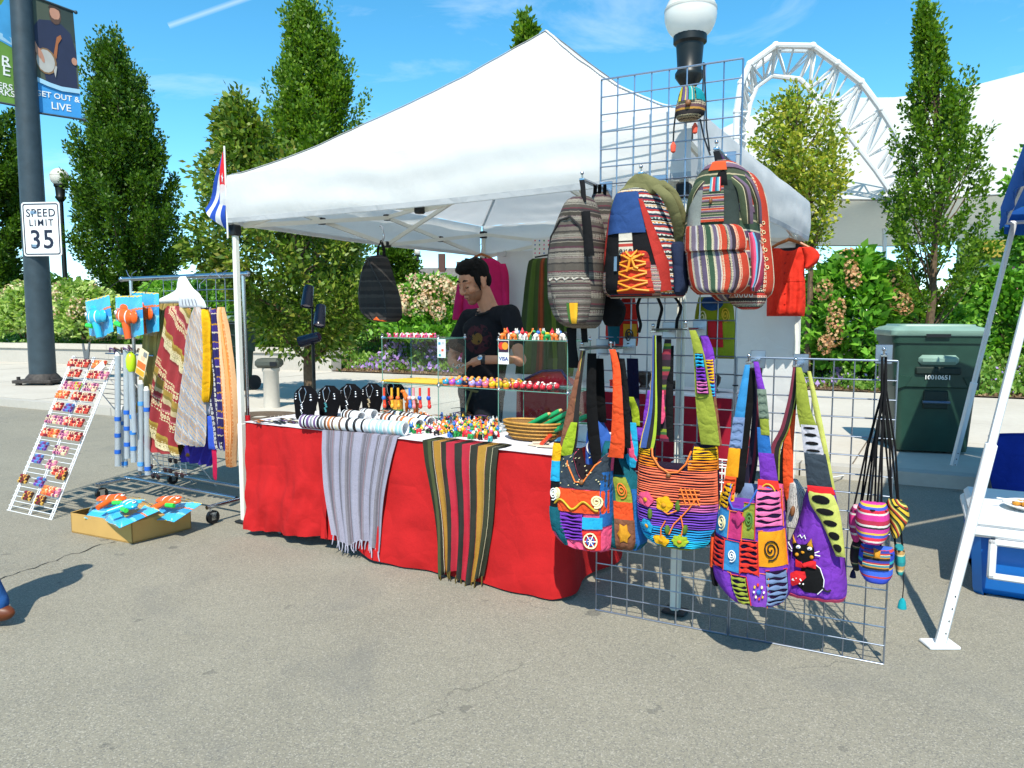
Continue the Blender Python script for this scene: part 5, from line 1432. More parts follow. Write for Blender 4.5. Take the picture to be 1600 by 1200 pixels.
for k in range(15):
    me, ks = cmesh[k % 14]; me2 = critter('ceramic_animal', [CLAY[['orange', 'white', 'green', 'orange', 'white'][k % 5]], CLAY[['orange', 'red', 'green', 'white', 'blue'][k % 5]], CLAY[['white', 'red', 'yellow', 'orange', 'black'][k % 5]]], k % 3) if k < 5 else me2s[k % 5]
    if k < 5: me2s = (me2s if k else []) + [me2]
    place(me2, 'ceramic_animal', T, (xs_[2] + .015 + .0235 * k, gt + .03 + .05 * (k % 3), zt + .003), rnd.uniform(0, 6.3), 'glazed animal figurine standing on top of the right glass cube', 'figurine', 'animal figurines on top of the right glass cube', 1.35)
for k in range(22):
    me = critter('mini_charm', [CLAY[['pink', 'red', 'white', 'pink'][k % 4]]] * 2 + [CLAY['white']], 2) if k < 4 else mch[k % 4]
    if k < 4: mch = (mch if k else []) + [me]
    place(me, 'clay_charm', T, (xs_[0] + .04 + .014 * k, gt + .03 + .04 * (k % 4), zt + .003), rnd.uniform(0, 6.3), 'little pink and white clay charm lying on top of the left glass cube', 'charm', 'pink charms on top of the left glass cube', .7)
# yellow wooden rods across the left shelf with hanging puppets
RODY = mat('rod_yellow', '#e8b83a', .8, .5)
for k in range(9):
    a = T.P(600 + 3 * k, 603 - k * 1.2, gt + .02 + .02 * k); o = None
    b = MB(); b.tube([(xs_[0] - .01 + .01 * k, gt + .01 + .03 * k, zm + .012), (xs_[1] - .01 + .004 * k, gt + .01 + .03 * k, zm + .012)], .0065, 7)
    tag(b.build('wooden_rod', RODY, None, T, (xs_[0], gt + .01 + .03 * k, zm + .012)), 'thin yellow wooden rod laid across the left middle glass shelf', 'rod', 'yellow rods on the left glass shelf')
pc = [('#e8482a', '#3a78d0'), ('#f0b030', '#e87828'), ('#f0a82c', '#e86a28'), ('#3a78d0', '#f0b0a8'), ('#f09098', '#e8e0e0'), ('#e03a30', '#2c58c0'), ('#e0302c', '#2a50c0')]
for k, (x, (h1, h2)) in enumerate(zip((600, 612, 622, 640, 646, 656, 670), pc)):
    p = T.P(x, 606, gt - .012); o = thing('string_puppet', f'{["red and blue", "amber", "orange", "blue and peach", "pink and white", "scarlet and navy", "red and navy"][k]} jointed wooden toy hanging from the left glass shelf', 'toy', T, tuple(p), 'jointed toys hanging from the left glass shelf')
    m1, m2 = mat('toy_paint' + 'abcdefg'[k], h1, .85, .35), mat('toy_paint_two' + 'abcdefg'[k], h2, .85, .35)
    b = MB(); b.tube([p, p + V((0, 0, -.05))], .0075, 8); b.build('upper_limb', m1, o)
    b = MB(); b.ball(p + V((0, -.004, -.062)), (.014, .012, .014), 10, 7); b.build('joint_ball', m2, o)
    b = MB(); b.tube([p + V((0, 0, -.07)), p + V((.004, 0, -.1))], .009, 8); b.ball(p + V((.006, -.004, -.112)), (.013, .012, .016), 9, 6); b.build('lower_limb', m1, o)
p = T.G(640, 646, ZT); o = thing('wooden_toy', 'orange wooden toy horse standing under the left glass shelf', 'toy', T, tuple(p))
OT = mat('toy_orange', '#f07a28', .85, .4)
b = MB(); b.ball(p + V((.02, 0, .085)), (.05, .022, .03), 12, 8); b.build('body', OT, o)
for dx in (-.015, .055):
    for dy in (-.012, .012):
        b = MB(); b.tube([p + V((dx, dy, .075)), p + V((dx, dy, 0))], [.013, .009], 8); b.build('leg', OT, o)
b = MB(); b.tube([p + V((-.02, 0, .095)), p + V((-.045, 0, .14))], [.02, .013], 8); b.ball(p + V((-.055, 0, .148)), (.022, .012, .013), 9, 6); b.build('head', OT, o)
p = T.G(622, 648, ZT); o = thing('wooden_toy', 'yellow wooden drum toy with blue band under the left glass shelf', 'toy', T, tuple(p))
b = MB(); b.lathe([(.035, 0), (.035, .1)], p, 16); b.build('drum', mat('toy_amber', '#f0a030', .85, .4), o)
b = MB(); b.lathe([(.0362, .02), (.0372, .03), (.0362, .04)], p, 16, cap=False); b.build('band', mat('toy_green', '#5ab04a', .85, .4), o)

# black light stand at the left rear table corner
p = T.P(497, 600, .74); lx = T.px(491, 610, .74)[0]
o = thing('light_stand', 'thin black pole with three black can lights behind the velvet busts', 'lamp', T, (lx, .74, 0))
zt_ = T.px(489, 448, .74)[1]
b = MB(); b.tube([(lx, .74, 0), (lx, .74, 1.2)], .013, 8); b.tube([(lx, .74, 1.2), (lx, .74, zt_)], .009, 8); b.build('pole', BLACKM, o)
b = MB(); b.lathe([(.15, 0), (.15, .012), (.03, .03), (.016, .06)], (lx, .74, 0), 16); b.build('base', BLACKM, o)
for x, y, d in ((481, 463, V((.15, -.35, -1))), (500, 493, V((.25, -.4, -1))), (484, 530, V((-1, -.35, -.3)))):
    c = T.P(x, y, .72); d.normalize(); M = (-d).to_track_quat('Z', 'X').to_matrix(); ln = .082
    b = MB(); b.lathe([(.03, ln), (.037, ln * .85), (.04, 0), (.042, -ln * .5), (.042, -ln), (.038, -ln), (.036, -ln * .8)], c, 18, M); can = b.build('can', mat('can_navy_black', '#1a2238', .9, .25), o)
    b = MB(); b.lathe([(.0355, -ln * .85), (.03, -ln * .8), (.002, -ln * .78)], c, 18, M); b.build('bulb', mat('lamp_glass', '#d8ccd8', .8, .2), can)
    b = MB(); b.tube([c, (lx, .74, c.z + .01)], .007, 6); b.build('bracket', BLACKM, can)

# ------------------------------------------------------------------ back table and what stands on it
bt = thing('back_table', 'table with dark red cloth and white top along the back wall', 'table', T, (1.7, 2.7, 0))
b = MB(); b.box((1.72, 2.7, .77), (1.9, .56, .03), r=.005); b.build('white_top', cloth('white_table_cover', '#ebe9ee'), bt)
b = MB(); b.sheet(lambda u, v: V((.77 + 1.9 * u, 2.41 - .02 * v - .025 * math.sin(u * 40) * v, .765 - .74 * v)), 70, 10, (0, .004, 0)); b.build('cloth_drop', REDD, bt)
b = MB(); b.sheet(lambda u, v: V((2.68 + .02 * v, 2.41 + .55 * u, .765 - .74 * v)), 14, 6, (-.004, 0, 0)); b.build('cloth_drop', REDD, bt)
for s in (.9, 2.55):
    b = MB(); b.tube([(s, 2.7, .76), (s, 2.7, 0.01)], .018, 8); b.build('leg', ZINC, bt)
def on_back(x, y): return T.px(x, y, 2.5)[0]
s = on_back(850, 600); o = thing('fabric_bundle', 'red and dark blue folded fabric peaked on the back table behind the glass shelf', 'cloth', T, (s, 2.6, .785))
b = MB(); b.m = 0; b.add([(s - .26, 2.5, .79), (s + .26, 2.5, .79), (s + .24, 2.75, .79), (s - .24, 2.75, .79), (s - .04, 2.55, .9), (s + .14, 2.58, .91), (s + .05, 2.7, .9), (s - .06, 2.7, .89)], [(0, 1, 5, 4), (1, 2, 6, 5), (2, 3, 7, 6), (3, 0, 4, 7), (4, 5, 6, 7)]); b.build('folds', cloth('fold_red', '#d0283a', .75), o, smooth=0)
b = MB(); b.tube([(s - .27, 2.49, .79), (s - .04, 2.535, .905), (s + .14, 2.565, .915), (s + .27, 2.49, .79)], .012, 6); b.build('trim', cloth('fold_navy', '#2a2a6a', .75), o)
for x, lab, h in ((1000, 'dark carved head ornament on the back table left of the tent leg', .15), (1108, 'dark round-topped ornament on the back table right of the tent leg', .15), (1046, 'dark low wooden bowl on the back table behind the bags', .08)):
    s = on_back(x, 610); o = thing('carved_ornament', lab, 'ornament', T, (s, 2.6, .785))
    b = MB(); b.lathe([(.05, .785), (.035, .785 + h * .25), (.06, .785 + h * .55), (.065, .785 + h * .8), (.04, .785 + h)], (s, 2.6, 0), 16); b.build('body', mat('dark_carving', '#1e1816', .9, .4), o)
    b = MB(); b.lathe([(.056, .785), (.06, .79), (.056, .795)], (s, 2.6, 0), 16); b.build('foot_ring', mat('carving_brown', '#5a3a26', .9, .5), o)
s = on_back(968, 607); o = thing('red_box', 'bright red low box on the back table behind the left shoulder bag', 'box', T, (s, 2.6, .785))
b = MB(); b.box((s, 2.6, .815), (.2, .16, .06), r=.006); b.build('box_body', mat('box_red', '#e0302c', .8, .5), o)
b = MB(); b.box((s, 2.6, .85), (.206, .166, .014), r=.004); b.build('lid', mat('box_red', '#e0302c'), o)
s0 = T.px(1100, 700, 2.2)[0]; o = thing('wire_crate', 'white plastic crate on the ground under the back table', 'crate', T, (s0, 2.2, 0))
for z in (.05, .12, .19, .26, .3):
    b = MB(); b.tube([(s0 - .2, 2.05, z), (s0 + .2, 2.05, z), (s0 + .2, 2.35, z), (s0 - .2, 2.35, z), (s0 - .2, 2.05, z)], .006, 5); b.build('wire', WHITE, o)
for k in range(9):
    b = MB(); x = s0 - .2 + .05 * k; b.tube([(x, 2.05, .3), (x, 2.05, .04), (x, 2.35, .04), (x, 2.35, .3)], .005, 5); b.build('wire', WHITE, o)

# ------------------------------------------------------------------ clothes hung inside the canopy
WOODH = mat('hanger_wood', '#b06a34', .8, .4, var=.2, vs=25)
def hanger(label, c, w, up, yaw=0, cat='hanger'):
    o = thing('coat_hanger', label, cat, T, tuple(c), 'wooden clothes hangers')
    d = V((math.cos(yaw), math.sin(yaw), 0))
    b = MB(); b.tube([c - d * w + V((0, 0, -.075)), c - d * w * .5 + V((0, 0, -.03)), c, c + d * w * .5 + V((0, 0, -.03)), c + d * w + V((0, 0, -.075))], [.009, .012, .014, .012, .009], 8); b.build('shoulder_bar', WOODH, o)
    b = MB(); b.tube([c, c + V((0, 0, .04)), c + d * .02 + V((0, 0, .06)), c + V((0, 0, up)), c - d * .02 + V((0, 0, up - .02))], .003, 6); b.build('hook', CHROME, o)
    return o
# magenta tunic at the left rear leg
tt_ = 2.86
hanger('wooden hanger of the magenta tunic behind the man', T.P(752, 397, tt_), .17, .1)
o = thing('tunic', 'magenta long-sleeved tunic on a wooden hanger behind the man', 'shirt', T, tuple(T.P(752, 410, tt_)))
MAG = cloth('magenta_cotton', '#d02464', .8, .3)
lf = Loft(T, [(404, 742, 770), (408, 734, 777), (414, 727, 784), (424, 722, 790), (440, 722, 791), (480, 722, 791), (520, 720, 791), (560, 718, 792)], tt_, .05, fold=.008, seed=2); lf.body('body', MAG, o)
lf2 = Loft(T, [(416, 722, 736), (440, 716, 731), (470, 711, 725), (500, 707, 721)], tt_ - .01, .035); lf2.body('sleeve', MAG, o)
lf2 = Loft(T, [(412, 780, 790), (430, 784, 795), (470, 786, 796), (500, 787, 797)], tt_ - .01, .035); lf2.body('sleeve', MAG, o)
for k in range(5): lf.poly('button', WHITE, o, disc(.5, .05 + .06 * k, .025, .008, 8), .003)
# green shawl dress
o = thing('skirt', 'mossy green velvet wrap with rust stripe hanging on the white back wall', 'skirt', T, tuple(T.P(855, 405, 2.8)))
gb = [('#2e4416', 5), ('#4e6a1e', 4), ('#3a5218', 4), ('#7a3a1c', 1.2), ('#a84a20', 1.4), ('#6a3a1a', 1), ('#34501a', 5), ('#6a8228', 3), ('#2c4214', 4), ('#56741f', 4)]
lf = Loft(T, [(403, 832, 876), (408, 826, 882), (440, 821, 886), (480, 817, 890), (530, 812, 894), (565, 808, 898), (586, 806, 896)], 2.78, .05, fold=.014, nf=5, seed=1, nv=30, nu=40); lf.body('cloth', stripes('moss_velvet', gb, 'U', 1, .75, .02, .3), o)
b = MB(); b.tube([T.P(836, 402, 2.78), T.P(858, 398, 2.78), T.P(872, 402, 2.78)], .008, 6); b.build('hanging_bar', BLACKM, o)
o = thing('paper_chart', 'white paper with rows of coloured marks taped to the back wall', 'paper', T, tuple(T.P(850, 385, 2.93)))
pa, pb = T.P(832, 372, 2.93), T.P(872, 402, 2.93)
b = MB(); b.box(((pa.x + pb.x) / 2, 2.93, (pa.z + pb.z) / 2), (pb.x - pa.x, .002, pa.z - pb.z), Matrix.Rotation(R(-4), 3, 'Y')); b.build('sheet', WHITE, o)
for i in range(5):
    for j in range(4):
        p = T.P(836 + 7 * i, 376 + 6.5 * j, 2.927); b = MB(); b.box(p, (.012, .001, .014), Matrix.Rotation(.5, 3, 'Y')); b.build('mark', CLAY[['red', 'blue', 'green', 'pink'][(i + j) % 4]], o)
# red blouse at right rear
bt_ = 2.75
hanger('wooden hanger of the red blouse at the right rear canopy corner', T.P(1233, 374, bt_), .16, .09)
o = thing('blouse', 'bright red cap-sleeved blouse on a wooden hanger at the right canopy leg', 'blouse', T, tuple(T.P(1233, 390, bt_)))
RB = cloth('blouse_red', '#ee3a28', .75, .5, 7)
lf = Loft(T, [(387, 1207, 1262), (394, 1201, 1268), (405, 1198, 1262), (420, 1200, 1257), (450, 1199, 1258), (480, 1197, 1258), (494, 1197, 1256)], bt_, .05, fold=.015, nf=4, seed=3, nu=28, neck=lambda a: .07 * max(0, 1 - ((a - .5) / .3) ** 2)); lf.body('body', RB, o)
Loft(T, [(386, 1252, 1268), (393, 1254, 1278), (402, 1257, 1281), (412, 1258, 1276), (420, 1257, 1264)], bt_ - .01, .05).body('sleeve', RB, o)
Loft(T, [(388, 1200, 1214), (395, 1194, 1210), (408, 1192, 1206), (418, 1196, 1204)], bt_ - .01, .04).body('sleeve', RB, o)
for k in range(6): lf.poly('button', mat('button_red', '#b01810', .8, .3), o, disc(.5, .12 + .14 * k, .02, .012, 8), .003)
lf.patch('waist_seam', RB, o, .02, .98, .48, .51, .004, 20, 2)

# dark backpack hung from the left truss
def hook_strap(fr, pts, w, name, m, o):
    b = MB(); b.tube(pts, w, 6, flat=.35); return b.build(name, m, o)
dt = 1.5
o = thing('backpack', 'dark grey striped backpack with orange tab hanging from the left truss joint', 'backpack', Fr(T.o.x, T.o.y, T.a), tuple(T.P(597, 380, .5)))
dk = [('#2a2a2a', 3), ('#3a3836', 2), ('#1c1c1e', 2), ('#34302e', 2), ('#262626', 3), ('#403c3a', 1), ('#1e1e20', 2)]
tq = .5
lf = Loft(T, [(399, 590, 602), (408, 583, 607), (425, 574, 613), (445, 569, 619), (465, 567, 625), (485, 570, 628), (497, 582, 627), (503, 600, 620)], tq, .12, fold=.006, seed=5, nv=30); lf.body('body', stripes('charcoal_stripes', dk, 'V', 3, .8, .03), o)
lf.poly('orange_tab', mat('tab_orange', '#e8641c', .8, .7), o, [(.42, .93), (.6, .86), (.86, .96), (.6, .99)], .006)
lf.line('zip_seam', BLACKP, o, [(.2, .8), (.15, .5), (.3, .2), (.5, .1), (.7, .2), (.86, .5), (.85, .8)], .004, .004)
hook_strap(T, [T.P(590, 401, tq - .02), T.P(591, 386, tq), T.P(596, 376, tq), T.P(600, 390, tq), T.P(600, 404, tq - .02)], .012, 'strap', cloth('strap_black', '#141416', .9), o)
hk = T.P(596, 377, tq); b = MB(); b.tube([hk + V((0, 0, -.01)), hk + V((.02, 0, .02)), hk + V((.012, 0, .09)), hk + V((-.01, 0, .1))], .006, 6); b.build('carabiner', CHROME, o)
b = MB(); b.tube([T.P(620, 498, tq), T.P(625, 520, tq), T.P(622, 548, tq)], .005, 5, flat=.4); b.build('loose_strap', cloth('strap_black', '#141416'), o)
# ------------------------------------------------------------------ chrome clothes rack with its goods
rt = .22
zr = T.px(383, 428, rt)[1]; sl_, sr_ = T.px(190, 436, rt)[0], T.px(386, 428, rt)[0]
rk = thing('clothes_rack', 'chrome rolling clothes rack hung with wraps left of the canopy leg', 'clothes rack', T, ((sl_ + sr_) / 2, rt, 0))
b = MB(); b.tube([(sl_, rt, zr), (sr_, rt, zr)], .016, 12); b.build('top_rail', CHROME, rk)
for s in (sl_, sr_):
    b = MB(); b.ball((s, rt, zr), .021, 10, 7); b.build('end_cap', CHROME, rk)
s1, s2 = sl_ + .12, sr_ - .04
for s in (s1, s2):
    b = MB(); b.tube([(s, rt, .13), (s, rt, zr)], .0125, 10); b.build('upright', CHROME, rk)
    b = MB(); b.tube([(s, rt - .36, .12), (s, rt + .3, .12)], .014, 10); b.build('base_bar', CHROME, rk)
    for t in (rt - .33, rt + .27):
        c = thing if False else None
        b = MB(); b.tube([(s, t, .12), (s, t, .085)], .008, 6); b.box((s, t + .01, .075), (.034, .05, .012)); b.box((s - .016, t + .012, .055), (.004, .035, .05)); b.box((s + .016, t + .012, .055), (.004, .035, .05)); fk_ = b.build('caster_fork', CHROME, rk)
        b = MB(); b.tube([(s - .012, t + .015, .047), (s + .012, t + .015, .047)], .046, 18); wh = b.build('wheel', BLACKP, rk)
        b = MB(); b.tube([(s - .0135, t + .015, .047), (s + .0135, t + .015, .047)], .02, 12); b.build('hub', ZINC, wh)
for t in (rt - .12, rt + .12):
    b = MB(); b.tube([(s1, t, .135), (s2, t, .135)], .0125, 10); b.build('cross_bar', CHROME, rk)
b = MB(); b.tube([(s1, rt, .62), (s2, rt, .62)], .0001 + .009, 8); b.build('middle_rail', CHROME, rk)
for s in (s2,):
    b = MB(); b.lathe([(.018, .66), (.018, .7)], (s, rt, 0), 12); b.build('red_collar', mat('collar_red', '#c8202c', .8, .4), rk)
for x in (205, 345):
    p = T.P(x, 434, rt - .02); b = MB(); b.tube([p + V((-.06, 0, .06)), p + V((-.02, -.01, .02)), p, p + V((.03, -.01, .03)), p + V((.07, 0, .05))], .003, 5); b.build('wire_twist', ZINC, rk)

def wire_panel(o, x0, x1, z0, z1, t, nx, nz, r=.0035, m=ZINC, f=None, frame_r=None):
    """A welded grid: every wire a piece of its own. f maps (s, z) to a point."""
    f = f or (lambda s, z: V((s, t, z)))
    for i in range(nx + 1):
        s = x0 + (x1 - x0) * i / nx; b = MB(); b.tube([f(s, z0), f(s, z1)], (frame_r or r) if i in (0, nx) else r, 6); b.build('wire', m, o, smooth=60)
    for j in range(nz + 1):
        z = z0 + (z1 - z0) * j / nz; off = V((0, -r * 1.6, 0)); b = MB(); b.tube([f(x0, z) + off, f(x1, z) + off], (frame_r or r) if j in (0, nz) else r, 6); b.build('wire', m, o, smooth=60)
bp0, bp1 = T.P(255, 438, .42), T.P(386, 578, .42)
o = thing('wire_grid_panel', 'chrome wire grid panel hung behind the wraps on the clothes rack', 'grid panel', T, (bp0.x, .42, 0))
wire_panel(o, bp0.x, bp1.x, bp1.z, bp0.z, .42, 9, 8)
gp0, gp1 = T.P(228, 690, .2), T.P(292, 760, .2)
o = thing('wire_grid_panel', 'small white wire panel hung with dark sunglasses low on the clothes rack', 'grid panel', T, (gp0.x, .2, 0))
wire_panel(o, gp0.x, gp1.x, gp1.z + .08, gp0.z, .2, 7, 5, .003, WHITE)
for k, (x, y) in enumerate(((232, 728), (262, 735), (280, 742), (243, 745), (270, 720))):
    p = T.P(x, y, .17); q = thing('sunglasses', 'dark plastic sunglasses hung low on the small white wire panel', 'sunglasses', T, tuple(p), 'sunglasses on the small wire panel')
    for sx in (-.032, .032):
        b = MB(); b.ball(p + V((sx, 0, 0)), (.028, .006, .02), 10, 6); b.build('lens', mat('dark_lens', '#221418', .9, .15), q)
    b = MB(); b.tube([p + V((-.06, 0, .008)), p + V((-.03, -.004, .014)), p + V((.03, -.004, .014)), p + V((.06, 0, .008)), p + V((.06, .08, .0))], .0035, 5); b.build('frame', mat('frame_maroon', '#4a1c24', .9, .3), q)

def garment(label, name, cat, rows, t, th, m, fold=.012, nf=4, seed=0, nu=24, nv=30, group='wraps hung on the chrome rack'):
    o = thing(name, label, cat, T, tuple(T.P(sum(rows[0][1:3]) / 2, rows[0][0], t)), group)
    lf = Loft(T, rows, t, th * .45, fold=fold * 1.4, nf=nf, seed=seed, nu=nu, nv=nv, flat_back=.5)
    lf.body('cloth', m, o); return o, lf
GOLD = stripes('gold_brocade', [('#9c8848', 2), ('#baa25c', 1.5), ('#86743c', 1), ('#c8b270', 1), ('#a08e50', 2)], 'U', 4, 1.0, .05, .35)
PAT = stripes('madder_blocks', [('#a8343a', 8), ('#8c2c30', .8), ('#d8c8a0', 1.4), ('#6a6a3a', .5), ('#d2c096', .8), ('#a08034', 1.6), ('#b89a3e', .8), ('#a43038', 7), ('#c2606a', .7), ('#943034', 1.5), ('#cdb98c', 1.4), ('#8a7a3a', .9), ('#ae8c3c', 1.8)], 'V', 1.7, .8, .03, .3, R(14), ('#e8d8a8', 26, 3))
ROS = stripes('sand_blue_lattice', [('#d8c0a8', 5), ('#7aa0c8', .8), ('#c8ac94', 4), ('#e6d8c8', 2), ('#86a8cc', .7)], 'V', 9, .75, .01, .25, R(35), ('#8aa8cc', 22, 5))
WHB = stripes('white_blue_trim', [('#e8e8f0', 8), ('#2a3a8c', .5), ('#d8d8e8', 3), ('#4a5cb0', .4)], 'U', 3, .8, .01, .15)
YEL = cloth('marigold_cloth', '#f0b81c', .8, .4)
NAV = stripes('navy_dot', [('#1c1c50', 4), ('#e8e4d8', .3), ('#241a5c', 3), ('#3838a0', 1.5), ('#f0ece0', .2)], 'U', 3, .8, .02, .2, dots=('#e8e4d8', 30, 2))
PUR = cloth('violet_cloth', '#4438a8', .75, .4)
ORG_ = stripes('orange_sari', [('#f0b070', 3), ('#e8943e', 1), ('#f4cca0', 2.5), ('#e0862e', .8), ('#f2bc86', 3)], 'U', 2, .8, .03, .25, dots=('#d87a30', 24, 3))
FLO = stripes('floral_mix', [('#e05028', 2), ('#3a7a3a', 1.5), ('#e8902c', 1.5), ('#5a2a1c', 1), ('#d8402c', 2)], 'V', 6, .8, .06, .3)
DKB = cloth('brown_lining', '#5a4a24', .75, .4)
garment('gold brocade wrap at the left end of the rack, partly behind the red patterned one', 'wrap', 'wrap', [(466, 250, 290), (472, 238, 296), (490, 230, 296), (530, 225, 290), (580, 222, 280), (620, 217, 268), (647, 213, 252)], .2, .05, GOLD, seed=1)
garment('madder red and cream blocked wrap, the widest on the rack', 'wrap', 'wrap', [(478, 262, 300), (486, 258, 300), (520, 254, 296), (560, 247, 290), (610, 237, 282), (660, 229, 278), (692, 223, 276), (708, 232, 278)], .08, .05, PAT, fold=.014, nf=3, seed=2, nu=30)
garment('brown lining hanging below the red patterned wrap', 'wrap', 'wrap', [(600, 262, 312), (650, 262, 312), (690, 266, 312), (712, 272, 310)], .2, .03, DKB, seed=3)
garment('sand wrap with a pale blue lattice right of the red patterned one', 'wrap', 'wrap', [(480, 304, 312), (500, 298, 318), (550, 291, 320), (600, 284, 319), (650, 279, 319), (690, 277, 318), (696, 280, 316)], .06, .05, ROS, seed=4)
garment('dark brown figured wrap between the sand and white wraps', 'wrap', 'wrap', [(481, 312, 320), (520, 316, 326), (580, 320, 332), (640, 320, 334), (668, 321, 333)], .13, .03, stripes('brown_figured', [('#3a2418', 3), ('#b88a4a', .6), ('#5a2a1c', 1.6), ('#2a1c16', 2)], 'V', 7, .8, .04, .3), seed=14, nf=2)
garment('indigo print wrap between the marigold sash and the peach wrap', 'wrap', 'wrap', [(482, 330, 338), (530, 333, 343), (600, 340, 350), (660, 343, 354), (690, 345, 352)], .11, .03, stripes('indigo_print', [('#22206a', 2.4), ('#e8dcc0', .3), ('#3a2a8a', 1.6), ('#c8942c', .4)], 'V', 8, .8, .03, .3), seed=15, nf=2)
garment('white wrap with thin blue edging beside the yellow one', 'wrap', 'wrap', [(479, 306, 316), (520, 308, 322), (580, 309, 326), (630, 308, 328), (648, 309, 328)], .1, .045, WHB, seed=5, nf=2)
garment('bright marigold yellow sash hanging high on the rack', 'sash', 'sash', [(483, 314, 323), (500, 314, 328), (550, 315, 330), (600, 315, 331), (622, 315, 330), (628, 317, 328)], .08, .05, YEL, seed=6, nf=2)
garment('navy dotted wrap right of the yellow sash', 'wrap', 'wrap', [(480, 320, 330), (520, 322, 336), (580, 326, 346), (640, 330, 353), (690, 334, 356), (703, 338, 355)], .12, .05, NAV, seed=7, nf=3)
garment('violet blue wrap ending low behind the navy one', 'wrap', 'wrap', [(560, 322, 334), (620, 320, 338), (660, 318, 342), (700, 284, 340), (724, 280, 330)], .19, .03, PUR, seed=8)
garment('orange green flowered wrap near the right end of the rack', 'wrap', 'wrap', [(484, 331, 340), (520, 333, 345), (580, 338, 350), (640, 343, 356), (680, 348, 358)], .14, .04, FLO, seed=9, nf=2)
garment('long peach and orange wrap at the right end of the rack', 'wrap', 'wrap', [(480, 340, 350), (510, 342, 356), (560, 345, 364), (620, 350, 369), (670, 354, 369), (700, 358, 367), (729, 357, 366)], .1, .05, ORG_, seed=10, nf=3)
garment('crimson tie end dangling lowest of the wraps', 'sash', 'sash', [(690, 330, 337), (720, 332, 339), (746, 333, 339), (750, 335, 338)], .1, .015, cloth('crimson_tie', '#c01c4a', .8, .3), 0, seed=11, nu=8, nv=12)
garment('blue tie end hanging below the white wrap', 'sash', 'sash', [(650, 324, 332), (690, 325, 336), (702, 326, 336)], .09, .02, cloth('blue_tie', '#3a5ac8', .8, .3), 0, seed=12, nu=8, nv=12)
# white plastic hangers
for k, (x, y, lab) in enumerate(((292, 460, 'large white plastic hanger with wide shoulders over the red patterned wrap'), (318, 470, 'flat white plastic clip hanger right of the large one'))):
    o = thing('coat_hanger', lab, 'hanger', T, tuple(T.P(x, y, .1)), 'white plastic hangers on the rack')
    if k == 0:
        lf = Loft(T, [(432, 282, 290), (442, 278, 296), (452, 276, 303), (460, 262, 312), (468, 246, 316), (474, 244, 318)], .11, .025, nu=14, nv=16); lf.body('shoulder', WHITE, o)
    else:
        lf = Loft(T, [(463, 280, 312), (468, 279, 318), (478, 280, 322), (481, 282, 322)], .07, .012, nu=14, nv=6); lf.body('clip_bar', mat('pale_plastic', '#d8dae0', .82, .4), o)
        for j in range(5): lf.poly('slot', mat('slot_grey', '#8a8c96', .8, .5), o, disc(.2 + .13 * j, .5, .02, .28, 8), .002, .001)
    p = T.P(x - 6, y - 26, .12); b = MB(); b.tube([p + V((0, 0, -.03)), p, V((p.x + .005, rt - .02, zr)), V((p.x + .01, rt, zr + .02))], .003, 6); b.build('hook', CHROME, o)

# toy packs: a printed card with a fish-shaped bubble toy under film
FILM = glassmat('clear_film', (1, 1, 1, 1), .06, .12)
CARD = stripes('toy_card_blue', [('#38b8ee', 5), ('#7ad4f6', 1), ('#2a9ce0', 3), ('#f08030', .7), ('#48c0f0', 4), ('#f2d040', .5)], 'V', 1, .95, .12, .02, rough=.35, wrinkle=.05)
def toy_fish(o, M, c, col, col2, sc=1.0):
    """fish-shaped bubble blaster: body, fins, white bands, grip; M local axes, c centre."""
    f = lambda x, y, z: c + M @ V((x, y, z)) * sc
    S3 = lambda r: tuple(q * sc for q in r)
    m1 = mat('fish_' + col, {'orange': '#f2641e', 'aqua': '#38b8e0'}[col], .85, .25); m2 = mat('fish_' + col2, {'white': '#f4f2ee', 'green': '#38c860', 'blue': '#3878d0'}[col2], .85, .25)
    b = MB(); b.ball(f(0, 0, 0), S3((.075, .022, .04)), 16, 10, M); b.build('fish_body', m1, o)
    b = MB(); b.ball(f(-.075, 0, .005), S3((.03, .01, .034)), 10, 6, M); b.ball(f(.01, 0, .042), S3((.035, .008, .018)), 10, 6, M); b.build('fin', m1, o)
    for x in (-.03, .02):
        b = MB(); b.ball(f(x, 0, 0), S3((.007, .0235, .036)), 12, 8, M); b.build('white_band', mat('fish_white', '#f4f2ee', .85, .25), o)
    b = MB(); b.tube([f(-.01, 0, -.03), f(-.035, 0, -.11)], [.02 * sc, .016 * sc], 10); b.build('grip', m1, o)
    b = MB(); b.tube([f(.02, 0, -.05), f(.075, 0, -.046)], .013 * sc, 10); b.build('bubble_bottle', mat('bottle_green', '#3ad850', .85, .25), o)
    for sy in (-1, 1):
        b = MB(); b.ball(f(.05, sy * .018, .012), S3((.011, .006, .011)), 10, 7, M); b.build('eye', mat('fish_white', '#f4f2ee'), o)
        b = MB(); b.ball(f(.053, sy * .023, .012), S3((.005, .004, .005)), 8, 6, M); b.build('pupil', BLACKP, o)
packs = [((150, 495), .02, 'aqua', 'green', 'toy pack with an aqua fish bubble blower, leftmost on the rack', 1.0, -.12), ((197, 494), -.03, 'orange', 'green', 'toy pack with an orange fish bubble blower in front on the rack', 1.0, .0), ((222, 488), .07, 'orange', 'white', 'toy pack with orange fish half behind the front toy pack', .95, .05)]
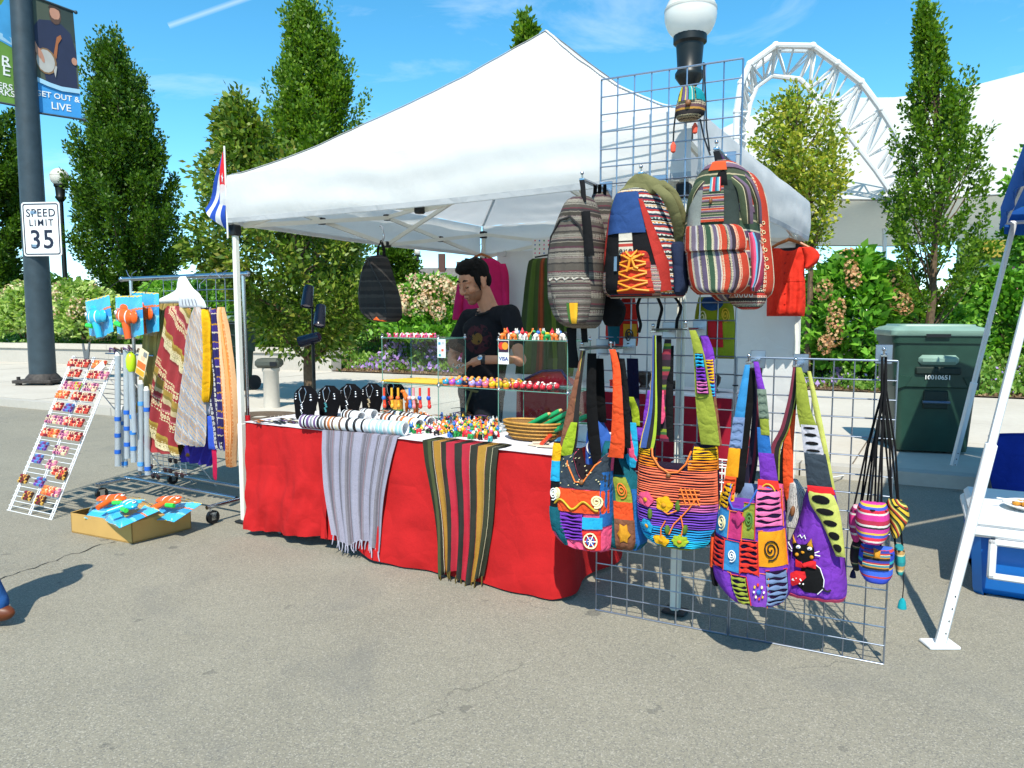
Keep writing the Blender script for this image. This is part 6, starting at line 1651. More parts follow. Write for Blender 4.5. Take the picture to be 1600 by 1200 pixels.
for (x, y), t, c1, c2, lab, sc, rot in packs:
    c = T.P(x, y, t); o = thing('toy_pack', lab, 'toy', T, tuple(c), 'fish bubble toys in film packs')
    M = Matrix.Rotation(rot, 3, 'Y')
    b = MB(); b.sheet(lambda u, v: c + M @ V((-.17 + .34 * u, .03 + .01 * math.sin(u * 5), .15 - (.31 - .06 * abs(u - .5)) * v)), 12, 10, (0, .002, 0)); b.build('backing_card', CARD, o)
    toy_fish(o, Matrix.Rotation(rot + .12, 3, 'Y') @ Matrix.Rotation(R(180), 3, 'Z'), c + V((-.0, -.01, .0)), c1, c2, sc * 1.45)
    b = MB(); b.sheet(lambda u, v: c + M @ V((-.15 + .3 * u, -.038 * math.sin(math.pi * u) ** .5 * math.sin(math.pi * v) ** .5 + .02 + .004 * math.sin(u * 31 + v * 17), .14 - .31 * v)), 20, 20, (0, .0008, 0)); b.build('film', FILM, o)
    b = MB(); b.tube([c + V((0, .03, .14)), V((c.x, rt - .05, c.z + .25)), V((c.x, rt, zr - .01))], .0025, 5); b.build('hang_cord', BLACKP, o)
# bubble wand tubes and their tag
TUB = mat('frosted_tube', '#dfeaf2', .85, .3, 0, .04, 6, 0, 60, .5, **{'Transmission Weight': .55})
for k, (x, yt, yb, cap) in enumerate(((184, 556, 728, '#2a6ad0'), (197, 548, 716, '#2a6ad0'), (205, 556, 722, '#3a8ae0'), (220, 600, 735, '#58a8f0'), (229, 610, 742, '#2a6ad0'), (191, 640, 730, '#3a7ad8'))):
    a, c = T.P(x, yt, .0 + .012 * k), T.P(x + (k % 3) * 2, yb, -.02 + .012 * k)
    o = thing('bubble_wand', ['leftmost', 'second tallest', 'lime-tipped', 'short middle', 'rightmost', 'low-hung left'][k] + ' clear bubble wand tube with blue bands below the toy packs', 'toy', T, tuple(c), 'clear bubble wand tubes hanging in a bunch')
    b = MB(); b.tube([a, c], .021, 12); b.build('tube', TUB, o)
    for f in ((.55, .7, .85) if k < 3 else (.2, .9)):
        p = a.lerp(c, f); b = MB(); b.tube([p, p + (c - a).normalized() * .03], .0235, 12); b.build('blue_band', mat('cap_' + ['royal', 'royal', 'sky', 'pale', 'royal', 'sky'][k], cap, .85, .3), o)
    b = MB(); b.tube([a + V((0, 0, 0)), a + V((0, 0, .03))], [.021, .012], 12); b.build('tip', mat('tip_lime', '#c8ee28', .85, .3) if k == 2 else WHITE, o)
c = T.P(205, 570, -.03); o = thing('bubble_wand', 'lime yellow topped bubble wand behind the printed tag', 'toy', T, tuple(c))
b = MB(); b.lathe([(.02, -.05), (.034, -.02), (.036, .04), (.026, .075), (.015, .085)], c, 14); b.build('lime_head', mat('tip_lime', '#c8ee28', .85, .3), o)
b = MB(); b.tube([c + V((0, 0, -.05)), c + V((0, 0, -.5))], .016, 10); b.build('tube', TUB, o)
p1_, p2_ = T.P(206, 593, -.08), T.P(236, 545, -.08); o = thing('swing_tag', 'cream and orange printed card tag hanging tilted before the bubble wands', 'tag', T, tuple(p1_))
Mt = Matrix.Rotation(R(22), 3, 'Y'); cc_ = T.P(222, 567, -.08)
b = MB(); b.box(cc_, (.105, .003, .2), Mt); b.build('card', mat('tag_cream', '#f4e4b8', .82, .5), o)
for dz, h, col in ((-.075, .04, '#f0b028'), (-.02, .05, '#ee7a30'), (.035, .03, '#f2c8a0'), (.07, .035, '#8a8a8a')):
    b = MB(); b.box(cc_ + Mt @ V((0 if dz < .06 else .02, -.0024, dz)), (.095 if dz < 0 else .04, .0015, h), Mt); b.build('print', mat('tag_print_' + {'#f0b028': 'amber', '#ee7a30': 'orange', '#f2c8a0': 'peach', '#8a8a8a': 'grey'}[col], col, .8, .5), o)
for k in range(9):
    a = T.P(rnd.uniform(168, 226), rnd.uniform(545, 556), .0); b = MB(); q = a + V((rnd.uniform(-.09, .09), 0, rnd.uniform(-.02, .04))); b.tube([a, (a + q) / 2 + V((0, -.02, .02)), q], .006, 5)
    tag(b.build('hair_band', BRC[rnd.choice([4, 3, 4, 2])], None, T, tuple(a)), 'dark elastic hair band tangled at the top of the bubble wand bunch', 'hair band', 'dark hair bands above the bubble wands')
b = MB(); a, c = T.P(150, 548, .02), T.P(240, 552, .1); b.tube([T.P(165, 552, .1), T.P(240, 556, .15), (s1, rt, T.px(240, 556, .15)[1])], .006, 6); b.build('arm_hook', CHROME, rk)

# ------------------------------------------------------------------ white wire A-frame of hair clips
BL_, BR_ = T.G(12, 797), T.G(80, 812); 
tt0 = .02
TLp, TRp = T.P(113, 558, tt0), T.P(180, 562, tt0)
af = thing('wire_display_rack', 'white wire A-frame display rack of beaded hair clips at far left', 'display rack', T, (BL_.x, BL_.y, 0))
WW = mat('white_coated_wire', '#eef0f4', .84, .4, var=.03)
def aq(u, v, off=0):      # u across, v up the front panel
    p = BL_.lerp(BR_, u).lerp(TLp.lerp(TRp, u), v); return p + V((0, -off * .9, off * .45))
n_h = 34
for i in range(n_h + 1):
    b = MB(); b.tube([aq(-.02, i / n_h), aq(1.02, i / n_h)], .0028, 5); b.build('wire', WW, af, smooth=60)
for u in (0, .045, .48, .52, .955, 1):
    b = MB(); b.tube([aq(u, 0, -.004), aq(u, 1.01, -.004)], .0045, 6); b.build('upright_wire', WW, af, smooth=60)
CL_, CR2 = T.G(215, 752), T.G(292, 757)
CL_ = V((BL_.x + .05, TLp.y + .62, 0)); CR2 = V((BR_.x + .12, TRp.y + .62, 0))
def bq(u, v): return CL_.lerp(CR2, u).lerp(TLp.lerp(TRp, u), v)
for i in range(0, 26):
    b = MB(); b.tube([bq(0, i / 25), bq(1, i / 25)], .0028, 5); b.build('wire', mat('dark_wire', '#5a5c60', .8, .4, .5), af, smooth=60)
for u in (0, .5, 1):
    b = MB(); b.tube([bq(u, 0), bq(u, 1)], .0045, 6); b.build('upright_wire', WW, af, smooth=60)
p = aq(.3, 1.02); b = MB(); b.prism([p + V((-.05, 0, .09)), p + V((-.03, 0, .09)), p + V((-.015, 0, .03)), p + V((.02, 0, .03)), p + V((.045, 0, .1)), p + V((.06, 0, .1)), p + V((.03, 0, -.04)), p + V((-.03, 0, -.04))], (0, .008, 0)); b.build('bracket', mat('bracket_grey', '#8a8c8e', .8, .4, .6), af)
pal = {'coral': '#d85040', 'pink': '#e08aa4', 'plum': '#7a3a6a', 'orange': '#e8904c', 'cream': '#f0d8b0', 'lime': '#b8d84a', 'violet': '#7a5ab8', 'wine': '#8a2438', 'brown': '#5a3a2a', 'gold': '#e0b050', 'azure': '#5a90c8'}
def clips(keys, w, seed):
    """a card of short beaded clips side by side, seen as twisted bright rolls"""
    r2 = random.Random(seed); b = MB(); n = max(3, int(w / .017))
    for i in range(n):
        for j in range(3):
            b.m = r2.randrange(3); x = -w / 2 + w * (i + .5) / n + r2.uniform(-.003, .003); z = -.03 + .03 * j
            b.tube([(x, -.008, z - .013), (x + r2.uniform(-.004, .004), -.02, z), (x, -.008, z + .013)], .0085, 5)
    b.m = 3; b.box((0, -.003, 0), (w, .004, .085))
    return b.build('hair_clip_card', [mat('bead_' + k, pal[k], .85, .4) for k in keys] + [mat('bead_' + keys[0], pal[keys[0]])], mesh_only=True)
kinds_ = [(('coral', 'cream', 'wine'), 'coral red'), (('orange', 'coral', 'cream'), 'orange'), (('pink', 'plum', 'cream'), 'pink'), (('violet', 'plum', 'azure'), 'violet'), (('brown', 'wine', 'gold'), 'brown'), (('lime', 'coral', 'pink'), 'lime speckled')]
cmeshes = {}
for ki, (ks, nm) in enumerate(kinds_):
    for wi, w in enumerate((.17, .11)): cmeshes[(ki, wi)] = clips(ks, w, ki * 7 + wi)
tilt = math.atan2(TLp.y - BL_.y, TLp.z)
lay = [(.955, .38, 0, 0), (.955, .78, 1, 0), (.955, .12, 0, 1), (.885, .27, 0, 0), (.885, .75, 0, 0), (.885, .98, 2, 1), (.80, .22, 2, 1), (.80, .45, 5, 1), (.80, .80, 2, 0), (.735, .2, 1, 0), (.735, .55, 0, 1), (.735, .82, 0, 0),
       (.655, .22, 0, 1), (.655, .48, 3, 1), (.655, .82, 0, 0), (.57, .2, 2, 0), (.57, .46, 2, 1), (.57, .8, 0, 0), (.57, .6, 0, 1), (.485, .18, 0, 1), (.485, .38, 1, 1), (.485, .62, 2, 1), (.485, .88, 0, 0), (.40, .25, 3, 1), (.39, .7, 2, 0), (.32, .25, 3, 1), (.3, .62, 2, 1), (.27, .85, 0, 0), (.25, .95, 4, 1), (.19, .12, 4, 1), (.19, .52, 3, 1), (.15, .8, 1, 0), (.15, .95, 2, 1), (.1, .38, 4, 1), (.09, .7, 4, 1)]
for v, u, ki, wi in lay:
    p = aq(u * .94 + .02, v, .012); o = bpy.data.objects.new('hair_clip_card', cmeshes[(ki, wi)]); COL.objects.link(o)
    o.location = T.w(*p); o.rotation_euler = (-tilt, 0, -T.a + rnd.uniform(-.06, .06)); o.rotation_mode = 'XYZ'
    o.matrix_world = Matrix.Translation(T.w(*p)) @ Matrix.Rotation(-T.a, 4, 'Z') @ Matrix.Rotation(-tilt, 4, 'X') @ Matrix.Diagonal((.92, .8, .72, 1))
    rows_v = sorted({round(q[0], 3) for q in lay}, reverse=True); rn_ = ['top', 'second', 'third', 'fourth', 'fifth', 'sixth', 'seventh', 'eighth', 'ninth', 'tenth', 'eleventh', 'twelfth', 'thirteenth', 'fourteenth', 'fifteenth', 'sixteenth', 'lowest'][min(16, rows_v.index(round(v, 3)))]
    tag(o, f'{"wide" if wi == 0 else "narrow"} card of {kinds_[ki][1]} hair clips at the {"left" if u < .35 else "middle" if u < .65 else "right"} of the {rn_} row, A-frame rack', 'hair clips', f'{"wide" if wi == 0 else "narrow"} {kinds_[ki][1]} hair clip cards on the A-frame')
p = aq(.82, .93, .03); b = MB(); b.box(p, (.14, .003, .055), Matrix.Rotation(-.5, 3, 'Y')); tag(b.build('price_tag', WHITE, None, T, tuple(p)), 'white price tag clipped near the top of the A-frame rack', 'tag')
# ------------------------------------------------------------------ cardboard box of toys
A_, B_, C_ = T.G(112, 832), T.G(207, 850), T.G(299, 826)
D_ = A_ + C_ - B_; hb_ = .13
CARDB = mat('corrugated_card', '#d6ab62', .75, .8, var=.1, vs=3, bump=.1, bs=30)
bx = thing('cardboard_box', 'shallow open cardboard box of fish toys on the asphalt before the rack', 'box', T, tuple(A_))
up = V((0, 0, hb_)); crn = [A_, B_, C_, D_]; cen = (A_ + C_) / 2
for i in range(4):
    p, q = crn[i], crn[(i + 1) % 4]; inn = (cen - (p + q) / 2).normalized() * .006
    b = MB(); b.prism([p + V((0, 0, .002)), q + V((0, 0, .002)), q + up, p + up], inn); b.build('side', CARDB, bx)
b = MB(); b.prism([c + V((0, 0, .004)) for c in crn], (0, 0, .006)); b.build('bottom', CARDB, bx)
p, q = B_ + up, C_ + up; outw = ((p + q) / 2 - cen - up).normalized()
b = MB(); b.prism([p.lerp(q, .0), p.lerp(q, .55), p.lerp(q, .5) - outw * .16 + V((0, 0, .07)), p.lerp(q, .05) - outw * .17 + V((0, 0, .075))], (0, 0, .004)); b.build('flap', CARDB, bx)
b = MB(); b.prism([A_ + up, D_ + up, D_ + up + (D_ - C_).normalized() * .1 * -1 + V((0, 0, .03)), A_ + up + (B_ - A_).normalized() * .1 + V((0, 0, .03))], (0, 0, .004)); b.build('flap', CARDB, bx)
for (x, y, z), c1, c2, yaw_, lab in (((178, 778, .22), 'orange', 'white', .5, 'orange fish bubble toy with green bottle lying at the back of the cardboard box'), ((203, 787, .24), 'aqua', 'green', -.25, 'aqua fish bubble toy in film lying in the middle of the cardboard box'), ((266, 781, .22), 'orange', 'white', .15, 'orange fish toy pack at the right corner of the cardboard box')):
    g = G(x, y, z); c = V(((g - T.o).dot(T.ex), (g - T.o).dot(T.ey), z - .04)); o = thing('toy_pack', lab, 'toy', T, tuple(c), 'fish toy packs in the cardboard box')
    M = Matrix.Rotation(yaw_, 3, 'Z') @ Matrix.Rotation(R(-75), 3, 'X')
    b = MB(); b.sheet(lambda u, v: c + M @ V((-.14 + .28 * u, .034 + .008 * math.sin(u * 6), .12 - .24 * v)), 8, 8, (0, 0, -.002)); b.build('backing_card', CARD, o)
    toy_fish(o, M, c + V((0, 0, .035)), c1, c2, 1.1)
    b = MB(); b.sheet(lambda u, v: c + M @ V((-.14 + .28 * u, .03 - .075 * math.sin(math.pi * u) ** .5 * math.sin(math.pi * v) ** .5 + .004 * math.sin(u * 33 + v * 21), .12 - .25 * v)), 16, 16, (0, 0, .0008)); b.build('film', FILM, o)
# ------------------------------------------------------------------ wire grid wall
PW = .6115
pt = thing('wire_grid_panel', 'tall chrome wire grid panel reaching above the canopy valance, hung with bags', 'grid panel', GR, (PW / 2, 0, 0))
wire_panel(pt, 0, PW, 0.004, 2.44, 0, 8, 32, .0032, ZINC, None, .0042)
ps = thing('wire_grid_panel', 'short chrome wire grid panel standing right of the tall one', 'grid panel', GR, (PW * 1.5, 0, 0))
wire_panel(ps, PW + .008, PW * 2, 0.004, 1.22, 0, 8, 16, .0032, ZINC, None, .0042)
for z in (.35, 1.1):
    b = MB(); b.tube([(PW + .004 + .01 * math.cos(a), .01 * math.sin(a), z) for a in np.linspace(0, 6.28, 9)], .003, 5); b.build('cable_tie', BLACKP, ps)

def hook(label, x, y, ln, o_t=-.0, x2=None, flat=False, group='chrome display hooks on the grid panels'):
    """face-out arm from the grid towards the viewer, its tip at pixel (x, y) on the plane ln out"""
    p = GR.P(x, y, -ln); o = thing('display_hook', label, 'hook', GR, (p.x, 0, p.z), group)
    b = MB(); b.box((p.x, -.004, p.z + .0), (.06, .006, .075), r=.002); b.build('back_plate', ZINC, o)
    b = MB(); b.box((p.x, -ln / 2, p.z), (.024, ln, .01), r=.002); b.build('arm', CHROME, o)
    b = MB(); b.tube([(p.x, -ln + .006, p.z), (p.x, -ln + .003, p.z + .022)], .0045, 6); b.ball((p.x, -ln + .003, p.z + .025), .008, 8, 6); b.build('stop', CHROME, o)
    return p
STB = cloth('strap_black', '#141416', .9)
def strap(o, pts, w=6, m=None, name='strap', fr=GR, th=.006):
    """ribbon through (x, y, t[, half width px])"""
    rows = [(p[1], p[0] - (p[3] if len(p) > 3 else w) / 1, p[0] + (p[3] if len(p) > 3 else w) / 1, p[2], th) for p in pts]
    lf = Loft(fr, rows, 0, th, flat_back=.4, nu=4, nv=max(6, 3 * len(rows)), pe=.3); lf.body(name, m or STB, o); return lf

# --- grey striped backpack
h1 = hook('hook arm holding the grey striped backpacks at the left panel edge', 909, 280, .3)
gs_b = [('#6f675e', 3), ('#4a4542', .8), ('#8f857a', 2), ('#5e3a4a', 1.2), ('#7a7268', 2), ('#3e3a3c', 1), ('#a0968a', 1.4), ('#6a4050', .9), ('#565048', 2), ('#b0a898', .5), ('#4e484a', 1.5), ('#84404e', .8)]
GREY = stripes('grey_wool_stripes', gs_b, 'V', 4.6, .5, .012, .4, dots=('#c8c0b0', 70, 1.7))
o = thing('backpack', 'worn grey wool striped backpack with yellow tab, leftmost on the tall panel', 'backpack', GR, (h1.x, -.3, h1.z), 'backpacks hung on the tall grid panel')
r_ = [(308, 906, 922), (316, 898, 930), (330, 888, 936), (350, 877, 942), (375, 868, 946), (405, 863, 947), (440, 862, 946), (470, 864, 945), (492, 872, 942), (506, 884, 938), (513, 896, 930)]
lf = Loft(GR, r_, -.25, .15, seed=3, fold=.004, nv=36, nu=24); lf.body('body', GREY, o)
pk_ = Loft(GR, [(434, 860, 918), (440, 860, 922), (460, 862, 924), (480, 866, 922), (500, 876, 918), (507, 884, 912)], -.36, .05, seed=4, nv=14, nu=16); pk_.body('front_pocket', GREY, o)
lf.line('piping', mat('piping_dark', '#2c2a2a', .9, .7), o, [(.04, .75), (.05, .5), (.12, .33), (.3, .22), (.55, .2), (.74, .27), (.84, .42), (.86, .7), (.84, .92)], .005, .004)
pk_.line('lace_edge', mat('lace_cream', '#c8c0b4', .8, .8), o, [(a / 14, .03 + .03 * math.sin(a * 2)) for a in range(15)], .004, .006)
TABY = stripes('rasta_tab', [('#3c6a2a', 1), ('#e8a81c', 1.6), ('#e8b428', 1)], 'U', 1, .8)
pk_.patch('yellow_tab', TABY, o, .5, .78, .5, .96, .006)
strap(o, [(912, 316, -.36, 4), (911, 295, -.33, 4), (909, 281, -.3, 4)]); strap(o, [(915, 330, -.39, 7), (918, 360, -.41, 7), (921, 400, -.42, 8)], name='shoulder_strap')
strap(o, [(893, 512, -.25, 8), (894, 540, -.25, 7), (897, 575, -.25, 9)], name='loose_strap'); strap(o, [(912, 512, -.24, 5), (914, 535, -.24, 5)], name='loose_strap')
o = thing('backpack', 'second grey striped backpack hanging just behind the leftmost one', 'backpack', GR, (h1.x, -.12, h1.z), 'backpacks hung on the tall grid panel')
lf = Loft(GR, [(300, 928, 950), (312, 925, 957), (340, 925, 962), (400, 925, 968), (450, 925, 970), (490, 930, 968), (500, 938, 962)], -.09, .06, seed=5); lf.body('body', GREY, o)
for x in (930, 937, 945): strap(o, [(x - 1, 308, -.12, 3), (x, 295, -.14, 3), (x, 288, -.16, 2.5)])
bb_ = Loft(GR, [(462, 935, 965), (480, 937, 978), (500, 944, 975), (510, 950, 968)], -.1, .07, seed=6, nv=12); bb_.body('dark_base', cloth('bag_black', '#17171a', .9), o)

# --- blue and red backpack
h2 = hook('hook arm holding the blue and red backpack', 1001, 270, .28)
WOV = stripes('woven_band', [('#e8e4d8', 1.2), ('#c8362c', 1), ('#22406a', 1.2), ('#e8a030', 1), ('#f0ece0', .5), ('#14161a', 1.6), ('#3a8a8a', .6), ('#b83040', .9), ('#26304a', 1.2)], 'V', 7, .66, .02, .4, dots=('#f0ece0', 26, 3))
o = thing('backpack', 'blue and red backpack with orange laces and olive straps on the tall panel', 'backpack', GR, (h2.x, -.28, h2.z), 'backpacks hung on the tall grid panel')
r_ = [(298, 985, 1022), (306, 972, 1034), (325, 962, 1044), (350, 956, 1054), (380, 951, 1064), (410, 948, 1072), (440, 946, 1076), (457, 947, 1074), (466, 955, 1066)]
lf = Loft(GR, r_, -.2, .17, seed=7, nv=34, nu=28); lf.body('body', WOV, o)
BLU, RED_, OLV = cloth('pack_blue', '#34548e', .75, .4), cloth('pack_red', '#c43c34', .7, .4), cloth('pack_olive', '#7c7a52', .75, .4)
BKC = cloth('bag_black', '#17171a', .9)
lf.patch('black_panel', BKC, o, .08, .78, .44, .985, .004, 12, 12)
lf.patch('blue_panel', BLU, o, .1, .7, .1, .45, .006, 12, 12, lambda u, v: .008 * math.sin(math.pi * u))
def ppoly(name, m, pts, off=.006, dome=.003): return lf.poly(name, m, o, pts, off, dome)
ppoly('red_side', RED_, [(.06, .2), (.13, .16), (.12, .45), (.1, .7), (.02, .78), (.01, .6), (.03, .4)]); ppoly('red_side', RED_, [(.69, .16), (.75, .18), (.82, .45), (.88, .7), (.9, .92), (.8, .94), (.77, .75), (.72, .45)], .01)
lf.patch('woven_edge', WOV, o, .02, .13, .76, .97, .008, 3, 6); lf.patch('woven_edge', WOV, o, .7, .8, .72, .97, .0075, 3, 6)
lb_ = lf.patch('woven_label', stripes('oxo_label', [('#d8d0bc', 2), ('#b83c34', .8), ('#d8d0bc', .4), ('#2a2624', .5), ('#dcd4c4', 2.2)], 'V', 1, .8, .004), o, .34, .52, .45, .63, .012, 6, 6)
for k, a in enumerate((.37, .43, .49)):
    if k % 2 == 0: lf.line('motif', BLACKP, o, disc(a, .605, .018, .016, 10) + [(a + .018, .605)], .002, .016)
    else:
        lf.line('motif', BLACKP, o, [(a - .018, .59), (a + .018, .62)], .002, .016); lf.line('motif', BLACKP, o, [(a - .018, .62), (a + .018, .59)], .002, .016)
fp_ = Loft(GR, [(392, 974, 1012), (400, 971, 1016), (420, 968, 1020), (440, 966, 1022), (455, 964, 1025), (459, 966, 1022)], -.355, .05, seed=8, nv=16, nu=14); fp_.body('laced_pocket', cloth('pocket_orange_red', '#d8442a', .78, .5), o)
LAC = mat('lace_orange', '#f59a1e', .85, .5)
for k in range(4):
    b0, b1 = .12 + .21 * k, .3 + .21 * k
    fp_.line('lace', LAC, o, [(.1, b0), (.35, b0 + .07), (.6, b1 - .04), (.9, b1)], .0042, .008); fp_.line('lace', LAC, o, [(.9, b0), (.62, b0 + .06), (.4, b1 - .04), (.1, b1)], .0042, .009)
    fp_.patch('eyelet_tab', RED_, o, .0, .14, b0 - .05, b0 + .08, .006, 2, 2); fp_.patch('eyelet_tab', RED_, o, .86, 1, b0 - .05, b0 + .08, .006, 2, 2)
for pts in ([(.5, .2), (.3, .06), (.22, .14), (.46, .24)], [(.5, .2), (.72, .04), (.84, .12), (.54, .24)], [(.48, .22), (.42, .42), (.36, .5)], [(.52, .22), (.6, .4), (.7, .44)]): fp_.line('bow', LAC, o, pts, .005, .014)
lf.patch('zip', ZINC, o, .27, .31, .64, .76, .012, 2, 3)
op = Loft(GR, [(272, 994, 1010), (282, 980, 1028), (294, 974, 1040), (302, 985, 1030), (308, 996, 1014)], -.3, .03, seed=9, nv=14, nu=16); op.body('strap_yoke', OLV, o)
strap(o, [(988, 288, -.32, 9), (972, 302, -.34, 9), (962, 320, -.33, 7), (957, 345, -.3, 6)], m=OLV, name='shoulder_strap')
strap(o, [(1020, 288, -.32, 10), (1040, 305, -.34, 10), (1053, 330, -.32, 9), (1060, 360, -.28, 8), (1060, 385, -.24, 7)], m=OLV, name='shoulder_strap'); strap(o, [(1030, 282, -.24, 8), (1050, 300, -.25, 8), (1064, 330, -.24, 7), (1070, 370, -.2, 7)], m=OLV, name='shoulder_strap')
strap(o, [(1003, 296, -.31, 5), (1002, 280, -.3, 4), (1001, 271, -.28, 3)])
sp_ = Loft(GR, [(378, 1052, 1066), (390, 1050, 1073), (420, 1052, 1077), (450, 1054, 1076), (462, 1056, 1068)], -.26, .06, seed=10, nv=12, nu=10); sp_.body('mesh_side_pocket', cloth('pocket_navy', '#26304a', .85), o)
for pts in ([(1000, 466, -.2), (996, 478, -.2), (998, 495, -.2), (1001, 508, -.2), (998, 520, -.2)], [(1028, 466, -.2), (1034, 482, -.2), (1030, 500, -.2), (1027, 517, -.2)], [(1054, 464, -.2), (1064, 480, -.2), (1058, 500, -.2), (1057, 514, -.2)]): strap(o, [(*p, 2.6) for p in pts], name='dangling_strap')

# --- multicolour striped backpack
h3 = hook('hook arm holding the multicoloured striped backpacks', 1119, 232, .26)
MUL = stripes('festival_stripes_across', [('#d84a28', 2.4), ('#ecd8b8', .5), ('#6a4a6e', 1.8), ('#e6dcc0', .5), ('#3e5a42', 2.2), ('#d8c8a0', .5), ('#55604a', 1.4), ('#201c1e', .6), ('#8a6a84', 1.6), ('#e8deca', .4)], 'V', 3.2, .64, .015, .4)
MULV = stripes('festival_stripes_down', [('#d84024', 2.6), ('#e8dcc0', .4), ('#8a7a8e', 2), ('#d8d0d8', .7), ('#4a3c50', .6), ('#6a5a7a', 1.6), ('#e6d8b0', .4), ('#3c6048', 2.4), ('#e8d8b0', .4), ('#7a6a86', 1.6), ('#e8e0d0', .4), ('#da4426', 2.6), ('#1c1a20', .8), ('#8a7a8e', .8), ('#3a2c3c', 1.2)], 'U', 1.15, .66, .008, .4, dots=('#f2e4c0', 34, 7))
TH_C = mat('thread_cream', '#f2e6b0', .85, .6)
MULD = stripes('festival_stripes_dark', [('#2a2a2c', 3), ('#c8b8c0', 1), ('#b83a5a', 1.6), ('#5a9ab8', 1), ('#d8485a', 1.4), ('#26262a', 2)], 'U', 2, .78, .01, .3)
for k, (dx, dy, tq, lab) in enumerate(((16, 10, -.03, 'dark-edged striped backpack hanging behind the multicoloured one'), (0, 0, -.2, 'multicoloured striped backpack with orange flap, rightmost on the tall panel'))):
    o = thing('backpack', lab, 'backpack', GR, (h3.x, tq, h3.z), 'backpacks hung on the tall grid panel')
    r_ = [(256, 1124, 1148), (264, 1110, 1162), (280, 1092, 1174), (305, 1080, 1182), (335, 1074, 1186), (365, 1071, 1188), (400, 1072, 1192), (430, 1076, 1194), (450, 1080, 1190), (460, 1090, 1176)]
    if k == 0: r_ = [(y + dy, a + 30, c + dx) for y, a, c in r_]
    lf = Loft(GR, r_, tq, .17 if k else .08, seed=11 + k, nv=34, nu=28); lf.body('body', MUL if k else MULV, o)
    if k == 0:
        for q in range(6): lf.line('ring_motif', TH_C, o, disc(.93, .45 + .06 * q, .018, .011, 8) + [(.948, .45 + .06 * q)], .0016, .003)
        continue
    lf.patch('orange_flap', stripes('flap_orange', [('#e25a2c', 6), ('#4a3a48', 1), ('#e8d8c0', .5), ('#b89a3a', .8)], 'V', 1, .8, .02), o, .36, .7, .015, .14, .006, 10, 6)
    lf.patch('grey_lining', cloth('lining_grey', '#9aa09a', .7), o, .12, .34, .28, .52, .004, 6, 8); lf.patch('dark_lining', cloth('lining_dark', '#3a4440', .8), o, .62, .82, .22, .54, .004, 6, 8)
    lf.patch('striped_flap', MUL, o, .34, .64, .26, .5, .008, 8, 10); lf.patch('rainbow_label', stripes('rainbow_label', [('#5ab0c8', 1), ('#e8e0d0', .5), ('#d83a4a', 1.4), ('#2a5a7a', 1)], 'U', 1.5, .8), o, .44, .6, .2, .3, .012, 4, 4)
    lf.poly('wooden_toggle', mat('toggle_wood', '#8a5a34', .8, .5), o, disc(.47, .36, .02, .02, 10), .018)
    p1f = Loft(GR, [(352, 1073, 1150), (358, 1071, 1160), (375, 1070, 1166), (390, 1070, 1166), (394, 1074, 1162)], -.35, .06, seed=14, nv=14, nu=24); p1f.body('pocket_flap', MULV, o)
    p1b = Loft(GR, [(390, 1074, 1160), (400, 1073, 1168), (430, 1076, 1172), (450, 1082, 1166), (458, 1092, 1156)], -.33, .065, seed=15, nv=18, nu=24); p1b.body('front_pocket', MULV, o)
    sd_ = Loft(GR, [(362, 1168, 1178), (380, 1169, 1188), (410, 1172, 1194), (440, 1174, 1192), (455, 1172, 1184)], -.26, .06, seed=16, nv=14, nu=10); sd_.body('side_pocket', stripes('side_diagonal', [('#c83a5a', 2), ('#e0507a', 1.4), ('#6ab0d0', 1), ('#3a3a5a', 1), ('#e8c8d0', .6)], 'U', 1.6, .8, .01, .2, R(25)), o)
    GRN = stripes('strap_green_stripe', [('#4c5a40', 4), ('#d8cca0', .5), ('#3a3430', 1.4), ('#6e5a70', 2)], 'U', 1, .8)
    strap(o, [(1118, 272, -.34, 9), (1098, 285, -.36, 9), (1084, 305, -.35, 8), (1078, 335, -.31, 7)], m=GRN, name='shoulder_strap'); strap(o, [(1140, 275, -.35, 10), (1160, 292, -.36, 10), (1166, 320, -.35, 10), (1168, 350, -.33, 9)], m=GRN, name='shoulder_strap')
    strap(o, [(1152, 268, -.28, 8), (1170, 285, -.28, 8), (1182, 315, -.26, 7), (1184, 350, -.23, 7)], m=GRN, name='shoulder_strap')
    strap(o, [(1128, 290, -.37, 9), (1126, 262, -.36, 8), (1122, 246, -.3, 6), (1119, 236, -.26, 5)]); strap(o, [(1136, 266, -.3, 6), (1128, 250, -.28, 5), (1120, 238, -.26, 4)], m=cloth('strap_purple', '#4a2a5a', .8))
o = thing('backpack', 'small red and black patterned bag peeking below the rightmost backpack', 'bag', GR, (GR.px(1175, 470, -.05)[0], -.05, GR.px(1175, 470, -.05)[1]))
lf = Loft(GR, [(440, 1140, 1196), (455, 1135, 1198), (470, 1138, 1197), (480, 1150, 1190), (484, 1160, 1180)], -.06, .05, seed=17, nv=14); lf.body('body', stripes('dark_patch', [('#c83028', 2), ('#1c1a1c', 2), ('#d8c8b0', .6), ('#7a2a3a', 1.4), ('#2a2428', 2)], 'V', 2, .8, .03, .3, dots=('#e8dcc0', 20, 3)), o)
for q in range(4): lf.line('ring_motif', WHITE, o, disc(.3 + .12 * q, .4, .04, .09, 8) + [(.34 + .12 * q, .4)], .002, .004)
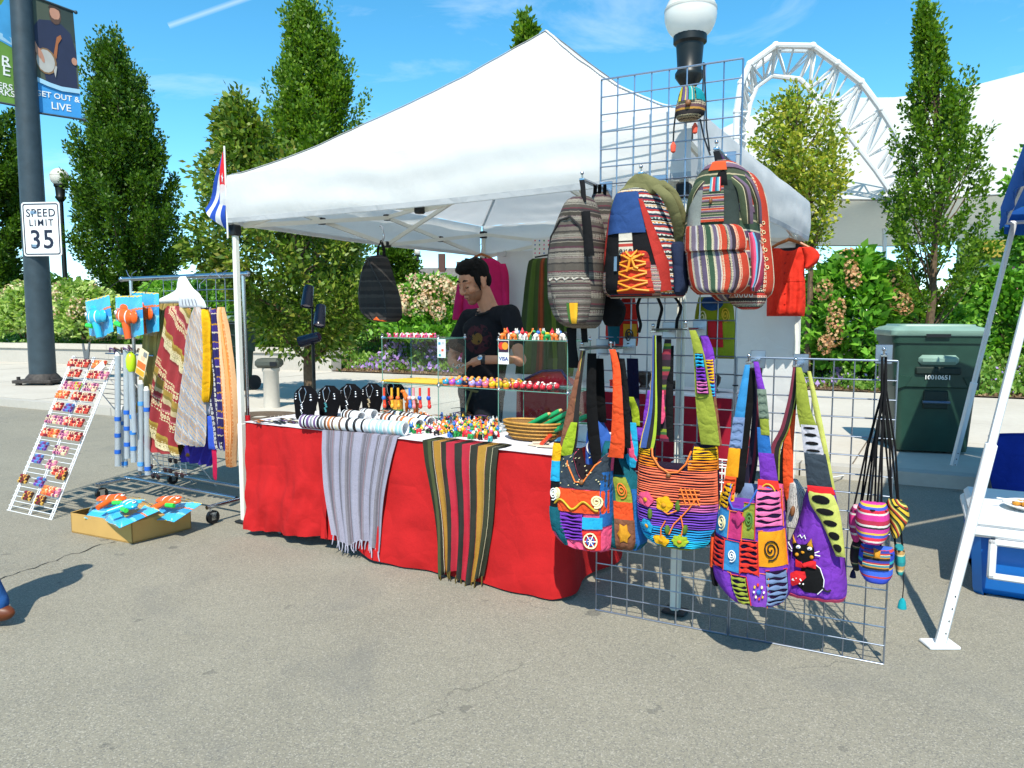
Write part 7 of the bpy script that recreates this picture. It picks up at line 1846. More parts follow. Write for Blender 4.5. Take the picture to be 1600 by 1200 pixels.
# olive patch bag behind the panel between the upper and lower rows
o = thing('shoulder_bag', 'olive green bag with blue neck and red patch hanging behind the panel', 'shoulder bag', GR, (GR.px(1117, 500, .05)[0], .05, GR.px(1117, 500, .05)[1]))
lf = Loft(GR, [(464, 1092, 1142), (478, 1088, 1146), (500, 1085, 1148), (520, 1084, 1150), (560, 1086, 1150)], .06, .05, seed=18, nv=16); lf.body('body', cloth('bag_olive', '#96a024', .78, .5), o)
lf.poly('blue_neck', cloth('neck_blue', '#28508a', .8), o, disc(.5, .08, .3, .16, 16), .008); lf.poly('red_patch', cloth('patch_red', '#c82830', .8), o, [(.4, .4), (.75, .4), (.75, .8), (.4, .8)], .006)
lf.line('swirl', mat('thread_cream', '#e8dcb0', .8), o, spiral(.25, .35, .12, .13), .003, .005); lf.line('swirl', mat('thread_gold', '#d8b428', .8), o, spiral(.82, .3, .1, .12), .003, .005)
o = thing('shoulder_bag', 'red and teal patch bag hanging behind the tall panel left of it', 'shoulder bag', GR, (GR.px(967, 520, .05)[0], .05, GR.px(967, 520, .05)[1]))
lf = Loft(GR, [(462, 978, 992), (490, 950, 995), (520, 946, 998), (540, 948, 996)], .04, .04, seed=19, nv=14); lf.body('body', cloth('bag_scarlet', '#d03028', .78, .5), o)
lf.poly('teal_patch', cloth('patch_teal', '#1c5a6a', .8), o, [(.1, .55), (.55, .5), (.5, .95), (.15, .95)], .005); lf.patch('gold_patch', cloth('patch_gold', '#d8982a', .8), o, .64, .98, .6, .98, .006, 4, 4); lf.line('swirl', BLACKP, o, spiral(.8, .8, .12, .14), .003, .012)

# --- tiny bag on the top of the panel
tp = .0
o = thing('pouch', 'tiny striped drawstring pouch hung by long black cords at the top of the panel', 'pouch', GR, (GR.px(1078, 190, -.05)[0], -.05, GR.px(1078, 190, -.05)[1]))
lf = Loft(GR, [(139, 1066, 1092), (146, 1062, 1099), (160, 1058, 1102), (172, 1055, 1102), (182, 1056, 1100), (189, 1062, 1090)], -.05, .06, seed=20, nv=18, nu=16); lf.body('body', stripes('pouch_andes', [('#1e1a1e', 3), ('#c8923a', .6), ('#6a4a54', 2), ('#2a6a6a', 1.2), ('#8a7a4a', 1), ('#161418', 1), ('#d8c890', .4)], 'V', 1.2, .78, .03, .3, dots=('#d8c8a0', 18, 2)), o)
lf.patch('striped_flap', stripes('pouch_flap', [('#d8c840', 1.4), ('#2a2a2a', .4), ('#6a5a86', 1.6), ('#e0d060', .5), ('#8a7aa0', 1), ('#1c1c20', .4), ('#2ab0b0', 1.6), ('#d8d8c0', .4), ('#1a8a94', 1)], 'U', 1, .8), o, .18, .76, .02, .48, .008, 8, 8); lf.patch('teal_side', cloth('pouch_teal', '#1a9aa4', .8), o, .8, 1, .1, .45, .005, 3, 4)
lf.poly('button', mat('toggle_wood', '#8a5a34', .8, .5), o, disc(.55, .56, .09, .09, 12), .012)
for pts in ([(1098, 150, -.05), (1099, 120, -.03), (1099, 98, 0)], [(1100, 98, 0), (1103, 160, -.02), (1104, 200, -.02), (1109, 236, -.02)], [(1094, 186, -.05), (1100, 215, -.03), (1110, 243, -.02)], [(1062, 150, -.05), (1056, 175, -.05), (1053, 200, -.04), (1052, 222, -.04)]): b = MB(); b.tube([GR.P(*p) for p in pts], .0035, 6); b.build('cord', BLACKP, o)
for x, y in ((1086, 192), (1052, 222)):
    p = GR.P(x, y, -.05); b = MB(); b.lathe([(.004, 0), (.012, -.015), (.01, -.04), (.002, -.045)], p, 10); b.build('tassel', cloth('tassel_coral', '#f0604a', .85), o)

# ------------------------------------------------------------------ patchwork shoulder bags
ORC, PUC, BLC, CYC, PKC, LIC, TEC, GYC, YLC, REC = [cloth('patch_cloth_' + n, h, .78, .45, 14) for n, h in (('orange', '#f0562a'), ('purple', '#7a3ab4'), ('blue', '#2a6ab0'), ('cyan', '#2aaede'), ('pink', '#ee5a84'), ('lime', '#a8c030'), ('teal', '#17606e'), ('charcoal', '#3c4650'), ('yellow', '#f0b41c'), ('red', '#e83a30'))]
BLC2, BRN, OLC, PAC = [cloth('patch_cloth_' + n, h, .78, .45, 14) for n, h in (('black', '#17181b'), ('brown', '#8a5a44'), ('olive', '#96a03c'), ('pale', '#c8c4cc'))]
TH = {n: mat('thread_' + n, h, .85, .6) for n, h in (('cream', '#f2e6b0'), ('orange', '#f07a2a'), ('gold', '#e8c03a'), ('white', '#f2f2f0'), ('black', '#141416'), ('green', '#5a8a3a'), ('red', '#d8342c'), ('blue', '#2a5ab0'))}
ha = hook('flat hook bar holding the leftmost shoulder bags', 909, 546, .26); hook('flat hook bar beside the orange strap', 954, 545, .26)
hb2 = hook('flat hook bar holding the slashed rainbow bag', 1020, 518, .26); hook('flat hook bar at the rainbow bag\'s lime strap', 1071, 514, .26)
hc2 = hook('hook arm holding the patchwork bag on the short panel', 1170, 566, .24); hd2 = hook('hook arm holding the purple cat bag on the short panel', 1243, 572, .2)
for x0, x1, y in ((905, 957, 546), (1018, 1074, 517)):
    a, c = GR.P(x0, y, -.26), GR.P(x1, y, -.26); b = MB(); b.box(((a.x + c.x) / 2, -.15, (a.z + c.z) / 2 + .006), (abs(c.x - a.x), .22, .005)); tag(b.build('hook_plate', BLACKM, None, GR, (a.x, -.15, a.z)), f'flat black plate lying over the two hook bars {"above the leftmost shoulder bag" if x0 < 1000 else "above the rainbow shoulder bag"}', 'plate')

# bags further back, seen between the front ones
def back_bag(label, rows, t, th, m, seed, extra=None):
    o = thing('shoulder_bag', label, 'shoulder bag', GR, (GR.px(rows[0][1], rows[0][0], t)[0], t, GR.px(rows[0][1], rows[0][0], t)[1]), 'patchwork shoulder bags on the grid panels')
    lf = Loft(GR, rows, t, th, seed=seed, nv=22, nu=14, fold=.004); lf.body('body', m, o)
    return o, lf
o, lf = back_bag('narrow patchwork bag with green and brown squares right of the leftmost bag', [(690, 945, 972), (720, 940, 985), (760, 940, 1006), (800, 940, 1011), (840, 942, 1012), (855, 950, 1000)], -.12, .07, TEC, 21)
for a0, a1, b0, b1, m in ((.45, .8, .3, .52, OLC), (.4, .8, .52, .68, ORC), (.4, .82, .68, .97, BRN), (.05, .38, .25, .6, BLC), (.05, .38, .62, .98, TEC), (.82, 1, .4, .98, BLC), (.45, .8, .06, .28, BLC2)): lf.patch('patch', m, o, a0, a1, b0, b1, .006, 6, 6)
lf.line('swirl', TH['orange'], o, spiral(.62, .41, .12, .08), .003, .012); lf.line('swirl', TH['cream'], o, spiral(.22, .42, .12, .1), .003, .012); lf.poly('appliqué'.replace('é', 'e'), cloth('patch_gold', '#d8982a'), o, disc(.6, .8, .12, .08, 12, .2, 6), .012)
for pts, w, m in (([(968, 600, -.2), (974, 640, -.18), (982, 690, -.15), (990, 720, -.14)], 6, PKC), ([(960, 550, -.24), (966, 600, -.2), (974, 660, -.16), (980, 710, -.14)], 7, BLC2), ([(985, 660, -.14), (988, 700, -.14), (984, 730, -.14)], 9, CYC), ([(988, 560, -.06), (990, 620, -.06), (990, 680, -.08)], 9, cloth('strap_indigo', '#1e1a3a', .8)), ([(984, 620, -.12), (992, 640, -.1), (994, 665, -.1)], 6, LIC), ([(998, 668, -.1), (1000, 690, -.1)], 8, PUC)): strap(o, pts, w, m)
o, lf = back_bag('blue printed bag with white rings glimpsed between the leftmost bag straps', [(650, 925, 938), (675, 918, 952), (700, 915, 962), (730, 916, 962), (745, 925, 955)], -.02, .05, cloth('bag_denim_blue', '#3a68c0', .75), 22)
for q in ((.3, .5), (.65, .75)): lf.line('ring_motif', TH['white'], o, disc(*q, .14, .1, 12) + [(q[0] + .14, q[1])], .004, .004)
strap(o, [(935, 560, -.14, 8), (936, 610, -.1, 9), (938, 660, -.05, 10)]); strap(o, [(926, 560, -.16, 7), (922, 630, -.12, 6), (926, 690, -.06, 7)])
strap(o, [(922, 690, -.05, 5), (930, 720, -.05, 8), (936, 745, -.05, 8)], m=OLC)

# bag one: charcoal flap, orange scroll band, purple ruffles, pink base
o = thing('shoulder_bag', 'leftmost patchwork shoulder bag with orange strap and pink base', 'shoulder bag', GR, (ha.x, -.26, ha.z), 'patchwork shoulder bags on the grid panels')
r_ = [(702, 888, 962), (712, 876, 960), (735, 868, 958), (760, 863, 957), (790, 861, 957), (815, 862, 956), (835, 867, 955), (848, 880, 954), (857, 905, 952)]
lf = Loft(GR, r_, -.2, .08, seed=23, nv=34, nu=26, fold=.004, neck=lambda a: .3 * max(0, 1 - abs(a - .6) / .32)); lf.body('body', PKC, o)
lf.patch('charcoal_flap', GYC, o, .14, .98, .0, .36, .005, 18, 12, lambda u, v: .004 * math.sin(u * 22 + v * 9) * math.sin(v * 20))
for k in range(26): lf.poly('fleck', TH['cream'], o, disc(rnd.uniform(.18, .94), rnd.uniform(.06, .34), .008, .005, 6), .011, .001)
lf.patch('orange_band', ORC, o, .12, .98, .37, .57, .007, 14, 6)
lf.line('scroll', TH['gold'], o, [(.12 + .03 * i, .5 + .035 * math.sin(i * .5 + 2)) for i in range(26)], .0045, .013); lf.line('scroll', TH['cream'], o, spiral(.84, .46, .09, .05), .005, .013); lf.line('scroll', TH['cream'], o, spiral(.2, .42, .07, .05), .005, .013)
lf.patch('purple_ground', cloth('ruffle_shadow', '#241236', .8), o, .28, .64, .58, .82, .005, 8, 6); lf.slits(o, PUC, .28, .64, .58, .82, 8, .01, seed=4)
lf.patch('cyan_patch', CYC, o, .64, .92, .6, .7, .012, 4, 4)
lf.patch('red_patch', REC, o, .62, .9, .72, .92, .009, 5, 5); lf.line('flower_ring', TH['cream'], o, disc(.76, .81, .1, .075, 16) + [(.86, .81)], .0035, .015); lf.line('flower_ring', TH['blue'], o, disc(.76, .81, .05, .04, 12) + [(.81, .81)], .0035, .015)
for k in range(6): lf.line('flower_ray', TH['white'], o, [(.76, .81), (.76 + .09 * math.cos(k * 1.047), .81 + .07 * math.sin(k * 1.047))], .0025, .016)
sd_ = Loft(GR, [(690, 866, 884), (720, 864, 880), (760, 861, 880), (800, 860, 880), (830, 864, 884)], -.25, .03, seed=24, nv=18, nu=8); sd_.body('gusset', BLC2, o)
for b0, b1, m in ((.02, .2, YLC), (.2, .42, CYC), (.7, .98, TEC)): sd_.patch('gusset_patch', m, o, .1, .9, b0, b1, .006, 3, 4)
sd_.line('swirl', TH['white'], o, spiral(.45, .56, .3, .07), .003, .006); lf.poly('teal_leaf', TEC, o, [(.1, .52), (.24, .56), (.3, .88), (.2, .9), (.12, .74)], .014)
lf.line('bound_edge', TH['orange'], o, [(.14, .02), (.3, .14), (.5, .3), (.62, .3), (.78, .14), (.96, .03)], .0035, .01); lf.poly('button', mat('toggle_wood', '#8a5a34', .8, .5), o, disc(.6, .3, .035, .022, 12), .014)
strap(o, [(957, 546, -.27, 5), (963, 575, -.28, 6), (965, 630, -.29, 8), (965, 690, -.28, 11), (962, 715, -.27, 12)], m=ORC, name='orange_strap'); strap(o, [(972, 560, -.26, 4), (978, 620, -.25, 5), (978, 700, -.24, 8)], m=BLC2)
strap(o, [(911, 548, -.27, 4), (905, 590, -.28, 5), (899, 630, -.28, 7), (893, 680, -.27, 10), (888, 706, -.26, 11)], m=stripes('strap_split', [('#8a5a44', 2), ('#d8c040', .3), ('#17181b', 2)], 'U', 1, .8), name='strap'); strap(o, [(904, 580, -.285, 3), (896, 620, -.285, 5), (886, 672, -.28, 7), (880, 702, -.27, 6)], m=BRN); strap(o, [(897, 660, -.29, 5), (889, 690, -.28, 9), (884, 712, -.27, 9)], m=LIC)
strap(o, [(925, 552, -.2, 7), (924, 620, -.17, 8), (930, 700, -.14, 9), (938, 740, -.14, 8)])
lo_ = lf.patch('lower_panel', BLC, o, .88, 1.0, .2, .68, .006, 3, 8)

# bag two: slashed rainbow bag with flowers
o = thing('shoulder_bag', 'slashed rainbow shoulder bag with flower applique and lime strap', 'shoulder bag', GR, (hb2.x, -.26, hb2.z), 'patchwork shoulder bags on the grid panels')
r_ = [(690, 1002, 1122), (702, 1000, 1123), (725, 999, 1124), (760, 997, 1125), (790, 997, 1126), (815, 999, 1122), (835, 1006, 1116), (846, 1016, 1106), (853, 1034, 1090)]
lf = Loft(GR, r_, -.2, .08, seed=25, nv=36, nu=30, fold=.003)
# the neckline scoops down between two shoulders
lf.body('body', cloth('slit_lining', '#2a1a30', .8), o, b0=.2)
for a0, a1 in ((0, .2), (.72, 1)): lf.body('shoulder', cloth('slit_lining', '#2a1a30'), o, b0=0, b1=.24, a0=a0, a1=a1)
cols = [('yellow', YLC, .02, .13, 5, 0, .2), ('yellow', YLC, .02, .13, 5, .74, 1), ('amber', cloth('ruffle_amber', '#f28a2a', .78), .13, .22, 4, 0, .3), ('amber', cloth('ruffle_amber', '#f28a2a'), .13, .22, 4, .68, 1), ('salmon', cloth('ruffle_salmon', '#f27a58', .78), .22, .5, 13, 0.01, .99), ('rose', cloth('ruffle_rose', '#c868a8', .78), .5, .57, 3, .01, .99), ('violet', cloth('ruffle_violet', '#7a4ac0', .78), .57, .73, 7, .01, .99), ('azure', cloth('ruffle_azure', '#2a9ad8', .78), .73, .84, 5, .02, .98), ('cyan', cloth('ruffle_cyan', '#28c0e8', .78), .84, .93, 4, .03, .97)]
for n, m, b0, b1, k, a0, a1 in cols: lf.slits(o, m, a0, a1, b0, b1, k, .006, seed=len(n) * 3 + int(a0 * 9), nu=22, fill=.82)
lf.patch('lime_base', OLC, o, .03, .97, .935, .995, .008, 14, 4)
lf.line('bound_edge', TH['orange'], o, [(.2, .02), (.24, .12), (.33, .2), (.45, .25), (.56, .24), (.66, .16), (.72, .05)], .004, .012)
for (a, bb, ra_, rb_, m, k) in ((.16, .5, .1, .06, PKC, 5), (.4, .52, .1, .065, YLC, 5), (.16, .74, .085, .06, CYC, 6), (.33, .86, .11, .055, YLC, 5), (.6, .84, .11, .06, LIC, 8)):
    lf.poly('flower', m, o, disc(a, bb, ra_, rb_, 40, .1, k), .016, .003); lf.poly('flower_heart', cloth('patch_gold', '#d8982a'), o, disc(a, bb, ra_ * .3, rb_ * .3, 10), .022)
for pts in ([(.78, .44), (.7, .52), (.62, .6), (.52, .68), (.46, .78)], [(.6, .6), (.64, .7), (.62, .78)], [(.42, .66), (.36, .74), (.34, .82)], [(.55, .56), (.45, .6), (.4, .58)]): lf.line('stem', TH['orange'], o, pts, .003, .016)
for a, bb in ((.56, .52), (.66, .72), (.44, .74), (.22, .62)): lf.poly('leaf_patch', cloth('leaf_green', '#5a7a30', .8), o, disc(a, bb, .03, .045, 10), .017)
for k in range(4): lf.line('net_stitch', TH['orange'], o, [(.6 + .05 * k, .36), (.66 + .05 * k, .5)], .003, .016); lf.line('net_stitch', TH['orange'], o, [(.58, .38 + .04 * k), (.82, .37 + .04 * k)], .003, .017)
lf.poly('button', mat('toggle_wood', '#8a5a34', .8, .5), o, disc(.45, .27, .03, .018, 12), .016)
strap(o, [(1082, 516, -.27, 5), (1088, 535, -.28, 7), (1093, 560, -.28, 9), (1099, 612, -.28, 13), (1104, 650, -.28, 15), (1110, 695, -.27, 15)], m=OLC, name='lime_strap')
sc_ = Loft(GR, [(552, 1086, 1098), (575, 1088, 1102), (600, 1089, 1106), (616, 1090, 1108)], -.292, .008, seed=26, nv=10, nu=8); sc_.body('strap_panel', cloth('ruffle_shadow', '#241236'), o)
for k, m in enumerate((CYC, PUC, cloth('ruffle_rose', '#c868a8'))): sc_.slits(o, m, 0.02, .98, .02 + .32 * k, .33 + .32 * k, 4, .004, seed=30 + k, nu=6)
sc_ = Loft(GR, [(540, 1096, 1112), (562, 1098, 1115), (590, 1102, 1117), (620, 1104, 1118)], -.26, .008, seed=27, nv=10, nu=8); sc_.body('strap_panel', PUC, o)
for k, m in enumerate((YLC, YLC, CYC)): sc_.slits(o, m, 0.02, .98, .26 + .24 * k, .5 + .24 * k, 4, .004, seed=33 + k, nu=6)
strap(o, [(1100, 524, -.26, 6), (1106, 545, -.26, 8), (1108, 562, -.26, 9)], m=PUC); strap(o, [(1112, 615, -.22, 6), (1117, 660, -.22, 7), (1120, 695, -.22, 8)], m=BRN)
strap(o, [(1022, 524, -.26, 3), (1022, 580, -.26, 4), (1020, 640, -.27, 7), (1014, 680, -.27, 11), (1010, 700, -.27, 11)], m=stripes('strap_denim', [('#e8c040', .3), ('#3a5aa0', 2), ('#17181b', 1.4), ('#a8c030', 1)], 'U', 1, .8)); strap(o, [(1030, 524, -.22, 4), (1030, 600, -.2, 5), (1026, 680, -.2, 6)])
strap(o, [(1044, 530, -.2, 5), (1038, 580, -.17, 9), (1034, 600, -.16, 10), (1034, 640, -.15, 10), (1040, 690, -.15, 10)], m=stripes('strap_woven', [('#5a2040', 1), ('#a83048', 1), ('#3a6a3a', .6), ('#8aa030', .6), ('#2a2030', 1.4)], 'V', 5, .8)); strap(o, [(1048, 540, -.18, 5), (1046, 600, -.16, 6), (1046, 690, -.15, 7)], m=BLC2)
strap(o, [(1016, 610, -.2, 4), (1013, 645, -.2, 7), (1010, 670, -.2, 6)], m=PUC, name='purple_strap'); strap(o, [(1032, 610, -.19, 5), (1032, 650, -.18, 7), (1030, 662, -.18, 5)], m=PKC, name='pink_strap'); strap(o, [(1047, 630, -.12, 4), (1048, 680, -.12, 4)], m=PKC)

# bag four: purple cat bag
o = thing('shoulder_bag', 'purple shoulder bag with a black cat in a red bow tie, rightmost bag', 'shoulder bag', GR, (hd2.x, -.2, hd2.z), 'patchwork shoulder bags on the grid panels')
r_ = [(762, 1262, 1304), (780, 1256, 1308), (800, 1252, 1312), (825, 1244, 1316), (850, 1234, 1319), (880, 1226, 1322), (905, 1222, 1324), (922, 1218, 1323), (932, 1216, 1318)]
lf = Loft(GR, r_, -.15, .08, seed=28, nv=32, nu=24, fold=.003); lf.body('body', PUC, o)
lf.patch('pink_hem', PKC, o, 0, 1, .95, .998, .004, 16, 3)
f = lambda x, y: ((x - interp(y, [q[0] for q in r_], [q[1] for q in r_])) / (interp(y, [q[0] for q in r_], [q[2] for q in r_]) - interp(y, [q[0] for q in r_], [q[1] for q in r_])), float(np.interp(y, [q[0] for q in r_], lf.b)))
CATB = cloth('cat_black', '#121214', .95, .2)
lf.poly('cat_body', CATB, o, [f(*q) for q in ((1258, 868), (1272, 866), (1284, 875), (1290, 892), (1289, 906), (1280, 914), (1262, 915), (1250, 908), (1254, 890))], .006)
lf.poly('cat_head', CATB, o, [f(*q) for q in ((1240, 838), (1244, 844), (1252, 846), (1262, 844), (1271, 836), (1276, 850), (1276, 862), (1268, 868), (1252, 869), (1242, 864))], .01)
for pts, m in ((((1241, 848), (1240, 838), (1247, 844)), cloth('patch_gold', '#d8982a')), (((1264, 844), (1271, 834), (1274, 846)), cloth('patch_gold', '#d8982a'))): lf.poly('cat_ear', m, o, [f(*q) for q in pts], .012)
for x, y in ((1251, 849), (1269, 848)): lf.poly('cat_eye', TH['white'], o, disc(*f(x, y), .045, .018, 12), .016); lf.poly('cat_pupil', TH['blue'], o, disc(*f(x, y), .018, .008, 8), .02)
lf.poly('cat_nose', cloth('patch_gold', '#d8982a'), o, disc(*f(1258, 856), .035, .012, 8), .016)
for x in (1249, 1272): lf.poly('cheek', cloth('patch_gold', '#d8982a'), o, disc(*f(x, 861), .035, .015, 10), .016)
for a, c in (((1240, 856), (1232, 852)), ((1240, 859), (1231, 860)), ((1277, 854), (1284, 850)), ((1277, 857), (1285, 858))): lf.line('whisker', TH['white'], o, [f(*a), f(*c)], .0022, .012)
lf.poly('bow_tie', cloth('bow_red', '#e02a30', .8), o, [f(*q) for q in ((1247, 868), (1258, 872), (1272, 866), (1279, 867), (1279, 876), (1266, 875), (1256, 878), (1247, 879))], .016); lf.poly('bow_knot', cloth('bow_red', '#e02a30'), o, disc(*f(1262, 873), .04, .017, 10), .022)
lf.poly('red_mouse', cloth('bow_red', '#e02a30'), o, [f(*q) for q in ((1238, 892), (1248, 886), (1262, 884), (1264, 892), (1254, 902), (1242, 910), (1237, 904))], .013)
for k in range(9): q = f(1242 + rnd.uniform(0, 18), 889 + rnd.uniform(0, 14)); lf.poly('polka_dot', TH['white'], o, disc(*q, .012, .006, 6), .018, .001)
lf.line('tail', TH['black'], o, [f(*q) for q in ((1288, 902), (1292, 908), (1297, 909), (1301, 907))], .004, .008); lf.line('crown', TH['white'], o, [f(*q) for q in ((1249, 836), (1253, 832), (1256, 836), (1260, 831), (1262, 836))], .002, .006)
lf.line('cat_outline', TH['white'], o, [f(*q) for q in ((1274, 868), (1285, 876), (1291, 892), (1290, 906), (1281, 915))], .0018, .008)
lm = Loft(GR, [(766, 1262, 1300), (790, 1266, 1310), (815, 1282, 1315), (850, 1298, 1319), (870, 1306, 1321)], -.24, .012, seed=29, nv=18, nu=12); lm.body('lime_side', cloth('lime_pale', '#c8cc6a', .78), o)
for k in range(5):
    c = f; lm.poly('slit', CATB, o, disc(.45, .13 + .18 * k, .34, .055, 12), .003, .001)
strap(o, [(1248, 574, -.22, 4), (1252, 600, -.23, 8), (1256, 640, -.23, 11), (1264, 668, -.23, 14)], m=OLC, name='strap')
s2_ = strap(o, [(1264, 664, -.235, 13), (1272, 710, -.24, 16)], m=PAC, name='strap_panel'); [s2_.poly('slit', CATB, o, disc(.5, .15 + .22 * k, .35, .05, 10), .002, .001) for k in range(4)]
strap(o, [(1273, 708, -.24, 17), (1281, 762, -.24, 20)], m=GYC, name='strap_panel'); strap(o, [(1281, 760, -.243, 20), (1284, 772, -.243, 22)], m=cloth('bow_red', '#e02a30'), name='strap_band')
strap(o, [(1264, 580, -.17, 3), (1276, 640, -.17, 5), (1290, 710, -.18, 5), (1300, 765, -.18, 5)], m=cloth('lime_pale', '#c8cc6a'))
strap(o, [(1243, 574, -.2, 4), (1238, 620, -.18, 6), (1226, 670, -.16, 7), (1212, 700, -.14, 8), (1210, 750, -.13, 8)], m=stripes('strap_wine', [('#8a3048', 2), ('#17181b', 2), ('#96a03c', .6)], 'U', 1, .8)); strap(o, [(1238, 640, -.15, 6), (1232, 700, -.14, 8), (1232, 760, -.13, 8), (1240, 790, -.12, 9)], m=ORC); strap(o, [(1243, 580, -.17, 5), (1236, 660, -.13, 6), (1222, 740, -.12, 8), (1228, 800, -.11, 9)])
lk = Loft(GR, [(748, 1232, 1246), (775, 1228, 1262), (800, 1228, 1258), (825, 1226, 1250)], -.1, .04, seed=31, nv=12, nu=10); lk.body('lining', stripes('lining_scribble', [('#d0ccc8', 2), ('#3a3a40', .6), ('#e0dcd4', 1.6), ('#54545c', .5)], 'U', 6, .78, .12, .2), o); lk.poly('button', mat('toggle_wood', '#8a5a34'), o, disc(.4, .6, .12, .1, 12), .02)

# bag three: the big patchwork bag
o = thing('shoulder_bag', 'large bright squared patchwork shoulder bag on the short panel', 'shoulder bag', GR, (hc2.x, -.24, hc2.z), 'patchwork shoulder bags on the grid panels')
r_ = [(752, 1134, 1224), (775, 1128, 1226), (800, 1123, 1228), (830, 1119, 1230), (860, 1116, 1233), (890, 1114, 1236), (908, 1118, 1237), (922, 1128, 1232), (933, 1142, 1222), (937, 1160, 1205)]
lf = Loft(GR, r_, -.22, .11, seed=32, nv=38, nu=30, fold=.003); lf.body('body', PUC, o, b0=.16)
f = lambda x, y: ((x - interp(y, [q[0] for q in r_], [q[1] for q in r_])) / (interp(y, [q[0] for q in r_], [q[2] for q in r_]) - interp(y, [q[0] for q in r_], [q[1] for q in r_])), float(np.interp(y, [q[0] for q in r_], lf.b)))
for a0, a1 in ((0, .16), (.62, 1)): lf.body('shoulder', YLC if a0 == 0 else PKC, o, b0=0, b1=.2, a0=a0, a1=a1)
PKR, TEB, DEN = cloth('ruffle_pink', '#f07ab0', .78), cloth('patch_sky', '#3a8ec8', .78), cloth('patch_denim', '#7a90b8', .75)
sq = [(0, .2, .0, .2, 'r', YLC), (0, .24, .2, .42, 'p', TEB), (0, .2, .43, .66, 'r', REC), (.02, .3, .67, .95, 'p', PUC), (.2, .42, .43, .66, 'p', TEB), (.24, .44, .2, .42, 'p', cloth('patch_rose', '#c83a78', .78)), (.44, .62, .12, .4, 'p', OLC), (.62, .98, .03, .31, 'r', PKR), (.42, .66, .41, .66, 'r', REC), (.66, .99, .33, .6, 'p', cloth('patch_amber', '#f2a020', .78)), (.3, .5, .68, .93, 'r', OLC), (.5, .78, .64, .94, 'p', cloth('patch_violet', '#8a4ac0', .78)), (.74, .98, .62, .92, 'r', DEN)]
for i, (a0, a1, b0, b1, ty, m) in enumerate(sq):
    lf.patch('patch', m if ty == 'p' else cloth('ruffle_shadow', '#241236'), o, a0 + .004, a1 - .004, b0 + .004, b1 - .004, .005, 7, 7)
    if ty == 'r': lf.slits(o, m, a0 + .006, a1 - .006, b0 + .006, b1 - .006, 6, .011, seed=50 + i, nu=9)
    lf.line('seam', TH['orange'] if i % 2 else TH['red'], o, [(a0, b0), (a1, b0), (a1, b1)], .002, .009)
lf.line('swirl', TH['black'], o, spiral(.82, .465, .1, .08), .003, .011); lf.line('swirl', TH['green'], o, spiral(.53, .25, .06, .07), .003, .011); lf.line('swirl', TH['cream'], o, spiral(.12, .31, .07, .06), .003, .011); lf.line('swirl', TH['white'], o, spiral(.31, .54, .06, .05), .0025, .011)
for k in range(8):
    an = k * .785; lf.poly('bead', TH[['white', 'gold', 'red', 'cream'][k % 4]], o, disc(.64 + .06 * math.cos(an), .79 + .06 * math.sin(an), .014, .012, 7), .012)
lf.poly('bead', TH['blue'], o, disc(.64, .79, .03, .025, 10), .013)
lf.line('bound_edge', TH['blue'], o, [(.16, .02), (.2, .12), (.28, .18), (.42, .18), (.52, .14), (.62, .03)], .004, .012); lf.poly('toggle_fish', cloth('patch_rose', '#c83a78'), o, disc(.38, .25, .08, .05, 16, .2, 4), .016)
sd_ = Loft(GR, [(830, 1112, 1120), (860, 1110, 1120), (890, 1110, 1120), (915, 1114, 1122)], -.22, .03, seed=34, nv=12, nu=6); sd_.body('gusset', BLC2, o); sd_.patch('gusset_patch', ORC, o, .1, .9, .1, .6, .004, 3, 4)
for pts, m, nm in (([(1168, 570, -.25, 4), (1160, 620, -.26, 7), (1155, 655, -.26, 8)], TEB, 0), ([(1155, 652, -.265, 9), (1149, 700, -.265, 10)], DEN, 1), ([(1148, 700, -.265, 9), (1143, 745, -.265, 10)], cloth('patch_amber', '#f2a020'), 0), ([(1142, 744, -.265, 9), (1138, 772, -.265, 10)], ORC, 1), ([(1137, 770, -.265, 11), (1134, 808, -.265, 12)], YLC, 1)):
    l_ = strap(o, pts, m=m, name='strap_panel')
    if nm: l_.slits(o, m, .05, .95, .08, .92, 4, .003, seed=77, nu=6)
strap(o, [(1176, 575, -.22, 5), (1168, 640, -.2, 8), (1160, 700, -.18, 9), (1152, 770, -.17, 10)])
for pts, m, nm in (([(1181, 565, -.25, 4), (1186, 590, -.26, 5), (1190, 610, -.26, 6)], PUC, 0), ([(1190, 608, -.265, 7), (1194, 656, -.265, 8)], cloth('patch_sage', '#7a8a7a', .75), 1), ([(1194, 654, -.268, 7), (1196, 680, -.268, 7)], OLC, 0), ([(1192, 668, -.262, 9), (1196, 720, -.262, 11)], BLC, 0), ([(1197, 708, -.268, 12), (1202, 752, -.268, 14)], PUC, 0), ([(1200, 750, -.27, 16), (1203, 792, -.27, 20)], REC, 1)):
    l_ = strap(o, pts, m=m, name='strap_panel')
    if nm and m is not REC: l_.slits(o, m, .05, .95, .08, .92, 4, .003, seed=79, nu=6)
    if m is REC: l_.line('flower_ring', TH['blue'], o, disc(.5, .5, .2, .2, 12) + [(.7, .5)], .003, .008); l_.line('flower_ring', TH['gold'], o, disc(.5, .5, .32, .32, 14) + [(.82, .5)], .003, .008)
strap(o, [(1186, 575, -.2, 5), (1182, 650, -.16, 7), (1176, 720, -.13, 8), (1166, 775, -.12, 9)], m=stripes('strap_indigo_wine', [('#1e1a3a', 2), ('#7a2038', 1), ('#17181b', 1)], 'U', 1, .8))
inn = Loft(GR, [(756, 1160, 1196), (775, 1152, 1196), (800, 1148, 1192), (815, 1152, 1186)], -.16, .02, seed=35, nv=8, nu=8); inn.body('lining', DEN, o)

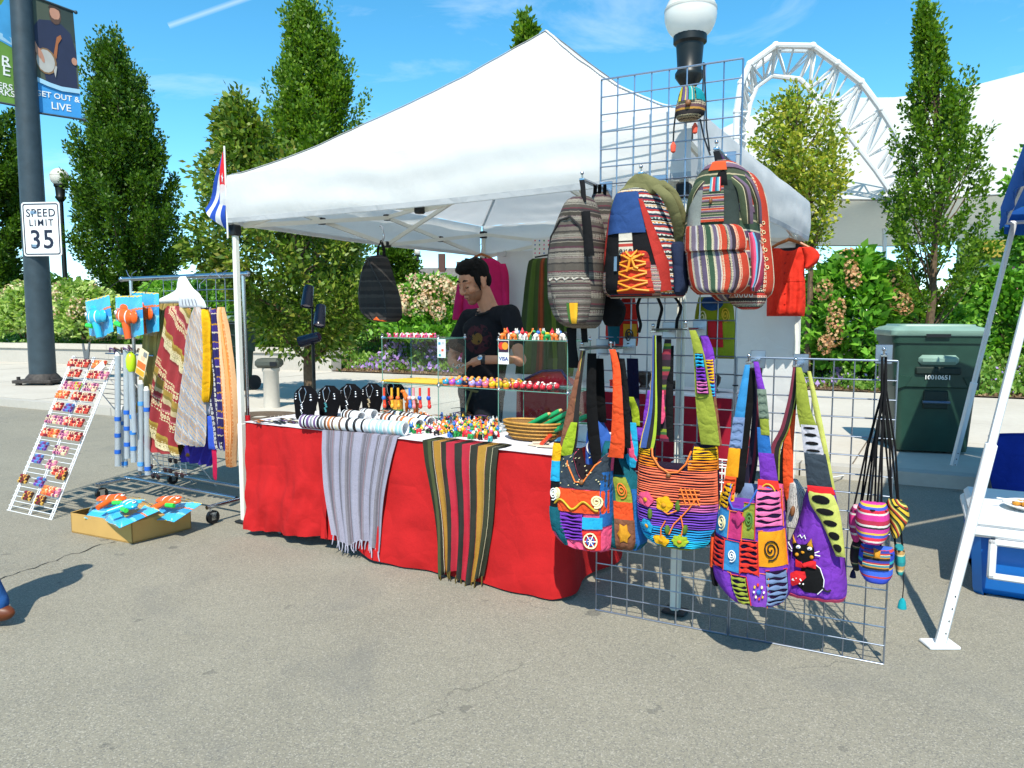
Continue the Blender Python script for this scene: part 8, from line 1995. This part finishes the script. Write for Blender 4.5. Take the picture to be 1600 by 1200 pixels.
# --- cluster of mini pouches at the right edge
he = hook('black hook arm at the right end of the short panel', 1381, 556, .12)
AND = [stripes('andes_' + n, bd, 'V', rp, .8, .02, .25, rot_) for n, bd, rp, rot_ in (('magenta', [('#e0389a', 1.4), ('#f2e8e0', .5), ('#e82a48', 1), ('#3a5ac8', .8), ('#f0c040', .5), ('#d83aa0', 1), ('#1c1c24', .5), ('#e8e0d8', .6), ('#c02848', 1.2)], 1.6, 0), ('gold', [('#e8c030', 1.4), ('#2a2418', 1), ('#c83a28', .8), ('#e8d068', .8), ('#4a6a2a', .7), ('#1c1a18', .8)], 3, R(30)), ('blue', [('#2a4ac8', 2), ('#c83a38', .5), ('#3a6ae0', 1.4), ('#e8b030', .4), ('#1c1c60', 1), ('#2ab0b8', .6)], 1.5, 0), ('rose', [('#e83a88', 2), ('#e8e0d8', .4), ('#a82868', 1), ('#f0c8d0', .5)], 2, 0), ('teal', [('#1aa0a0', 1.4), ('#e8d8a0', .4), ('#c89a5a', 1), ('#148a90', 1)], 2, 0), ('black', [('#17171a', 3), ('#3a5a3a', .5), ('#c8b080', .3), ('#202024', 2)], 2, 0))]
minis = [('pouch', 'magenta striped mini pouch in front, largest of the cluster', [(784, 1346, 1384), (792, 1340, 1388), (815, 1336, 1391), (835, 1338, 1388), (846, 1346, 1380)], -.24, .07, 0, 1), ('pouch', 'gold and black striped mini pouch at the upper right of the cluster', [(780, 1388, 1408), (790, 1384, 1418), (808, 1386, 1421), (828, 1390, 1410), (838, 1394, 1404)], -.16, .05, 1, 0), ('pouch', 'rose pink mini pouch at the left of the cluster', [(788, 1334, 1345), (800, 1327, 1345), (820, 1326, 1344), (838, 1330, 1344), (844, 1334, 1342)], -.14, .05, 3, 0), ('pouch', 'royal blue striped mini pouch lowest in the cluster', [(852, 1346, 1394), (860, 1343, 1398), (880, 1341, 1396), (898, 1344, 1394), (908, 1352, 1386)], -.2, .05, 2, 1), ('pouch', 'black mini pouch behind the blue one', [(842, 1334, 1350), (855, 1329, 1348), (875, 1328, 1346), (888, 1334, 1344)], -.12, .05, 5, 0), ('pouch', 'teal mini pouch at the lower right of the cluster', [(850, 1398, 1410), (860, 1397, 1414), (880, 1398, 1415), (895, 1400, 1411)], -.12, .05, 4, 0)]
for nm, lab, rr, t, th, mi_, flp in minis:
    o = thing(nm, lab, 'pouch', GR, (GR.px(rr[0][1], rr[0][0], t)[0], t, GR.px(rr[-1][1], rr[-1][0], t)[1]), 'mini woven pouches hanging by black cords')
    lf = Loft(GR, rr, t, th, seed=mi_ + 60, nv=18, nu=16); lf.body('body', AND[mi_], o)
    lf.line('zip', BLACKP, o, [(.06, .16), (.5, .12), (.94, .16)], .003, .004)
    if flp == 1 and mi_ == 2: lf.patch('flap', stripes('andes_flap', [('#17171a', 1), ('#c88a2a', .6), ('#2a8a9a', .8), ('#e8d8a8', .3), ('#c03a30', .6), ('#2a3a9a', 1)], 'V', 2, .8), o, .12, .88, .06, .55, .006, 6, 5); lf.poly('button', mat('button_gold', '#e0982a', .85, .4), o, [(.4, .02), (.62, .06), (.6, .24), (.42, .24)], .014)
    x0 = (rr[0][1] + rr[0][2]) / 2; sprd = rnd.uniform(-14, 14)
    for sx in (-5, 6):
        b = MB(); b.tube([GR.P(x0 + sx, rr[0][0] + 3, t), GR.P(x0 * .55 + 1381 * .45 + sx * .8 + sprd * .4, 700, t * .9), GR.P(1381 + sx * .4 + sprd * .15, 610, t * .7 - .03), V((he.x + sx * .0012, -.09 + sx * .004, he.z + .004))], .0042, 6); b.build('cord', STB, o)
o['label'] = minis[-1][1]
p = GR.P(1410, 936, -.12); b = MB(); b.tube([GR.P(1411, 894, -.12), GR.P(1412, 915, -.12), p], .002, 5); b.build('cord', BLACKP, o); b = MB(); b.lathe([(.004, .004), (.012, -.008), (.016, -.036), (.012, -.038), (.002, -.034)], p, 12); b.build('tassel', cloth('tassel_teal', '#1a9aa4', .85), o)
p = GR.P(1333, 892, -.12); b = MB(); b.tube([GR.P(1337, 872, -.12), p], .003, 5); b.lathe([(.004, .004), (.009, -.008), (.012, -.026), (.002, -.024)], p, 10); b.build('tassel', cloth('tassel_navy', '#24284a', .85), o)
# ------------------------------------------------------------------ people
def blob(name, prims, m, parent, vox=.006, it=5):
    """one continuous surface grown over overlapping tapered limbs and masses"""
    b = MB()
    for q in prims:
        if q[0] == 't':
            r = q[2] if isinstance(q[2], (list, tuple)) else [q[2]] * len(q[1])
            b.tube(q[1], list(r), 12)
            for p, rr in zip(q[1], r): b.ball(p, rr * .99, 12, 8)
        else: b.ball(q[1], q[2], 16, 12, q[3] if len(q) > 3 else None)
    o = b.build(name, m, parent)
    md = o.modifiers.new('grow', 'REMESH'); md.mode = 'VOXEL'; md.voxel_size = vox; md.use_smooth_shade = True
    ms = o.modifiers.new('soften', 'SMOOTH'); ms.factor = .5; ms.iterations = it
    return o


def skin(name, h):
    n = NT(name); co = n.co(); f = n.noise(co, 18, 4); c = lin(h, .8)
    col = n.ramp(f, [(.3, tuple(q * .85 for q in c[:3]) + (1,)), (.7, c)])
    return n.end(n.bsdf(col, .5, 0, n.bump(n.noise(co, 240, 2), .08, .002), .35, **{'Subsurface Weight': .12, 'Subsurface Radius': (.012, .005, .003)}))


def head_prims(c, F, s, ears=True):
    F = V(F).normalized(); Lf = V((0, 0, 1)).cross(F).normalized(); Up = F.cross(Lf).normalized(); M = Matrix((F, Lf, Up)).transposed()
    f = lambda x, y, z: c + M @ (V((x, y, z)) * s); r = lambda *q: tuple(k * s for k in q)
    pr_ = [('b', f(-.012, 0, .035), r(.097, .076, .088), M), ('b', f(.028, 0, -.03), r(.06, .056, .078), M), ('b', f(.055, 0, -.098), r(.027, .03, .02), M), ('b', f(.02, 0, -.075), r(.05, .05, .03), M),
           ('t', [f(.086, 0, .018), f(.108, 0, -.022), f(.104, 0, -.032)], [.0085 * s, .0135 * s, .011 * s]), ('b', f(.097, .012, -.03), r(.011, .009, .008), M), ('b', f(.097, -.012, -.03), r(.011, .009, .008), M),
           ('b', f(.083, 0, -.058), r(.012, .024, .0065), M), ('b', f(.08, 0, -.07), r(.012, .021, .007), M)]
    for q in (-1, 1):
        pr_ += [('b', f(.074, q * .032, .03), r(.016, .028, .011), M), ('b', f(.062, q * .042, -.02), r(.026, .022, .024), M), ('b', f(.074, q * .031, .007), r(.014, .016, .011), M)]
        if ears: pr_ += [('b', f(-.006, q * .079, -.004), r(.02, .009, .032), M), ('b', f(.004, q * .081, -.03), r(.009, .007, .012), M)]
    return pr_, f, M


SKIN1, SKIN2 = skin('warm_skin', '#d09474'), skin('fair_skin', '#d8a488')
HAIRB = mat('black_hair', '#0e0c0c', .8, .75, var=.3, vs=60, bump=.6, bs=220, spec=.15)

# the vendor
mo = 1.0
man = thing('person', 'man in a black printed T-shirt with short black hair looking down behind the table', 'person', T, tuple(T.P(757, 600, mo)[:2]) + (0,))
Q = lambda x, y, t: T.P(x, y, t)
pel = Q(752, 606, mo); chest = Q(762, 530, mo); nk = Q(764, 481, mo + .0); hc = Q(741, 441, mo - .09)
shR, shL = Q(733, 497, mo + .1), Q(797, 491, mo - .06)
elR, wrR = Q(708, 556, mo + .0), Q(706, 566, mo - .2)
elL, wrL = Q(812, 562, mo - .14), Q(752, 562, mo - .26)
FD_ = V((-.33, -.94, -.42))
hp, hf, HM = head_prims(hc, FD_, 1.14)
pr_ = hp + [('t', [nk + V((0, .02, -.05)), nk, hf(-.03, 0, -.03)], [.078, .062, .06]), ('t', [shR, elR, wrR], [.05, .042, .03]), ('t', [shL, elL, wrL], [.052, .045, .03]),
            ('b', chest, (.16, .11, .2)), ('b', pel, (.15, .12, .14)), ('t', [shR, nk + V((0, .02, -.05)), shL], [.05, .075, .052])]
def hand(w, tip, side, up, s=1.0, curl=.5):
    d = (tip - w).normalized(); sd = d.cross(up).normalized() * side; n = sd.cross(d).normalized()
    if n.z < 0: n = -n
    pc = w + d * .05 * s; M = Matrix((d, sd, n)).transposed()
    out = [('b', pc, (.048 * s, .04 * s, .016 * s), M), ('t', [w, pc], [.028 * s, .026 * s])]
    for i, ln in enumerate((.068, .078, .072, .056)):
        b0 = w + d * .085 * s + sd * (.03 - .02 * i) * s; c1 = curl * (1 + .1 * i)
        p1 = b0 + (d * math.cos(c1 * .5) - n * math.sin(c1 * .5)) * ln * .48 * s; p2 = p1 + (d * math.cos(c1 * 1.4) - n * math.sin(c1 * 1.4)) * ln * .3 * s; p3 = p2 + (d * math.cos(c1 * 2.1) - n * math.sin(c1 * 2.1)) * ln * .24 * s
        out.append(('t', [b0 - d * .03 * s, b0, p1, p2, p3], [.0105 * s, .0105 * s, .0095 * s, .0088 * s, .0075 * s]))
    t0 = w + d * .03 * s + sd * .034 * s; t1 = t0 + (d * .7 + sd * .55 - n * .2).normalized() * .035 * s; t2 = t1 + (d * .9 + sd * .05 - n * .35).normalized() * .03 * s
    out.append(('t', [w + d * .02 * s + sd * .018 * s, t0, t1, t2], [.014 * s, .0125 * s, .011 * s, .009 * s]))
    return out
tipL, tipR = Q(706, 577, mo - .3), Q(724, 579, mo - .36)
pr_ += hand(wrL, tipL, 1, V((0, 0, 1)), 1.06, .55) + hand(wrR, Q(735, 578, mo - .36), -1, V((0, 0, 1)), 1.06, .6)
legs = []
for sx, dt_ in ((-.09, .05), (.09, -.05)):
    h_ = pel + V((sx, dt_, -.06)); pr_ += [('t', [h_, V((h_.x, h_.y - .01, .48)), V((h_.x, h_.y + .02, .09))], [.085, .058, .042]), ('t', [V((h_.x, h_.y + .04, .045)), V((h_.x - .07, h_.y - .14, .03))], [.042, .032])]; legs.append(h_)
blob('body', pr_, SKIN1, man, .0048, 4)
# T-shirt with a faded print on its chest
n = NT('tshirt_black'); co = n.co(); pc = Q(748, 530, mo - .12) - ORG[man.name]
dv = n.n('ShaderNodeVectorMath', operation='DISTANCE'); n.set(dv.inputs[0], co); dv.inputs[1].default_value = pc
ds = dv.outputs['Value']; nz_ = n.noise(co, 28, 5, .65)
ringm = n.math('MULTIPLY', n.math('LESS_THAN', ds, .1), n.math('GREATER_THAN', nz_, .47)); inner = n.math('MULTIPLY', n.math('LESS_THAN', ds, .05), n.math('GREATER_THAN', nz_, .45))
colr = n.mix(n.math('MULTIPLY', ringm, .35), lin('#1a1b20', .9), lin('#6a2c34', .8)); colr = n.mix(n.math('MULTIPLY', inner, .35), colr, lin('#a8842c', .8))
TS = n.end(n.bsdf(colr, .9, 0, n.bump(n.noise(co, 11, 4, .5, .3), .5, .03), .15))
sh_ = [('b', chest + V((0, 0, -.01)), (.178, .128, .2)), ('t', [pel + V((0, 0, .02)), chest], [.155, .16]), ('b', pel + V((0, 0, .05)), (.182, .152, .1)), ('t', [shR, nk + V((.0, .02, -.065)), shL], [.062, .08, .065]),
       ('t', [shR, shR.lerp(elR, .66)], [.068, .075]), ('t', [shL, shL.lerp(elL, .55)], [.068, .072]), ('b', chest + V((-.03, -.04, .06)), (.14, .09, .1))]
blob('tshirt', sh_, TS, man, .007, 6)
b = MB(); rg_ = [nk + V((.072 * math.cos(a) - .008, .07 * math.sin(a) - .012, -.022 - .022 * math.cos(a - 4.2))) for a in np.linspace(0, 6.283, 25)]; b.tube(rg_, .008, 6, cap=False); b.build('collar', mat('collar_black', '#141518', .9, .9), man)
TRS = cloth('trousers_charcoal', '#23262c', .9, .4)
tr_p = [('b', pel + V((0, 0, -.02)), (.175, .145, .16))]
for h_ in legs: tr_p.append(('t', [h_, V((h_.x, h_.y - .01, .48)), V((h_.x, h_.y + .02, .1))], [.108, .082, .068]))
blob('trousers', tr_p, TRS, man, .01, 5)
b = MB(); b.tube([pel + V((.172 * math.cos(a), .142 * math.sin(a), .0 + .02 * math.sin(a * 2))) for a in np.linspace(0, 6.283, 25)], .009, 6, cap=False); b.tube([pel + V((.02, -.145, 0)), pel + V((-.01, -.16, -.1)), pel + V((-.03, -.155, -.22))], .008, 6); b.build('cord_belt', mat('khaki_cord', '#7a7448', .8, .8), man)
for h_ in legs: blob('shoe', [('b', V((h_.x - .03, h_.y - .05, .05)), (.055, .13, .05), Matrix.Rotation(-.45, 3, 'Z'))], BLACKP, man, .01, 2)
hp_ = [('b', hf(-.022, 0, .055), tuple(1.14 * q for q in (.098, .082, .083)), HM), ('b', hf(.045, 0, .098), tuple(1.14 * q for q in (.045, .058, .032)), HM), ('b', hf(-.06, 0, .0), tuple(1.14 * q for q in (.052, .068, .07)), HM), ('b', hf(.02, 0, .11), tuple(1.14 * q for q in (.06, .062, .034)), HM)]
for q in (-1, 1): hp_ += [('b', hf(.022, q * .072, .02), tuple(1.14 * k for k in (.022, .01, .04)), HM), ('b', hf(.026, q * .072, -.015), tuple(1.14 * k for k in (.008, .007, .03)), HM)]
for k in range(24):
    a_, e_ = rnd.uniform(0, 6.28), rnd.uniform(.35, 1.5); d_ = V((math.cos(a_) * math.cos(e_), math.sin(a_) * math.cos(e_), math.sin(e_)))
    p0 = V((-.018 + .09 * d_.x, .074 * d_.y, .055 + .08 * d_.z)); p1 = p0 + V((.014 + .012 * d_.x, d_.y * .01, .004 + .01 * d_.z)); hp_.append(('t', [hf(*p0), hf(*p1)], [.011, .004]))
blob('hair', hp_, HAIRB, man, .005, 1)
STUB = mat('stubble_skin', '#a06a4c', .72, .6, bump=.5, bs=320)
blob('stubble', [('b', hf(.029, 0, -.055), tuple(1.14 * q for q in (.0605, .0568, .058)), HM), ('b', hf(.055, 0, -.098), tuple(1.14 * q for q in (.028, .031, .021)), HM)], STUB, man, .005, 3)
for q in (-1, 1):
    b = MB(); b.tube([hf(.087, q * .014, .034), hf(.09, q * .032, .042), hf(.078, q * .052, .036)], [.0035, .0055, .003], 6); b.build('eyebrow', HAIRB, man)
    b = MB(); b.tube([hf(.086, q * .017, -.001), hf(.0885, q * .03, -.004), hf(.081, q * .045, .0)], .0024, 6); b.build('eyelash', HAIRB, man)
b = MB(); b.tube([hf(.0925, -.02, -.0645), hf(.0955, 0, -.064), hf(.0925, .02, -.0645)], .0025, 6); b.build('lip_line', mat('lip_brown', '#7a3a34', .8, .5), man)
d_ = (wrL - elL).normalized(); wp = wrL - d_ * .012; MW = d_.to_track_quat('Z', 'Y').to_matrix()
b = MB(); b.lathe([(.0315, -.014), (.0365, -.012), (.0365, .012), (.0315, .014)], wp, 20, MW, cap=False); wt = b.build('watch_strap', BLACKP, man)
b = MB(); b.lathe([(.018, 0), (.018, .01), (.014, .012)], wp + V((0, -.03, .012)), 16, V((0, -1, .45)).to_track_quat('Z', 'Y').to_matrix()); b.build('watch_face', CHROME, wt)
pj = (tipL + tipR) / 2 + V((0, 0, .025)); o = thing('necklace', 'tangled silver chain the man holds between his hands', 'necklace', T, tuple(pj))
b = MB(); b.tube([pj + V((-.05 + .012 * k, rnd.uniform(-.02, .02), .012 * math.sin(k * 1.7))) for k in range(10)], .004, 6); b.build('chain', SILV, o); b = MB(); b.ball(pj + V((.01, -.015, -.01)), .008, 8, 6); b.build('bead', mat('teal_stone', '#3f8f98'), o)


def figure(label, x, y, H, face, shirt, trousers, hair=None, cap=None, sk=SKIN2, sc_w=1.0, shoes=None, name='person', stride=0.):
    """a standing or walking person; (x, y, z) of the feet in the world, H tall, face = direction looked at"""
    z0 = bank_z(*[q for q in (T.G(0, 0) * 0)][:2]) if False else y[2]; y = y if isinstance(y, tuple) else y
    o = thing(name, label, 'person', W, (x, y[1], z0)); k = H / 1.75
    q_ = 1.4 if H < 1.3 else 1
    F = V((face[0], face[1], 0)).normalized(); Lf = V((0, 0, 1)).cross(F)
    f = lambda a, l, z: V((x, y[1], z0)) + F * (a * k) + Lf * (l * k * sc_w) + V((0, 0, z * k))
    hp, hf, HM = head_prims(f(.03, 0, 1.6), F + V((0, 0, -.12)), .95 * k); pr = hp + [('t', [f(0, 0, 1.4), f(.02, 0, 1.53)], [.07 * k, .055 * k]), ('b', f(0, 0, 1.22), (.17 * k * sc_w, .13 * k * sc_w, .24 * k)), ('b', f(0, 0, .95), (.16 * k * sc_w, .13 * k, .14 * k))]
    stp, trp, shp = [('b', f(0, 0, 1.2), (.19 * k * sc_w, .165 * k * sc_w, .24 * k)), ('b', f(0.02, 0, 1.0), (.19 * k * sc_w, .17 * k * sc_w, .12 * k)), ('t', [f(0, -.17, 1.38), f(0, 0, 1.42), f(0, .17, 1.38)], [.065 * k, .08 * k, .065 * k])], [('b', f(0, 0, .93), (.18 * k * sc_w, .15 * k, .14 * k))], []
    for q in (-1, 1):
        el, wr = f(.02, q * .27, 1.1), f(.14, q * .2, .93); pr += [('t', [f(0, q * .19, 1.38), el, wr], [.05 * k, .042 * k, .03 * k]), ('b', wr + (wr - el).normalized() * .06 * k, (.03 * k, .03 * k, .055 * k))]
        for j in range(4): a_ = wr + (wr - el).normalized() * .08 * k + F * (.012 * (j - 1.5) * k); pr.append(('t', [a_, a_ + V((0, 0, -.055 - .008 * (j % 3))) * k], [.009 * k, .007 * k]))
        stp.append(('t', [f(0, q * .19, 1.38), f(.015, q * .25, 1.17)], [.066 * k, .066 * k]))
        an = f(stride * q * .28 - (.03 if stride else 0), q * .1, .1 + (.05 if stride and q < 0 else 0)); kn = f(.03 + stride * q * .16, q * .1, .5); hpj = f(0, q * .09, .9)
        pr += [('t', [hpj, kn, an], [.085 * k, .055 * k, .042 * k])]; trp.append(('t', [hpj, kn, an + V((0, 0, .02 * k))], [.098 * k, .078 * k, .066 * k]))
        shp.append([('b', an + F * .06 * k + V((0, 0, -.05 * k)), (.125 * k * q_, .05 * k * q_, .05 * k * q_), Matrix((F, Lf, V((0, 0, 1)))).transposed())])
    v = .009 * max(1, k) if H > 1.3 else .008
    blob('body', pr, sk, o, v, 3); blob('shirt', stp, shirt, o, .012, 4); blob('trousers', trp, trousers, o, .01, 3)
    for s_ in shp: blob('shoe', s_, shoes or BLACKP, o, .008, 2)
    s = .95 * k
    hb_ = [('b', hf(-.02, 0, .05), tuple(s * q for q in (.1, .084, .085)), HM), ('b', hf(-.055, 0, .0), tuple(s * q for q in (.055, .072, .07)), HM)]
    blob('hair', hb_, hair or HAIRB, o, .009, 2)
    if cap:
        blob('cap', [('b', hf(-.012, 0, .075), tuple(s * q for q in (.108, .092, .075)), HM), ('b', hf(.11, 0, .055), tuple(s * q for q in (.06, .06, .012)), HM)], cap, o, .008, 2)
    return o


g = P(1535, 470, 17.0); figure('person in a dark navy shirt and white cap under the far pavilion', g.x, (0, 17.0, .8), 1.8, (.1, 1), cloth('shirt_navy', '#1c2442', .85), TRS, cap=mat('cap_white', '#eceae6', .8, .7))
figure('person in a loose pink shirt with back turned at the far right edge', P(1598, 470, 15.2).x, (0, 15.2, .82), 1.93, (-.35, .9), cloth('shirt_pink', '#e89aa8', .8), cloth('trousers_sand', '#c8bca0', .75), hair=mat('brown_hair', '#4a342a', .9, .6, bump=.5, bs=200), sc_w=1.25)
g = G(-16, 985); figure('child in blue jeans and brown shoes stepping out past the left edge', g.x - .17, (0, g.y, 0.0), 1.12, (-1, .12), cloth('shirt_child', '#3a4a6a', .8), cloth('jeans_blue', '#2a5a98', .8), shoes=mat('brown_leather', '#6a3418', .8, .45), stride=.9, sc_w=1.05)
